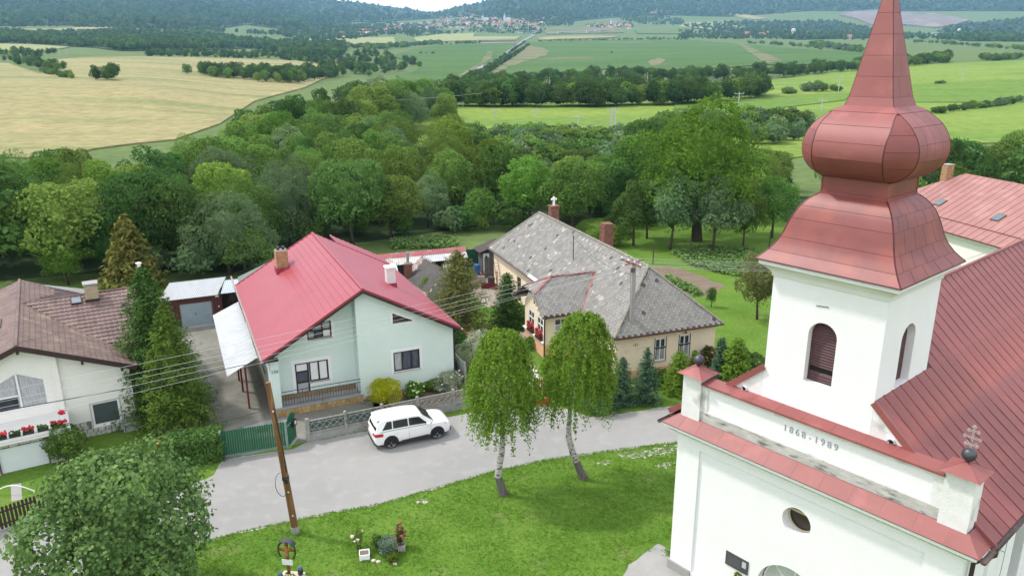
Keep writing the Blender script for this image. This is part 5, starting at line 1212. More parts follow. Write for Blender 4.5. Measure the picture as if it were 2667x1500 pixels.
for s_ in (1, -1): fa3.beam((RA, F0 + 0.02, RZ3 - 0.1), (RA + s_ * (RE - RA), F0 + 0.02, EZ3 - 0.1), 0.05, 0.26)
for a in (RA, -0.4 + 0.9, 2.2): fa3.box(a - 0.06, a + 0.06, F0, 0, fz(a) - 0.42, fz(a) - 0.24)
fa3.box(4.74, 4.82, 0.93, 13.2, EZ3 - 0.2, EZ3)
fa3.build('fascia', M['brown_wood'], h3)
k3 = brick_chimney(h3, (1.55, 6.6), 0.66, 0.66, 5.0, 6.42, mat('pale_brick', srgb(182, 172, 140), 0.9, srgb(160, 148, 118), 4, 0.6, island=0.12), 'flat')
fl = MB(); fl.box(1.18, 1.92, 6.2, 6.96, 5.0, 5.6); fl.build('flashing', M['brown_wood'], k3)
fp = MB(); fp.tube([(4.25, 7.1, 5.6), (4.25, 7.1, 7.05)], 0.075, 10); fo = fp.build('flue', mat('flue_steel', srgb(170, 172, 176), 0.3, metal=0.7), h3)
fq = MB(); fq.tube([(4.33, 7.05, 5.9), (4.33, 7.05, 6.85)], 0.05, 6); fq.build('flue_lining', mat('flue_copper', srgb(160, 84, 66), 0.5), fo); fq = MB(); fq.lathe([(0.16, 7.1), (0.17, 7.16), (0.02, 7.22)], 10, (4.25, 7.1, 0)); fq.lathe([(0.1, 6.9), (0.1, 7.1)], 8, (4.25, 7.1, 0)); fq.build('cap', M['white_paint'], fo)
sk = MB(); sk.slab([(0.45, 6.15, 5.52), (1.0, 6.15, 5.52), (1.0, 6.75, 5.72), (0.45, 6.75, 5.72)], 0.12); so = sk.build('skylight', M['brown_wood'], h3)
sg = MB(); sg.slab([(0.5, 6.2, 5.545), (0.95, 6.2, 5.545), (0.95, 6.7, 5.71), (0.5, 6.7, 5.71)], 0.01); sg.build('pane', mat('skylight_glass', srgb(120, 130, 140), 0.2), so)
s2 = MB(); s2.slab([(-3.3, 4.0, 5.30), (-2.9, 4.0, 5.47), (-2.9, 5.4, 5.47), (-3.3, 5.4, 5.30)], 0.1, (-0.38, 0, 0.92)); s2.build('skylight', M['zinc'], h3)
# balcony flower boxes: things resting on the balcony
def to_world(root, p): return root.matrix_basis @ V(p)
h3.matrix_basis = Matrix.Translation(h3.location) @ Matrix.Rotation(R(31), 4, 'Z')
soilb = M['black_metal']
def flower_box(name, label, parentroot, loc, length, rz, reds, group=None, dens=60, hgt_=0.16):
    t = thing(name, label, 'flower box', to_world(parentroot, loc), rz, group)
    b = MB(); b.box(-length / 2, length / 2, -0.09, 0.09, 0, 0.16); b.build('trough', soilb, t)
    f = MB(); r_ = random.Random(int(length * 100 + reds * 7 + loc[0] * 13))
    for i in range(dens): f.blob((r_.uniform(-length / 2, length / 2), r_.uniform(-0.11, 0.11), 0.16 + r_.uniform(0, hgt_)), 0.045, i, 0, 0.45)
    f.build('leaves', L_['dark'], t)
    if reds:
        q = MB()
        for i in range(reds): q.blob((r_.uniform(-length / 2, length / 2), r_.uniform(-0.12, 0.1), 0.22 + r_.uniform(0.02, hgt_)), 0.055, i, 0, 0.35)
        q.build('blossoms', M['red_flower'], t)
    return t
for a, n, lab in ((-3.3, 30, 'flower box with red geraniums, second from the left on the white balcony edge'), (-2.75, 0, 'flower box without blossoms between two red ones on the balcony'), (-2.2, 26, 'middle flower box of red geraniums above the garage door'), (-1.6, 0, 'flower box without blossoms next to the balcony corner'), (-1.02, 24, 'red geranium box nearest the balcony corner')):
    flower_box('flower_box', lab, h3, (a, -2.1, 1.78), 0.46, R(31), n, 'flower boxes on the white balcony', 34)
flower_box('flower_box', 'flower box at the image edge on the white balcony, left of all the others', h3, (-3.85, -2.1, 1.78), 0.46, R(31), 20, 'flower boxes on the white balcony', 34)
ps = thing('plant_stand', 'white wire plant stand with red geraniums in two tiers at the balcony corner', 'plant stand', to_world(h3, (-0.75, -1.85, 1.74)), R(31))
q = MB()
for s_ in (-0.1, 0.1): q.tube([(s_, 0, 0), (s_, 0, 0.6)], 0.012, 4); q.tube([(s_ + 0.06 * math.cos(t), 0, 0.3 + 0.06 * math.sin(t)) for t in [i * math.pi / 5 for i in range(11)]], 0.008, 4)
q.build('stand', M['white_paint'], ps)
for z in (0.12, 0.62):
    q = MB()
    for i in range(16): q.blob((rnd.uniform(-.14, .14), rnd.uniform(-.1, .1), z + rnd.uniform(0, .14)), 0.06, i, 0, 0.4)
    q.build('blossoms', M['red_flower'], ps)
# things leaning at the plinth
bd = thing('boards', 'two grey sheets leaning against the white stone plinth beside the spruce', 'boards', to_world(h3, (2.15, -0.35, 0)), R(31))
for k, (x, t) in enumerate(((0, 0.0), (0.28, 0.07))):
    q = MB(); q.obox((x - 0.35, -0.1 + t, 0), X * 0.62, Y * 0.04, V((0.05, 0.22, 0.62))); q.build('board', mat('grey_sheet', srgb(158, 158, 164), 0.7, srgb(140, 140, 146), 3) if k == 0 else D.materials['grey_sheet'], bd)

# ================================================================== BACK RED-ROOFED HOUSE behind the church
h4 = thing('house', 'low white house with a broad pink-red seamed roof and skylights behind the church', 'house', tuple(gp(2241, 539, 3.2) * V((1, 1, 0)) if False else (37.2, 80.3, 0)), R(-77.5))
Ln, DP = 34.0, 14.2
mroof = mat('pale_red_roof', srgb(150, 106, 100), 0.6, srgb(140, 96, 91), 0.8, 0.5, 0.04, 3, c3=srgb(162, 122, 114), scale3=0.7, lo3=0.5, hi3=0.75, island=0.05)
wb = MB(); wb.wall((0, 0.5, 0), X, Z, -Y, rect(0.5, Ln, 0, 3.15), [rect(19.7, 21.6, 0.2, 2.05), rect(8, 9.6, 1, 2.4)], 0.18); wb.quad((0.5, 0.5, 0), (0.5, DP - .5, 0), (0.5, DP - .5, 3.15), (0.5, 0.5, 3.15)); wb.quad((0.5, DP - .5, 0), (Ln, DP - .5, 0), (Ln, DP - .5, 3.15), (0.5, DP - .5, 3.15)); wb.build('wall', offw, h4)
window(h4, (0, 0.5, 0), X, -Y, 19.7, 21.6, 0.2, 2.05, 0.1, M['white_paint'], 2, 1, [M['glass'], M['curtain']])
window(h4, (0, 0.5, 0), X, -Y, 8, 9.6, 1, 2.4, 0.1, M['white_paint'], 2)
co = MB(); co.box(0.2, Ln, 0.1, 0.5, 2.95, 3.15); co.build('eave_board', M['white_paint'], h4)
# roof geometry in local coordinates from the photographed ridge
inv = (Matrix.Translation((37.2, 80.3, 0)) @ Matrix.Rotation(R(-77.5), 4, 'Z')).inverted()
ra = inv @ V((45.71, 76.42, 7.3)); rb = inv @ V((46.90, 69.42, 7.3))
ry = (ra.y + rb.y) / 2; rx = ra.x
A_, B_, C_, D_ = V((0, 0, 3.2)), V((Ln, 0, 3.2)), V((rx, ry, 7.3)), V((Ln, ry, 7.3)); E_, F_ = V((0, 2 * ry, 3.2)), V((Ln, 2 * ry, 3.2))
u = MB(); u.poly([A_, B_, D_, C_]); u.poly([E_, A_, C_]); u.poly([F_, E_, C_, D_]); u.poly([B_, A_, E_, F_]); u.build('roof', M['seam_dark'], h4)
nb = 42; bw_ = Ln / nb
for i in range(nb):
    x0, x1 = i * bw_ + 0.01, (i + 1) * bw_ - 0.01
    def yl(x): return min(1.0, x / rx) * ry
    def fn(a, t): y = yl(a) * t; return V((a, y, 3.2 + 4.1 * y / ry))
    mb = MB(); panel(mb, fn, x0, x1, 0.0, 0.999, 1, 2, 0.02); mb.tube([fn(x1, 0) + Z * 0.04, fn(x1, 0.999) + Z * 0.04], 0.028, 4); mb.build('metal_panel', mroof, h4)
hp = MB(); panel(hp, lambda a, t: V((rx * t, ry + (a - ry) * (1 - t), 3.2 + 4.1 * t)), 0.1, 2 * ry - 0.1, 0, 0.98, 1, 1, 0.02, flip=True); hp.build('metal_panel', mroof, h4)
sb = MB(); t_ = 0.18; sb.tube([(0, ry * t_, 3.2 + 4.1 * t_ + 0.08), (Ln, ry * t_, 3.2 + 4.1 * t_ + 0.08)], 0.03, 4); sb.build('snow_guard', M['seam_dark'], h4)
ge = MB(); ge.tube([(-0.1, -0.08, 3.15), (Ln, -0.08, 3.15)], 0.07, 6); ge.build('gutter', M['seam_dark'], h4)
h4m = Matrix.Translation((37.2, 80.3, 0)) @ Matrix.Rotation(R(-77.5), 4, 'Z')
def on_slope(px, py):
    """local point where the photo ray meets the front slope"""
    o = inv @ V((0, 0, CAM_H)); d = inv.to_3x3() @ ray(px, py); n = V((0, -4.1 / ry, 1)); t = (3.2 - o.z - n.y * (o.y)) ; t = ((V((0, 0, 3.2)) - o).dot(n)) / d.dot(n); return o + d * t
for px, py in ((2449, 529), (2600.5, 568)):
    c = on_slope(px, py); s_ = 4.1 / ry; up_ = V((0, 1, s_)).normalized(); nn = V((0, -s_, 1)).normalized()
    q = MB(); o_ = c - X * 0.45 - up_ * 0.5; q.obox(o_, X * 0.9, up_ * 1.0, nn * 0.12); k = q.build('skylight', M['gutter'], h4)
    q = MB(); q.obox(o_ + X * 0.07 + up_ * 0.07 + nn * 0.12, X * 0.76, up_ * 0.86, nn * 0.012); q.build('pane', mat('skylight_pane', srgb(96, 106, 116), 0.15) if 'skylight_pane' not in D.materials else D.materials['skylight_pane'], k)
cc = on_slope(2457, 470); brick_chimney(h4, (cc.x, cc.y + 0.3), 0.75, 0.75, cc.z - 0.5, cc.z + 1.55, M['brick'], 'flat')
fw_ = thing('flower_box', 'planter of red flowers and green leaves on the sill behind the church roof', 'flower box', h4m @ V((21.5, 0.15, 0.25)), R(-77.5))
q = MB(); q.box(-0.5, 0.5, -0.12, 0.12, -0.2, 0); q.build('trough', M['white_paint'], fw_); q = MB(); q2 = MB()
for i in range(40): q.blob((rnd.uniform(-.5, .5), rnd.uniform(-.2, .2), rnd.uniform(0, .3)), 0.11, i, 0, 0.4)
for i in range(14): q2.blob((rnd.uniform(-.1, .45), rnd.uniform(-.2, .1), rnd.uniform(0.25, .45)), 0.1, i, 0, 0.4)
q.build('leaves', L_['yellow'], fw_); q2.build('blossoms', M['red_flower'], fw_)
sbd = MB(); sbd.box(20.6, 22.6, 0.0, 0.5, -0.1, 0.05); sbd.build('ledge', M['white_paint'], h4)
# ================================================================== GARAGE, SHEDS AND YARDS
ga = thing('garage', 'small garage faced in dark red brick tiles with a blue-grey double door', 'garage', (-22.14, 53.23, 0), R(24))
dk = mat('dark_grout', srgb(120, 96, 92), 0.9); tl = mat('dark_red_tile', srgb(92, 40, 40), 0.45, srgb(74, 30, 32), 4, island=0.2)
wb = MB(); wb.wall((0, 0, 0), X, Z, -Y, rect(-3.2, 0.77, 0, 2.15), [rect(-2.1, 0.03, 0, 1.72)], 0.1); wb.quad((0.77, 0, 0), (0.77, 4, 0), (0.77, 4, 2.4), (0.77, 0, 2.15)); wb.quad((-3.2, 4, 0), (-3.2, 0, 0), (-3.2, 0, 2.15), (-3.2, 4, 2.4)); wb.build('wall', dk, ga)
t = MB()
for j in range(16):
    for i in range(18):
        x0 = -3.2 + i * 0.222; z0 = j * 0.135
        if x0 + 0.2 > 0.78 or z0 + 0.12 > 2.15 or (x0 + 0.2 > -2.1 and x0 < 0.03 and z0 < 1.72): continue
        t.box(x0 + 0.008, x0 + 0.214, -0.014, -0.001, z0 + 0.008, z0 + 0.127)
t.build('tiles', tl, ga, kind='stuff')
steel = mat('blue_grey_steel', srgb(150, 166, 174), 0.55, srgb(138, 154, 162), 1.5)
for a0, a1 in ((-2.1, -1.04), (-1.03, 0.03)):
    q = MB(); q.box(a0, a1, 0.03, 0.06, 0.02, 1.7); dd = q.build('door', steel, ga)
    q = MB()
    for a, b in (((a0 + .03, 0.06), (a1 - .03, 0.88)), ((a0 + .03, 0.88), (a1 - .03, 0.06)), ((a0 + .03, 0.9), (a1 - .03, 1.66)), ((a0 + .03, 1.66), (a1 - .03, 0.9))): q.beam((a[0], 0.025, a[1]), (b[0], 0.025, b[1]), 0.012, 0.03)
    q.build('crease', steel, dd)
    if a0 < -2: q = MB(); q.box(a1 - 0.07, a1 - 0.03, 0.0, 0.03, 0.85, 1.0); q.build('handle', M['black_metal'], dd)
def corrugated(name, O, U, Vv, nu, m_, parent, amp=0.025, per=0.16, t=None):
    O, U, Vv = V(O), V(U), V(Vv); n = U.cross(Vv).normalized(); n = n if n.z > 0 else -n; k = max(4, int(U.length / per * 4)); mb = MB(); prev = None
    for i in range(k + 1):
        p = O + U * (i / k) + n * amp * math.sin(i * math.pi / 2); q = p + Vv
        if prev: mb.quad(prev[0], p, q, prev[1]) if U.cross(Vv).z > 0 else mb.quad(prev[1], q, p, prev[0])
        prev = (p, q)
    return mb.build(name, m_, parent)
whs = mat('weathered_white_sheet', (0.43, 0.45, 0.46), 0.5, (0.36, 0.37, 0.38), 0.8, 0.5, c3=(0.38, 0.32, 0.28), scale3=0.7, lo3=0.6, hi3=0.75, stretch=(2.5, 0.4, 1))
corrugated('roof', (-3.5, -0.25, 2.22), X * 4.0, V((0.9, 3.1, 0.45)), 20, whs, ga)
corrugated('roof', (0.75, -0.2, 2.25), X * 3.2, V((0.5, 2.3, 0.35)), 20, mat('pale_blue_sheet', (0.42, 0.47, 0.50), 0.45, (0.37, 0.42, 0.45), 1), ga)
q = MB(); q.box(0.78, 3.9, 1.6, 1.7, 0, 2.2); q.box(1.4, 3.6, 0.2, 0.26, 0, 1.3); q.build('lean_to_wall', M['brown_wood'], ga)
q = MB()
for i in range(5):
    q.beam((1.2 + i * 0.16, 0.2, 1.45), (1.6 + i * 0.16, 0.2, 2.1), 0.03, 0.04); q.beam((1.6 + i * 0.16, 0.22, 1.45), (1.2 + i * 0.16, 0.22, 2.1), 0.03, 0.04)
q.build('lattice', M['bark'], ga)
q = MB(); q.box(0.36, 0.6, -0.06, -0.014, 2.0, 2.1); q.box(0.5, 0.58, -0.05, -0.014, 1.22, 1.32); q.build('lamp', M['white_paint'], ga)
q = MB(); q.box(-2.4, 0.5, -0.55, 0, 0.0, 0.05); q.build('threshold', M['concrete'], ga)

sh = thing('shed', 'long low shed with a patched red and grey corrugated roof behind the mint house', 'shed', (0, 0, 0))
LB, RB_, RF, LF = gp(974, 664, 2.7), gp(1210, 642, 2.7), gp(1196, 648, 2.35), gp(1030, 679, 2.35)
sh.location = (LB + RB_) / 2 * 1; sh.location.z = 0
o0 = V(sh.location)
a_ = (RB_ - LB); fr_ = (LF - LB); fr_ = V((0.45, -2.6, -0.35)); redr = mat('faded_red_sheet', srgb(150, 70, 74), 0.5, srgb(132, 66, 66), 1, c3=srgb(150, 130, 124), scale3=0.8, lo3=0.55, hi3=0.7)
greys = mat('grey_corrugated', srgb(186, 184, 180), 0.5, srgb(160, 154, 148), 1, c3=srgb(150, 130, 120), scale3=0.6, lo3=0.55, hi3=0.7)
for k in range(4):
    p0 = LB - o0 + a_ * (k / 4)
    corrugated('roof_sheet', p0, a_ * 0.248, fr_ * 0.42, 6, redr, sh); corrugated('roof_sheet', p0 + fr_ * 0.40 - Z * 0.03, a_ * 0.248, fr_ * 0.6, 6, greys if k != 2 else whs, sh)
q = MB(); b = LB - o0; q.quad(V((b.x, b.y, 0)), V((b.x + a_.x, b.y + a_.y, 0)), V((b.x + a_.x, b.y + a_.y, 2.6)), V((b.x, b.y, 2.6))); q.build('back_wall', M['brown_wood'], sh)
for k in range(6):
    p = LB - o0 + a_ * (k / 5) * 0.97 + fr_ * 0.9; q = MB(); q.box(p.x - 0.08, p.x + 0.08, p.y - 0.08, p.y + 0.08, 0, 2.28); q.build('post', M['concrete'], sh)
p = LB - o0 + a_ * 0.72 + fr_ * 0.93; q = MB(); q.obox((p.x, p.y, 0), a_.normalized() * 0.8, Y * 0.05, Z * 1.95); q.build('door', M['white_paint'], sh)
for k in range(26):
    p = LB - o0 + a_ * (0.02 + 0.36 * k / 26) + fr_ * 0.9; q = MB(); q.obox((p.x, p.y + rnd.uniform(0, .02), 0), a_.normalized() * 0.1, Y * 0.03, Z * (2.1 + rnd.uniform(-.05, .05))); q.build('plank', M['brown_wood'], sh)

ob = thing('outbuilding', 'small outbuilding with a mossy pinkish slate roof and crooked brick chimney behind the mint house', 'outbuilding', (0, 0, 0))
R0, R1, E0, E1 = gp(1098, 667, 3.4), gp(1155, 704, 3.4), gp(1040, 735, 1.7), gp(1105, 779, 1.7)
o0 = (R0 + R1 + E0 + E1) / 4; o0.z = 0; ob.location = o0; R0, R1, E0, E1 = (p - o0 for p in (R0, R1, E0, E1))
G0, G1 = E0 + (R0 - E0) * V((2, 2, 1)), E1 + (R1 - E1) * V((2, 2, 1)); G0.z = G1.z = 1.7
moss = mat('mossy_slate', srgb(150, 132, 124), 0.9, srgb(118, 98, 92), 2.5, 0.6, 0.4, 20, c3=srgb(176, 168, 158), scale3=2.5, lo3=0.5, hi3=0.65, island=0.2)
u = MB(); u.poly([E0, E1, R1, R0]); u.poly([R0, R1, G1, G0]); u.build('roof', D.materials['roof_battens'], ob)
u_ = MB()
for face in ([E0, E1, R1, R0], [G1, G0, R0, R1]):
    for pos, uu, vv, nn in slate_face(face, 0, None, ob, None):
        mtx = Matrix((uu, vv, nn)).transposed().to_4x4(); mtx.translation = pos; mtx = mtx @ Matrix.Rotation(rnd.gauss(0, 0.07), 4, 'Z'); u_.add([mtx @ V(p) for p in slate_meshes[rnd.randrange(6)][1].v], slate_meshes[0][1].f)
u_.build('slates', moss, ob, kind='stuff')
q = MB()
q.poly([E1 * V((1, 1, 0)), G1 * V((1, 1, 0)), G1, R1, E1]); q.quad(E0 * V((1, 1, 0)), E1 * V((1, 1, 0)), E1, E0); q.poly([G0 * V((1, 1, 0)), E0 * V((1, 1, 0)), E0, R0, G0]); q.quad(G1 * V((1, 1, 0)), G0 * V((1, 1, 0)), G0, G1); q.build('wall', M['concrete'], ob)
c = gp(1063, 707, 2.6) - o0; k = brick_chimney(ob, (c.x, c.y), 0.55, 0.55, 1.8, 3.3, M['brick_red'], None); q = MB(); q.tube([(c.x, c.y, 3.2), (c.x + 0.02, c.y, 4.15)], 0.12, 8); q.build('flue', M['concrete'], k)
lt = thing('lean_to', 'small lean-to roof of pale metal sheet between the mint house and the mossy roof', 'lean-to', (0, 0, 0)); p0, p1, p2 = gp(1006, 689, 2.4), gp(1031, 682, 2.6), gp(1040, 718, 2.2); lt.location = (p0.x, p0.y, 0)
corrugated('roof_sheet', p0 - lt.location, p1 - p0, (p2 - p1) * 1.2, 5, D.materials['pale_blue_sheet'], lt)
for f in (0, 1):
    q = MB(); p = (p0 if f == 0 else p1) - lt.location + (p2 - p1) * 0.1; q.box(p.x - 0.06, p.x + 0.06, p.y - 0.06, p.y + 0.06, 0, p.z - 0.05); q.build('post', M['bark'], lt)
# outhouse and plank fence by the cream house
oh = thing('outhouse', 'narrow grey outhouse with a white door at the far corner of the cream house', 'outhouse', (-2.1, 66.2, 0), R(20))
q = MB(); q.box(-0.55, 0.75, 0, 1.3, 0, 2.05); q.build('wall', mat('grey_boards', srgb(96, 96, 96), 0.9, srgb(74, 74, 74), 5, stretch=(6, 6, 0.4)), oh)
q = MB(); q.slab([(-0.95, -0.3, 2.1), (1.15, -0.3, 2.85), (1.15, 1.6, 2.85), (-0.95, 1.6, 2.1)], 0.06); q.build('roof', M['brown_wood'], oh)
q = MB(); q.box(-0.5, 0.05, -0.05, 0.0, 0.1, 1.9); dd = q.build('door', M['white_paint'], oh); q = MB(); q.poly([(-0.22 + 0.14 * math.cos(t), -0.055, 1.45 + 0.3 * math.sin(t)) for t in [i * math.pi / 7 for i in range(14)]]); q.build('window', M['glass'], dd)
pf_ = thing('plank_fence', 'weathered grey plank screen in front of the outhouse', 'fence', (-2.4, 64.9, 0), R(20))
for i in range(14):
    q = MB(); q.box(i * 0.13, i * 0.13 + 0.115, rnd.uniform(-.01, .01), 0.03, 0, 1.85 + rnd.uniform(-.06, .06)); q.build('plank', D.materials['grey_boards'], pf_)
def barrel(loc, label, m_):
    t = thing('barrel', label, 'barrel', loc, 0, 'barrels in the yard of the cream house'); q = MB(); q.lathe([(0.27, 0), (0.29, 0.05), (0.3, 0.28), (0.285, 0.3), (0.3, 0.33), (0.3, 0.6), (0.285, 0.62), (0.3, 0.65), (0.29, 0.86), (0.26, 0.9)], 14); smooth_angle(q.build('drum', m_, t), 40)
    q = MB(); q.lathe([(0.27, 0.9), (0.27, 0.93), (0.05, 0.94)], 14); q.build('lid', m_, t); return t
barrel((-3.15, 66.0, 0), 'bright blue plastic barrel beside the outhouse', mat('blue_plastic', srgb(52, 104, 170), 0.45, srgb(40, 84, 140), 3))
barrel((-1.75, 62.0, 0), 'dark grey-blue barrel behind the rusty yard gate', mat('dark_barrel', srgb(50, 60, 70), 0.5))
ld = thing('ladder', 'wooden ladder leaning at the wall of the cream house', 'ladder', (-1.2, 61.9, 0), R(20))
for s_ in (-0.2, 0.2):
    q = MB(); q.tube([(s_, -0.5, 0), (s_ * 0.8, 0.5, 2.3)], 0.03, 5); q.build('rail', mat('ladder_wood', srgb(160, 140, 120), 0.8) if s_ < 0 else D.materials['ladder_wood'], ld)
for i in range(8):
    q = MB(); z = 0.25 + i * 0.26; y = -0.5 + z / 2.3; q.tube([(-0.19, y, z), (0.19, y, z)], 0.018, 5); q.build('rung', D.materials['ladder_wood'], ld)
yg = thing('yard_gate', 'rusty tube gate with a dark red panel between the shrubs and the cream house', 'gate', (-3.5, 61.9, 0), R(-12))
rust = mat('rusty_steel', srgb(112, 66, 52), 0.8, srgb(84, 50, 42), 8)
q = MB()
for x in (0, 2.3): q.tube([(x, 0, 0), (x, 0, 1.6)], 0.05, 6)
q.tube([(0, 0, 1.45), (2.3, 0, 1.5)], 0.025, 5); q.tube([(0, 0, 0.9), (2.3, 0, 0.95)], 0.02, 5); q.build('frame', rust, yg)
for i in range(12):
    q = MB(); q.tube([(0.15 + i * 0.17, 0, 0.45), (0.15 + i * 0.17, 0, 1.45)], 0.012, 4); q.build('bar', rust, yg)
q = MB(); q.box(0.9, 2.25, -0.02, 0.02, 0.0, 0.5); q.build('panel', mat('dark_red_paint', srgb(110, 30, 42), 0.6), yg)
ns = thing('screen_fence', 'dark green netting screen behind the yard of the cream house', 'fence', (0, 0, 0)); a, b = gp(1196, 700, 0), gp(1285, 692, 0); ns.location = a; d = b - a
q = MB(); q.obox((0, 0, 0.05), d, Y * 0.02, Z * 1.7); q.build('netting', mat('green_netting', srgb(38, 88, 70), 0.9, srgb(30, 70, 58), 4), ns)
for i in range(5):
    q = MB(); p = d * (i / 4); q.tube([(p.x, p.y - 0.05, 0), (p.x, p.y - 0.05, 2.0)], 0.03, 5); q.build('post', M['gutter'], ns)
bh = thing('birdhouse', 'small wooden roofed well-house ornament behind the mint house corner', 'ornament', (-3.0, 48.6, 0), R(35))
q = MB(); q.box(-0.3, 0.3, -0.3, 0.3, 0, 0.55); q.build('body', M['brown_wood'], bh)
for s_ in (-1, 1):
    q = MB(); q.slab([(s_ * 0.5, -0.45, 0.5), (0, -0.45, 1.0), (0, 0.45, 1.0), (s_ * 0.5, 0.45, 0.5)], 0.04, (s_ * 0.7, 0, 0.7)); q.build('roof_board', mat('light_wood', srgb(176, 142, 104), 0.8, srgb(150, 116, 84), 6) if s_ < 0 else D.materials['light_wood'], bh)
# stepping stones to the porch, each stone a piece of the garden path
sp = D.objects.new('stepping_path', None); COL.objects.link(sp); sp['kind'] = 'structure'
me_ = []
for k in range(4):
    q = MB(); r_ = random.Random(k + 3); ol = [(0.34 * math.cos(t) * r_.uniform(0.8, 1.15), 0.3 * math.sin(t) * r_.uniform(0.8, 1.15)) for t in [i * math.pi / 3 for i in range(6)]]; q.slab([(x, y, 0.05) for x, y in ol], 0.06); o = q.build('stone', mat('pale_flagstone', srgb(206, 200, 190), 0.9, srgb(184, 178, 166), 3, island=0.1) if k == 0 else D.materials['pale_flagstone'], sp); me_.append(o.data); D.objects.remove(o)
zs_ = lambda x, y: (1150 + x / 2.898, 850 + y / 2.898)
for i, (x, y) in enumerate([(515, 58), (585, 45), (545, 85), (545, 108), (570, 135), (588, 162), (605, 190), (620, 215), (638, 245), (655, 275), (675, 308), (690, 340), (698, 375), (712, 405), (735, 395), (700, 430), (720, 450)]):
    p = gp(*zs_(x, y), 0.0); inst(me_[i % 4], 'stone', sp, (p.x, p.y, 0.0), (0, 0, rnd.uniform(0, 6)))
pt_ = thing('plant_pot', 'round white flower pot beside the stepping stones', 'plant pot', gp(1362, 886, 0)); q = MB(); q.lathe([(0.18, 0), (0.28, 0.35), (0.30, 0.42), (0.24, 0.42), (0.2, 0.3)], 14); q.build('pot', M['white_paint'], pt_); q = MB()
for i in range(14): q.blob((rnd.uniform(-.2, .2), rnd.uniform(-.2, .2), 0.42 + rnd.uniform(0, .12)), 0.08, i, 0, 0.4)
q.build('flowers', M['pink_flower'], pt_)
pt_ = thing('plant_pot', 'small grey-blue pot in the bed by the porch', 'plant pot', gp(1377, 902, 0)); q = MB(); q.lathe([(0.14, 0), (0.2, 0.3), (0.16, 0.32)], 12); q.build('pot', M['zinc'], pt_)
for k, (y0, lab) in enumerate(((5.7, 'window box of red geraniums nearest the street on the cream porch'), (7.2, 'window box of red geraniums at the far porch window of the cream house'))):
    h2.matrix_basis = Matrix.Translation(h2.location) @ Matrix.Rotation(R(20), 4, 'Z')
    flower_box('flower_box', lab, h2, (-2.56, y0, 1.11), 0.95, R(110), 55, 'window boxes on the cream porch', 50, 0.4)
hb = thing('hanging_basket', 'small white hanging pot with red flowers on the cream wall', 'hanging pot', to_world(h2, (-0.05, 3.4, 2.05))); q = MB(); q.lathe([(0.1, 0), (0.17, 0.2), (0.15, 0.2)], 10); q.build('pot', M['white_paint'], hb); q = MB(); q2 = MB()
for i in range(18): q.blob((rnd.uniform(-.22, .22), rnd.uniform(-.2, .2), 0.2 + rnd.uniform(0, .2)), 0.07, i, 0, 0.4)
for i in range(6): q2.blob((rnd.uniform(-.2, .2), rnd.uniform(-.2, .2), 0.3 + rnd.uniform(0, .15)), 0.05, i, 0, 0.4)
q.build('leaves', L_['mid'], hb); q2.build('blossoms', M['red_flower'], hb); q = MB(); q.tube([(0, 0, 0.15), (0.1, 0, 0.62)], 0.006, 3); q.build('hook', M['black_metal'], hb)
# ================================================================== STREET: gate, fences, poles, wires, car, wayside cross, flower bed
def z_at(base, py):
    """height over ground point base that shows at photo row py"""
    lo, hi = -3.0, 40.0
    for _ in range(50):
        m_ = (lo + hi) / 2; v = V((base[0], base[1], m_ - CAM_H)); row = 750 - FPX * v.dot(_U) / v.dot(_F)
        lo, hi = (m_, hi) if row > py else (lo, m_)
    return m_
green_p = mat('green_board_paint', srgb(28, 96, 62), 0.5, srgb(20, 78, 50), 3, 0.5, island=0.1); grey_p = mat('grey_green_steel', srgb(128, 150, 146), 0.5, srgb(108, 130, 126), 4)
gA, gB = V((-14.2, 33.42, 0)), V((-11.42, 34.45, 0)); gd_ = (gB - gA); ang = math.atan2(gd_.y, gd_.x); gl = gd_.length
gt_ = thing('driveway_gate', 'wide dark green board gate across the driveway beside the mint house', 'gate', gA, ang)
q = MB(); q.box(0, gl, 0.03, 0.07, 0.06, 0.2); q.box(0, gl, 0.03, 0.06, 1.25, 1.31); q.build('rail', grey_p, gt_)
nb = 27
b0 = MB(); bw2 = gl / nb; b0.add([(0.006, -0.01, 0.2), (bw2 - 0.006, -0.01, 0.2), (bw2 - 0.006, -0.01, 1.46), (bw2 / 2, -0.01, 1.5), (0.006, -0.01, 1.46), (0.006, 0.02, 0.2), (bw2 - 0.006, 0.02, 0.2), (bw2 - 0.006, 0.02, 1.46), (bw2 / 2, 0.02, 1.5), (0.006, 0.02, 1.46)], [(0, 1, 2, 3, 4), (9, 8, 7, 6, 5), (0, 5, 6, 1), (1, 6, 7, 2), (2, 7, 8, 3), (3, 8, 9, 4), (4, 9, 5, 0)])
bo = b0.build('board', green_p, gt_)
for i in range(1, nb): inst(bo.data, 'board', gt_, (i * bw2, rnd.uniform(-.004, .004), rnd.uniform(-.012, .012)))
for x in (-0.07, gl + 0.06):
    q = MB(); q.box(x - 0.05, x + 0.05, -0.05, 0.06, 0, 1.5); q.build('post', grey_p, gt_)
wA, wB = V((-11.3, 34.46, 0)), V((-11.2, 35.5, 0)); d_ = wB - wA
wk = thing('wicket', 'open dark green wicket gate carrying a black letter box', 'gate', wA, math.atan2(d_.y, d_.x)); wl = d_.length; n_ = 8
q = MB(); q.box(0, wl, -0.05, -0.02, 0.1, 0.17); q.box(0, wl, -0.05, -0.02, 1.2, 1.26); q.build('rail', grey_p, wk)
for i in range(n_):
    x0, x1 = wl * i / n_ + .005, wl * (i + 1) / n_ - .005; zt = 1.45 + 0.25 * math.sin(math.pi * (i + 0.5) / n_)
    q = MB(); q.box(x0, x1, -0.02, 0.012, 0.1, zt); q.build('board', green_p, wk)
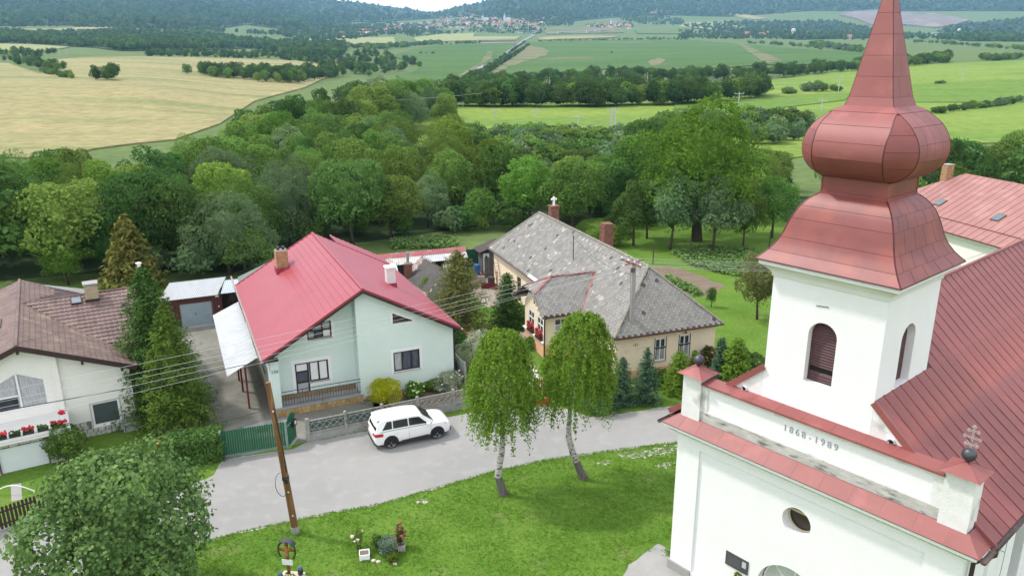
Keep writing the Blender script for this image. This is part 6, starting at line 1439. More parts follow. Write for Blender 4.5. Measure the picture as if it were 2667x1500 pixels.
q = MB(); q.box(wl * 0.42, wl * 0.75, -0.2, -0.05, 0.95, 1.3); lb = q.build('letter_box', M['black_metal'], wk); q = MB(); q.box(wl * 0.5, wl * 0.66, -0.205, -0.2, 1.06, 1.24); q.build('plate', M['white_paint'], lb)
# concrete fence with diamond lattice panels
cf = thing('garden_fence', 'grey concrete garden fence with diamond lattice panels in front of the mint house', 'fence', (-10.47, 35.12, 0), 0)
con = mat('fence_concrete', srgb(158, 158, 154), 0.9, srgb(128, 128, 122), 2.5, 0.6, 0.3, 30, c3=srgb(104, 102, 92), scale3=3, lo3=0.58, hi3=0.75)
posts = [V((-10.47, 35.12, 0)), V((-8.70, 35.96, 0)), V((-6.93, 36.80, 0)), V((-5.16, 37.70, 0)), V((-3.28, 38.62, 0)), V((-1.45, 39.45, 0)), V((0.35, 40.25, 0))]
o_ = posts[0]; lat_me = None
for i, p in enumerate(posts):
    q = MB(); d = (posts[min(i + 1, 6)] - posts[max(i - 1, 0)]).normalized(); s_ = V((-d.y, d.x, 0)); w = 0.075 if i else 0.09
    q.obox(p - o_ - d * w - s_ * w, d * 2 * w, s_ * 2 * w, Z * 1.3); q.add([p - o_ + Z * 1.36] + [p - o_ + d * sx * w + s_ * sy * w + Z * 1.3 for sx, sy in ((-1, -1), (1, -1), (1, 1), (-1, 1))], [(0, 1, 2), (0, 2, 3), (0, 3, 4), (0, 4, 1)]); q.build('post', con, cf)
for i in range(6):
    a, b = posts[i] - o_, posts[i + 1] - o_; d = (b - a).normalized(); a = a + d * 0.08; b = b - d * 0.08; L0 = (b - a).length; s_ = V((-d.y, d.x, 0)); P = lambda u, z, t=0: a + d * u + Z * z + s_ * t
    q = MB(); q.obox(P(0, 0, -0.07), d * L0, s_ * 0.14, Z * 0.42); q.build('plinth', con, cf)
    q = MB(); q.obox(P(0, 0.46, -0.03), d * L0, s_ * 0.06, Z * 0.07); q.obox(P(0, 1.12, -0.03), d * L0, s_ * 0.06, Z * 0.06); q.obox(P(0, 0.62, -0.02), d * L0, s_ * 0.04, Z * 0.03); q.obox(P(0, 1.0, -0.02), d * L0, s_ * 0.04, Z * 0.03); fr_ = q.build('panel', con, cf)
    nd = 5
    for k in range(nd):
        u0, u1 = L0 * k / nd, L0 * (k + 1) / nd; um = (u0 + u1) / 2; q = MB()
        for e in (((u0, 0.81), (um, 0.99)), ((um, 0.99), (u1, 0.81)), ((u1, 0.81), (um, 0.64)), ((um, 0.64), (u0, 0.81))): q.beam(P(*e[0]), P(*e[1]), 0.035, 0.035)
        q.obox(P(um - 0.02, 0.46, -0.015), d * 0.04, s_ * 0.03, Z * 0.18); q.obox(P(um - 0.02, 0.99, -0.015), d * 0.04, s_ * 0.03, Z * 0.18)
        q.blob(P(um, 1.06), 0.035, k, 0, 0.0); q.blob(P(u0, 0.81), 0.035, k, 0, 0.0)
        q.build('diamond', con, fr_)
    if i < 2:
        q = MB(); q.obox(P(0, 0.5, 0.06), d * L0, s_ * 0.015, Z * 0.64); q.build('backing', mat('dull_green_sheet', srgb(70, 104, 90), 0.7, srgb(56, 88, 76), 4) if i == 0 else D.materials['dull_green_sheet'], fr_)
wf = thing('boundary_wall', 'pale concrete slab wall running back along the mint house side garden', 'wall', (*H1(10.9, -0.6), 0), R(24.2 + 90))
for i in range(4):
    q = MB(); q.box(i * 1.9 + 0.06, i * 1.9 + 1.84, -0.03, 0.03, 0, 1.5 - 0.08 * i); q.build('slab', M['concrete'], wf); q = MB(); q.box(i * 1.9 - 0.06, i * 1.9 + 0.05, -0.06, 0.06, 0, 1.6 - 0.08 * i); q.build('post', M['concrete'], wf)
# wooden garden gate and red low gate between the birches
bgt = thing('garden_gate', 'brown picket gate in front of the stepping stone path', 'gate', gp(1392, 1030, 0), R(20))
for i in range(8):
    q = MB(); q.box(i * 0.13, i * 0.13 + 0.08, 0, 0.025, 0.1, 1.05); q.build('picket', mat('brown_picket', srgb(140, 92, 62), 0.8, srgb(112, 72, 48), 5) if i == 0 else D.materials['brown_picket'], bgt)
q = MB(); q.box(0, 1.0, 0.025, 0.05, 0.3, 0.37); q.box(0, 1.0, 0.025, 0.05, 0.8, 0.87); q.build('rail', D.materials['brown_picket'], bgt)
rgt = thing('toy_slide', 'bright red low garden barrier at the road edge between the birches', 'barrier', gp(1402, 1058, 0), R(20))
q = MB(); q.box(0, 0.75, -0.03, 0.03, 0.05, 0.42); q.build('panel', mat('bright_red_paint', srgb(200, 34, 34), 0.5, srgb(170, 28, 30), 3), rgt)
q = MB(); q.box(-0.04, 0.02, -0.04, 0.04, 0, 0.55); q.box(0.73, 0.79, -0.04, 0.04, 0, 0.55); q.build('post', D.materials['bright_red_paint'], rgt); rgt.name = 'red_barrier'
# dark picket fence, lower left corner
pA, pB = gp(-150, 1437, 0), gp(150, 1333, 0); d = pB - pA; L0 = d.length
pk = thing('picket_fence', 'dark brown picket fence at the lower left corner by the road', 'fence', pA, math.atan2(d.y, d.x))
q = MB(); q.box(0, L0, 0.03, 0.06, 0.25, 0.32); q.box(0, L0, 0.03, 0.06, 0.82, 0.89); q.build('rail', M['brown_wood'], pk); q = MB(); q.box(0, L0, -0.02, 0.1, 0, 0.1); q.build('footing', M['concrete'], pk)
n_ = int(L0 / 0.145); q = MB(); q.box(0, 0.1, 0, 0.028, 0.1, 1.08); q.add([(0, 0, 1.08), (0.1, 0, 1.08), (0.1, .028, 1.08), (0, .028, 1.08), (0.05, 0, 1.13), (0.05, .028, 1.13)], [(0, 1, 4), (3, 5, 2), (0, 4, 5, 3), (1, 2, 5, 4)]); po_ = q.build('picket', M['brown_wood'], pk)
for i in range(1, n_): inst(po_.data, 'picket', pk, (i * 0.145, rnd.uniform(-.004, .004), rnd.uniform(-.015, .01)), (0, 0, rnd.gauss(0, .02)))
hp_ = thing('garden_hoop', 'thin white garden pipe arching behind the dark picket fence', 'pipe', gp(0, 1290, 0)); a, b = gp(-20, 1290, 0) - gp(0, 1290, 0), gp(90, 1283, 0) - gp(0, 1290, 0); q = MB(); q.tube([a.lerp(b, t) + Z * (0.35 * math.sin(math.pi * t) + 0.1) for t in [i / 10 for i in range(11)]], 0.025, 5); q.build('pipe', M['white_paint'], hp_)
for x, y in ((a.x, a.y), (b.x, b.y)):
    q = MB(); q.tube([(x, y, 0), (x, y, 0.12)], 0.03, 5); q.build('stake', M['white_paint'], hp_)
# poles
wp = thing('wooden_pole', 'leaning brown wooden pole at the lawn edge with loose black cables', 'utility pole', (-9.03, 27.33, 0))
wood = mat('creosoted_wood', srgb(134, 98, 58), 0.85, srgb(98, 66, 38), 3, 0.6, 0.3, 20, stretch=(2, 2, 0.3), c3=srgb(164, 134, 96), scale3=2.0, lo3=0.6, hi3=0.75)
top = V((-0.52, 0.05, 6.78)); q = MB(); q.tube([(0, 0, -0.1), top * 0.3, top * 0.7, top], [0.15, 0.135, 0.115, 0.10], 12); smooth_angle(q.build('shaft', wood, wp), 60)
q = MB(); q.tube([(-0.01, 0, 0), (-0.025, 0, 0.32)], 0.17, 10); q.build('footing', M['concrete'], wp)
q = MB()
for s_, z0 in ((0.11, 6.0), (0.125, 5.7)): q.tube([top * (z / 6.78) + V((s_, -0.08 + 0.03 * math.sin(z * 2), 0)) for z in [2.9 + 0.2 * i for i in range(int((z0 - 2.9) / 0.2))]], 0.014, 4)
cxx = top * (2.75 / 6.78); q.tube([cxx + V((-0.12 - 0.28 * math.sin(t) * (1 if t < 3.2 else 0.6), -0.1, -0.42 + 0.55 * math.cos(t))) for t in [i * 0.42 for i in range(15)]], 0.012, 4); q.build('cable', M['black_metal'], wp)
q = MB(); q.tube([top * 0.385 + V((0, 0, -0.1)), top * 0.385 + V((0, 0, 0.06))], 0.15, 8); q.box(-0.16, -0.04, -0.22, -0.1, 2.45, 2.65); q.build('clamp', M['black_metal'], wp)
for z in (0.9, 2.0, 2.6, 5.6): q = MB(); c = top * (z / 6.78); q.ball(c + V((0.05, -0.13, 0)), 0.035, 6, 4); q.build('insulator', M['white_paint'], wp)
cpole = thing('concrete_pole', 'round grey concrete pole with a rusty crossarm in front of the cream house', 'utility pole', (7.15, 42.99, 0))
q = MB(); q.tube([(0, 0, -0.1), (0, 0, 7.25)], [0.19, 0.125], 14); smooth_angle(q.build('shaft', M['concrete'], cpole), 60)
q = MB(); q.beam((-0.75, 0.25, 7.45), (0.35, -0.32, 7.12), 0.09, 0.09); q.beam((-0.55, -0.1, 7.2), (0.5, 0.2, 7.4), 0.07, 0.07); q.build('crossarm', mat('rusty_red_arm', srgb(140, 84, 72), 0.8, srgb(110, 66, 58), 6), cpole)
ins = [V((-0.7, 0.22, 7.55)), V((-0.35, 0.05, 7.45)), V((0.0, -0.12, 7.38)), V((0.3, -0.3, 7.25)), V((0.05, 0.1, 7.05))]
for p in ins: q = MB(); q.lathe([(0.02, -0.1), (0.05, -0.04), (0.045, 0.02), (0.02, 0.06)], 8, p); q.build('insulator', M['white_paint'], cpole)
q = MB(); q.box(-0.22, 0.02, -0.2, -0.12, 6.75, 7.0); q.tube([(-0.2, -0.05, 6.9), (-0.17, -0.18, 5.0), (-0.19, -0.1, 2.5)], 0.012, 4); q.build('fitting', M['gutter'], cpole)
wire_m = mat('pale_wire', (0.5, 0.51, 0.5), 0.4); wire_b = M['black_metal']
def wire(label, a, b, sag, r_=0.008, m_=None, group=None, n=24):
    t = D.objects.new('overhead_wire', None); D.objects.remove(t)
    q = MB(); a, b = V(a), V(b); q.tube([a.lerp(b, i / n) - Z * sag * 4 * (i / n) * (1 - i / n) for i in range(n + 1)], r_, 4)
    o = q.build('overhead_wire', m_ or wire_m); return tag(o, label, 'wire', group)
base_p = V((7.15, 42.99, 0)); order = ('highest', 'second highest', 'middle', 'second lowest', 'lowest')
tgt = [V((-20.9, 28.6, 6.3)), V((-20.5, 27.95, 6.15)), V((-20.3, 27.6, 6.05)), V((-20.0, 27.1, 6.0)), V((-19.7, 26.6, 5.85))]
for i, (p, t) in enumerate(zip(ins, tgt)):
    a = base_p + p; e = a + (t - a) * 1.55
    wire('pale wire crossing in front of the mint house, %s of the five' % order[i], a, e, 0.45, 0.0075, None, 'pale wires over the street')
for i, p in enumerate(ins):
    a = base_p + p; wire('pale wire from the concrete pole to behind the belfry, %s of the five' % order[i], a, V((31.0, 40.2 + 0.25 * i, 8.1 - 0.2 * i)), 0.3, 0.0075, None, 'pale wires over the garden')
for i in range(4): wire('pale wire below the eave of the house behind the church, %s of four' % ('first', 'second', 'third', 'fourth')[i], V((41.2, 62.6 + 0.05 * i, 3.1 - 0.02 * i)), V((24.0, 50.0 + 0.5 * i, 4.2 - 0.5 * i)), 0.3, 0.012, None, 'pale wires behind the church')
wire('black cable from the carport corner to the left edge', V((*H1(-0.4, -0.3), 3.5)), V((-33, 22.0, 5.7)), 0.35, 0.022, wire_b)
wire('black cable from the wooden pole down to the hedge post', V((-9.45, 27.3, 5.75)), V((-17.4, 33.2, 1.6)), 0.2, 0.014, wire_b)
wire('thin dark cable from the roof pole of the cream house', to_world(h2, (1.9, 10.2, 6.6)), base_p + V((-0.1, -0.1, 6.6)), 0.5, 0.012, wire_b)
wire('bare wire strung over the fields behind the woods', ground(880, 372) + Z * 9, ground(1260, 332) + Z * 9, 0.5, 0.03, wire_m)
hp2 = thing('steel_post', 'thin black steel post beside the clipped hedge and driveway', 'post', gp(531, 1128, 0)); q = MB(); q.box(-0.03, 0.03, -0.03, 0.03, 0, 1.6); q.build('shaft', M['black_metal'], hp2); q = MB(); q.box(-0.05, 0.05, -0.05, 0.05, 1.6, 1.63); q.build('cap', M['black_metal'], hp2)
mhl = D.objects.new('manhole_cover', None); D.objects.remove(mhl)
q = MB(); q.box(-0.35, 0.35, -0.22, 0.22, 0, 0.035); mo = q.build('manhole_cover', mat('rusty_cover', srgb(120, 100, 88), 0.8, srgb(92, 76, 66), 5)); mo.location = (*H1(-0.89, -1.3), 0.0); mo.rotation_euler = (0, 0, R(24)); tag(mo, 'rusty square manhole cover on the driveway concrete', 'manhole cover')

# ------------------------------------------------------------------ white SUV
car = thing('parked_car', 'white compact SUV parked in front of the concrete fence', 'car', (-5.33, 35.62, 0.016), R(23.9)); car.scale = (0.97, 0.97, 0.97)
paint = mat('white_car_paint', (0.80, 0.80, 0.80), 0.22, (0.78, 0.78, 0.785), 1, 0.2, spec=0.5, coat=0.6); blackp = mat('black_plastic', (0.022, 0.022, 0.024), 0.6, (0.03, 0.03, 0.03), 8); cglass = mat('car_glass', (0.010, 0.012, 0.014), 0.12, (0.014, 0.016, 0.018), 2, spec=0.25)
st = [(-2.09, .62, .66, .66, .72), (-2.05, .76, .80, .93, .96), (-1.95, .82, .855, .98, 1.0), (-1.6, .84, .885, .99, 1.02), (-1.0, .84, .885, .985, 1.02), (0, .84, .885, .97, 1.02), (.8, .84, .885, .965, 1.02), (1.15, .84, .885, .96, 1.0), (1.5, .83, .875, .935, .985), (1.8, .79, .84, .89, .94), (1.98, .72, .77, .82, .86), (2.07, .58, .62, .70, .72)]
q = MB(); secs = []
for x, ws, wb_, zb, zt in st:
    h = [(ws * 0.9, .27), (ws, .30), (wb_, .46), (wb_ + 0.004, .66), (wb_ - .008, zb - .1), (wb_ - .035, zb), (wb_ - .14, zt - .012), (wb_ * .5, zt + .012), (0, zt + .02)]
    if abs(x) > 2.03: h = [(y, .36 + (z - .27) * (zt - .36) / (zt - .27)) for y, z in h]
    secs.append([(x, -y, z) for y, z in h] + [(x, y, z) for y, z in h[-2::-1]])
k = len(secs[0])
for i in range(len(secs) - 1):
    for j in range(k - 1): q.quad(secs[i][j], secs[i + 1][j], secs[i + 1][j + 1], secs[i][j + 1])
q.poly(secs[0][::1]); q.poly(secs[-1][::-1])
body = q.build('body', paint, car); smooth_angle(body, 38)
cab = [(-2.0, .80, .80, .985, .99), (-1.86, .835, .70, .985, 1.36), (-1.72, .84, .665, .985, 1.53), (-1.45, .845, .655, .985, 1.585), (-0.8, .845, .665, .98, 1.59), (-0.1, .845, .66, .975, 1.58), (.28, .845, .635, .97, 1.535), (.48, .845, .63, .97, 1.48), (1.18, .80, .76, .965, .985)]
q = MB(); secs = []
for x, wb_, wr, zb, zt in cab:
    h = [(wb_, zb), (wb_ * .45 + wr * .55, zb + (zt - zb) * .55), (wr + .02, zt - .05 * (zt - zb)), (wr - .06, zt), (wr * .5, zt + .018), (0, zt + .024)]
    secs.append([(x, -y, z) for y, z in h] + [(x, y, z) for y, z in h[-2::-1]])
k = len(secs[0])
for i in range(len(secs) - 1):
    for j in range(k - 1): q.quad(secs[i][j], secs[i + 1][j], secs[i + 1][j + 1], secs[i][j + 1])
roofc = q.build('cabin', paint, car); smooth_angle(roofc, 35)
def cab_side(x, t, s_, off=0.008):
    r_ = lerp_tab([(c[0], *c[1:]) for c in cab], x); wb_, wr, zb, zt = r_; y = wb_ + (wr - wb_) * t; z = zb + (zt - zb) * t
    return V((x, s_ * (y + off + 0.012 * math.sin(math.pi * min(max(t, 0), 1))), z))
for s_ in (-1, 1):
    for (xa0, xa1, xb0, xb1) in ((-1.68, -1.16, -1.40, -1.14), (-1.10, -.30, -1.08, -.30), (-.24, .80, -.24, .34)):
        q = MB(); n = 5; lo, hi = 0.17, 0.80
        for i in range(n):
            f = lambda u, t: cab_side((xa0 + (xa1 - xa0) * u) * (1 - t) + (xb0 + (xb1 - xb0) * u) * t, lo + (hi - lo) * t, s_)
            for a, b in ((0, .5), (.5, 1)): p = [f(i / n, a), f((i + 1) / n, a), f((i + 1) / n, b), f(i / n, b)]; q.quad(*(p if s_ < 0 else p[::-1]))
        q.build('side_window', cglass, car)
    q = MB(); q.tube([cab_side(x, 0.045, s_, 0.012) for x in (-1.8, -1.2, -.3, .4, 1.0)], 0.012, 4); q.build('window_trim', blackp, car)
q = MB(); q.quad((1.12, -.70, 1.02), (1.12, .70, 1.02), (.50, .575, 1.50), (.50, -.575, 1.50)); o = q.build('windscreen', cglass, car); o.location = (0.012, 0, 0.018)
q = MB(); q.quad((-1.99, .66, 1.04), (-1.99, -.66, 1.04), (-1.76, -.58, 1.47), (-1.76, .58, 1.47)); o = q.build('rear_window', cglass, car); o.location = (-0.012, 0, 0.012)
q = MB(); q.slab([(-1.92, -.55, 1.545), (-1.6, -.56, 1.60), (-1.6, .56, 1.60), (-1.92, .55, 1.545)], 0.03); q.build('roof_spoiler', paint, car)
def wheel(x, y):
    s_ = 1 if y > 0 else -1; t = MB(); prof = [(.24, -.10), (.31, -.11), (.335, -.085), (.342, 0), (.335, .085), (.31, .11), (.24, .10)]
    n = 22
    for i in range(len(prof) - 1):
        for j in range(n):
            a0, a1 = 2 * math.pi * j / n, 2 * math.pi * (j + 1) / n; (r0_, y0), (r1_, y1) = prof[i], prof[i + 1]
            t.quad((x + r0_ * math.cos(a0), y + y0, .342 + r0_ * math.sin(a0)), (x + r0_ * math.cos(a1), y + y0, .342 + r0_ * math.sin(a1)), (x + r1_ * math.cos(a1), y + y1, .342 + r1_ * math.sin(a1)), (x + r1_ * math.cos(a0), y + y1, .342 + r1_ * math.sin(a0)))
    w = smooth_angle(t.build('wheel', mat('tyre_rubber', (0.025, 0.025, 0.026), 0.85) if 'tyre_rubber' not in D.materials else D.materials['tyre_rubber'], car), 50)
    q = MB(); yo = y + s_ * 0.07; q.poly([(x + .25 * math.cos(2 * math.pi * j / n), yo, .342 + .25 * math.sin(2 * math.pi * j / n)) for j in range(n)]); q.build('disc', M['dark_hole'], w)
    q = MB()
    for j in range(5):
        a = 2 * math.pi * j / 5 + 0.3
        for da in (-.16, .16): q.beam((x, yo + s_ * .02, .342), (x + .25 * math.cos(a + da), yo + s_ * .02, .342 + .25 * math.sin(a + da)), 0.035, 0.03, up=(0, 1, 0))
    q.tube([(x + .255 * math.cos(2 * math.pi * j / n), yo + s_ * .02, .342 + .255 * math.sin(2 * math.pi * j / n)) for j in range(n + 1)], 0.018, 5); q.ball((x, yo + s_ * .025, .342), .045, 8, 4); q.build('rim', mat('alloy_rim', (0.32, 0.32, 0.33), 0.4, metal=0.4) if 'alloy_rim' not in D.materials else D.materials['alloy_rim'], w)
for x in (-1.25, 1.25):
    for s_ in (-1, 1):
        wheel(x, s_ * .775)
        q = MB(); n = 14; Pn = lambda r_, a, yo: V((x + r_ * math.cos(a), s_ * yo, .36 + r_ * math.sin(a)))
        for j in range(n):
            a0, a1 = -.12 + (math.pi + .24) * j / n, -.12 + (math.pi + .24) * (j + 1) / n
            p = [Pn(.355, a0, .905), Pn(.355, a1, .905), Pn(.395, a1, .90), Pn(.395, a0, .90)]; q.quad(*(p[::-1] if s_ < 0 else p)); p = [Pn(.355, a0, .905), Pn(.355, a1, .905), Pn(.355, a1, .6), Pn(.355, a0, .6)]; q.quad(*p); p = [Pn(.395, a0, .90), Pn(.395, a1, .90), Pn(.40, a1, .86), Pn(.40, a0, .86)]; q.quad(*p)
        q.build('wheel_arch', blackp, car)
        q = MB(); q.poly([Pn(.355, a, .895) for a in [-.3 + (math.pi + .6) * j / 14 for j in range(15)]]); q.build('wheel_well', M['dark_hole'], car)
for s_ in (-1, 1):
    q = MB(); q.slab([(-.85, s_ * .90, .27), (.85, s_ * .90, .27), (.80, s_ * .897, .40), (-.62, s_ * .897, .36)], 0.05, (0, s_, 0)); q.build('sill', blackp, car)
    q = MB(); q.box(.66, .86, min(s_ * .88, s_ * 1.06), max(s_ * .88, s_ * 1.06), .99, 1.13); m_ = q.build('mirror', paint, car); bv = m_.modifiers.new('bevel', 'BEVEL'); bv.width = 0.04; bv.segments = 3
    for x in (-1.0, -.08): q = MB(); q.box(x, x + .17, min(s_ * .885, s_ * .915), max(s_ * .885, s_ * .915), .86, .89); q.build('door_handle', paint, car)
    for x in (-.27, .92, -1.05): q = MB(); q.tube([(x, s_ * .891, .38), (x, s_ * .893, .66), (x - (.02 if x < .9 else .0), s_ * .866, .95)], 0.006, 3); q.build('door_seam', blackp, car)
    q = MB(); pl_ = [(-1.64, .896), (-1.95, .872), (-2.055, .815), (-2.102, .52)]
    for (x0, y0), (x1, y1) in zip(pl_, pl_[1:]): w_ = [(x0, s_ * y0, .78), (x1, s_ * y1, .78), (x1, s_ * (y1 - .02), .94), (x0, s_ * (y0 - .02), .94)]; q.quad(*(w_ if s_ > 0 else w_[::-1]))
    o = q.build('tail_light', mat('tail_light_red', srgb(190, 20, 36), 0.15, srgb(150, 14, 28), 6, spec=0.6) if s_ < 0 else D.materials['tail_light_red'], car); o.location = (-.012, s_ * .012, 0)
    q = MB(); q.slab([(2.0, s_ * .66, .72), (1.72, s_ * .842, .76), (1.70, s_ * .83, .88), (1.94, s_ * .66, .84)], 0.03, (.6, s_ * .8, .1)); o = q.build('headlight', mat('headlight_lens', (0.45, 0.47, 0.5), 0.1, (0.25, 0.26, 0.28), 8, spec=0.7) if s_ < 0 else D.materials['headlight_lens'], car); o.location = (.02, s_ * .012, 0)
q = MB(); q.box(1.9, 2.09, -.62, .62, .27, .44); q.box(2.02, 2.085, -.5, .5, .56, .70); q.build('front_bumper', blackp, car)
q = MB(); q.box(-2.1, -1.85, -.68, .68, .27, .46); q.build('rear_bumper', blackp, car)
q = MB(); q.box(-2.115, -2.08, -.3, .3, .70, .82); q.build('number_plate', M['white_paint'], car)
q = MB(); q.tube([(-1.3, 0, 1.6), (-1.42, 0, 1.72)], 0.012, 4); q.build('antenna', blackp, car)
q = MB()
for y in (-.3, .3): q.tube([(1.13, y, 1.04), (.95, y + .42, 1.16)], 0.009, 4)
q.build('wiper', blackp, car)

# ------------------------------------------------------------------ wayside cross and flower bed on the lawn
cb_ = gp(757, 1528, 0); wc = thing('wayside_cross', 'rusty wayside cross under a hooped roof on a pale stone base', 'wayside cross', cb_, R(-8))
stone_m = mat('pale_granite', srgb(206, 196, 184), 0.85, srgb(180, 168, 156), 4, 0.6, 0.2, 40)
q = MB(); q.box(-0.42, 0.42, -0.55, 0.45, 0, 0.36); q.build('base', stone_m, wc)
ztop = z_at(cb_, 1408); rustm = mat('rust_iron', srgb(130, 76, 44), 0.8, srgb(98, 58, 38), 8)
q = MB(); q.box(-0.045, 0.045, -0.04, 0.04, 0.36, ztop - 0.1); q.box(-0.3, 0.3, -0.035, 0.035, ztop - 0.42, ztop - 0.34); q.build('cross', rustm, wc)
q = MB(); q.tube([(0.33 * math.cos(t), 0, ztop - 0.42 + 0.42 * math.sin(t)) for t in [-0.9 + i * 0.25 for i in range(20)]], 0.03, 5); q.build('hoop', M['black_metal'], wc)
q = MB()
for i in range(9):
    t0, t1 = 0.55 + i * 0.225, 0.55 + (i + 1) * 0.225; q.slab([(0.37 * math.cos(t0), -0.14, ztop - 0.42 + 0.46 * math.sin(t0)), (0.37 * math.cos(t1), -0.14, ztop - 0.42 + 0.46 * math.sin(t1)), (0.37 * math.cos(t1), 0.14, ztop - 0.42 + 0.46 * math.sin(t1)), (0.37 * math.cos(t0), 0.14, ztop - 0.42 + 0.46 * math.sin(t0))], 0.012)
q.build('roof', M['zinc'], wc)
q = MB(); q.box(-0.2, 0.2, -0.07, -0.045, ztop - 0.98, ztop - 0.76); q.build('plaque', M['white_paint'], wc); q = MB(); q.box(-0.05, 0.05, -0.06, -0.041, ztop - 0.62, ztop - 0.2); q.box(-0.16, 0.16, -0.055, -0.041, ztop - 0.36, ztop - 0.31); q.build('figure', mat('worn_bronze', srgb(176, 120, 70), 0.5), wc)
for k, (x, y, lab, mm) in enumerate(((-0.3, -0.1, 'grey lantern with a blue lid on the left of the cross base', 'zinc'), (0.34, 0.25, 'dark slim lantern on the far right of the cross base', 'black_metal'), (0.05, -0.42, 'white and blue lantern at the front of the cross base', 'white_paint'))):
    t = thing('lantern', lab, 'lantern', cb_ + V((x, y, 0.36)), 0, 'lanterns on the cross base'); q = MB(); q.lathe([(0.08, 0), (0.1, 0.05), (0.1, 0.22), (0.07, 0.26)], 10); q.build('body', M[mm], t); q = MB(); q.lathe([(0.09, 0.26), (0.06, 0.34), (0.01, 0.37)], 10); q.build('lid', mat('blue_lid', srgb(70, 96, 130), 0.5) if k == 0 else D.materials['blue_lid'], t)
fl_ = thing('potted_flowers', 'yellow-green flowers clustered at the foot of the wayside cross', 'flowers', cb_ + V((0.02, -0.1, 0.36))); q = MB(); q2 = MB()
for i in range(26): q.blob((rnd.uniform(-.16, .2), rnd.uniform(-.14, .14), rnd.uniform(.02, .32)), 0.055, i, 0, 0.45)
for i in range(8): q2.blob((rnd.uniform(-.16, .2), rnd.uniform(-.14, .1), rnd.uniform(.15, .36)), 0.04, i, 0, 0.4)
q.build('leaves', L_['yellow'], fl_); q2.build('blossoms', mat('cream_petals', srgb(216, 206, 150), 0.8), fl_)
for k, (px, py, w, lab) in enumerate(((950, 1453, 0.20, 'small white square planter at the front left of the lawn flower bed'), (1046, 1432, 0.15, 'grey square planter at the right end of the lawn flower bed'))):
    t = thing('planter', lab, 'planter', gp(px, py, 0), R(12), 'planters of the lawn flower bed'); q = MB()
    q.obox((-w, -w, 0), X * 2 * w, Y * 0.03, Z * 0.28); q.obox((-w, w - 0.03, 0), X * 2 * w, Y * 0.03, Z * 0.28); q.obox((-w, -w + .03, 0), X * 0.03, Y * (2 * w - .06), Z * 0.28); q.obox((w - .03, -w + .03, 0), X * 0.03, Y * (2 * w - .06), Z * 0.28); q.build('box', M['concrete'] if k else M['white_paint'], t)
    q = MB(); q.box(-w + .03, w - .03, -w + .03, w - .03, 0.02, 0.22); q.build('soil', M['soil'], t)
for k, (px, py) in enumerate(((972, 1462), (985, 1464), (1028, 1470))):
    t = MB(); t.blob((0, 0, 0.05), 0.1, k, 1, 0.3, 0.7); o = t.build('field_stone', stone_m); o.location = gp(px, py, 0); tag(o, ('pale stone beside the white planter', 'small rounded stone right of the planter', 'single pale stone under the flower bed shrubs')[k], 'stone', 'stones edging the flower bed')
# ================================================================== VEGETATION
def leaf_mesh(name, pts, nrm, size, mt, aspect=0.6, jitter=0.7, seed=0, core=(), fold=True, droop=0.0):
    """one leaf (kite of two bent triangles) per point; joined into one crown mesh. core: solid leaf-coloured blobs added inside to block light (center, radius)"""
    g = np.random.default_rng(seed); n = len(pts)
    nn = nrm + g.normal(0, jitter, (n, 3)); nn /= np.linalg.norm(nn, axis=1, keepdims=True) + 1e-9
    t = np.cross(nn, g.normal(0, 1, (n, 3))); t[:, 2] -= droop; t -= nn * (t * nn).sum(1, keepdims=True); t /= np.linalg.norm(t, axis=1, keepdims=True) + 1e-9
    b = np.cross(nn, t); s = (size * g.uniform(0.6, 1.35, n))[:, None]
    tip = pts + t * s; tail = pts - t * s * 0.8; l = pts + b * s * aspect + nn * s * 0.18; r_ = pts - b * s * aspect + nn * s * 0.18
    v = np.stack([tail, l, tip, r_], 1).reshape(-1, 3); i = np.arange(n) * 4
    f = np.stack([i, i + 1, i + 2, i + 3], 1)
    vs = [v]; loops = [f]; off = len(v)
    for c, rad in core:
        bm = bmesh.new(); bmesh.ops.create_icosphere(bm, subdivisions=1, radius=1)
        cv = np.array([x.co[:] for x in bm.verts]) * np.array(rad) * g.uniform(0.8, 1.1, (len(bm.verts), 1)) + np.array(c); cf = np.array([[q.index for q in x.verts] for x in bm.faces]); bm.free()
        vs.append(cv); loops.append(np.concatenate([cf, cf[:, 2:3]], 1) + off); off += len(cv)
    allv = np.concatenate(vs).astype(np.float32)
    me = D.meshes.new(name); me.vertices.add(len(allv)); me.vertices.foreach_set('co', allv.ravel())
    q4 = loops[0]; tri = [x[:, :3] for x in loops[1:]]; tri = np.concatenate(tri) if tri else np.zeros((0, 3), int)
    me.loops.add(q4.size + tri.size); me.loops.foreach_set('vertex_index', np.concatenate([q4.ravel(), tri.ravel()]).astype(np.int32))
    me.polygons.add(len(q4) + len(tri)); st_ = np.concatenate([np.arange(len(q4)) * 4, q4.size + np.arange(len(tri)) * 3]).astype(np.int32)
    me.polygons.foreach_set('loop_start', st_); me.update(calc_edges=True); me.validate()
    me.materials.append(mt); return me
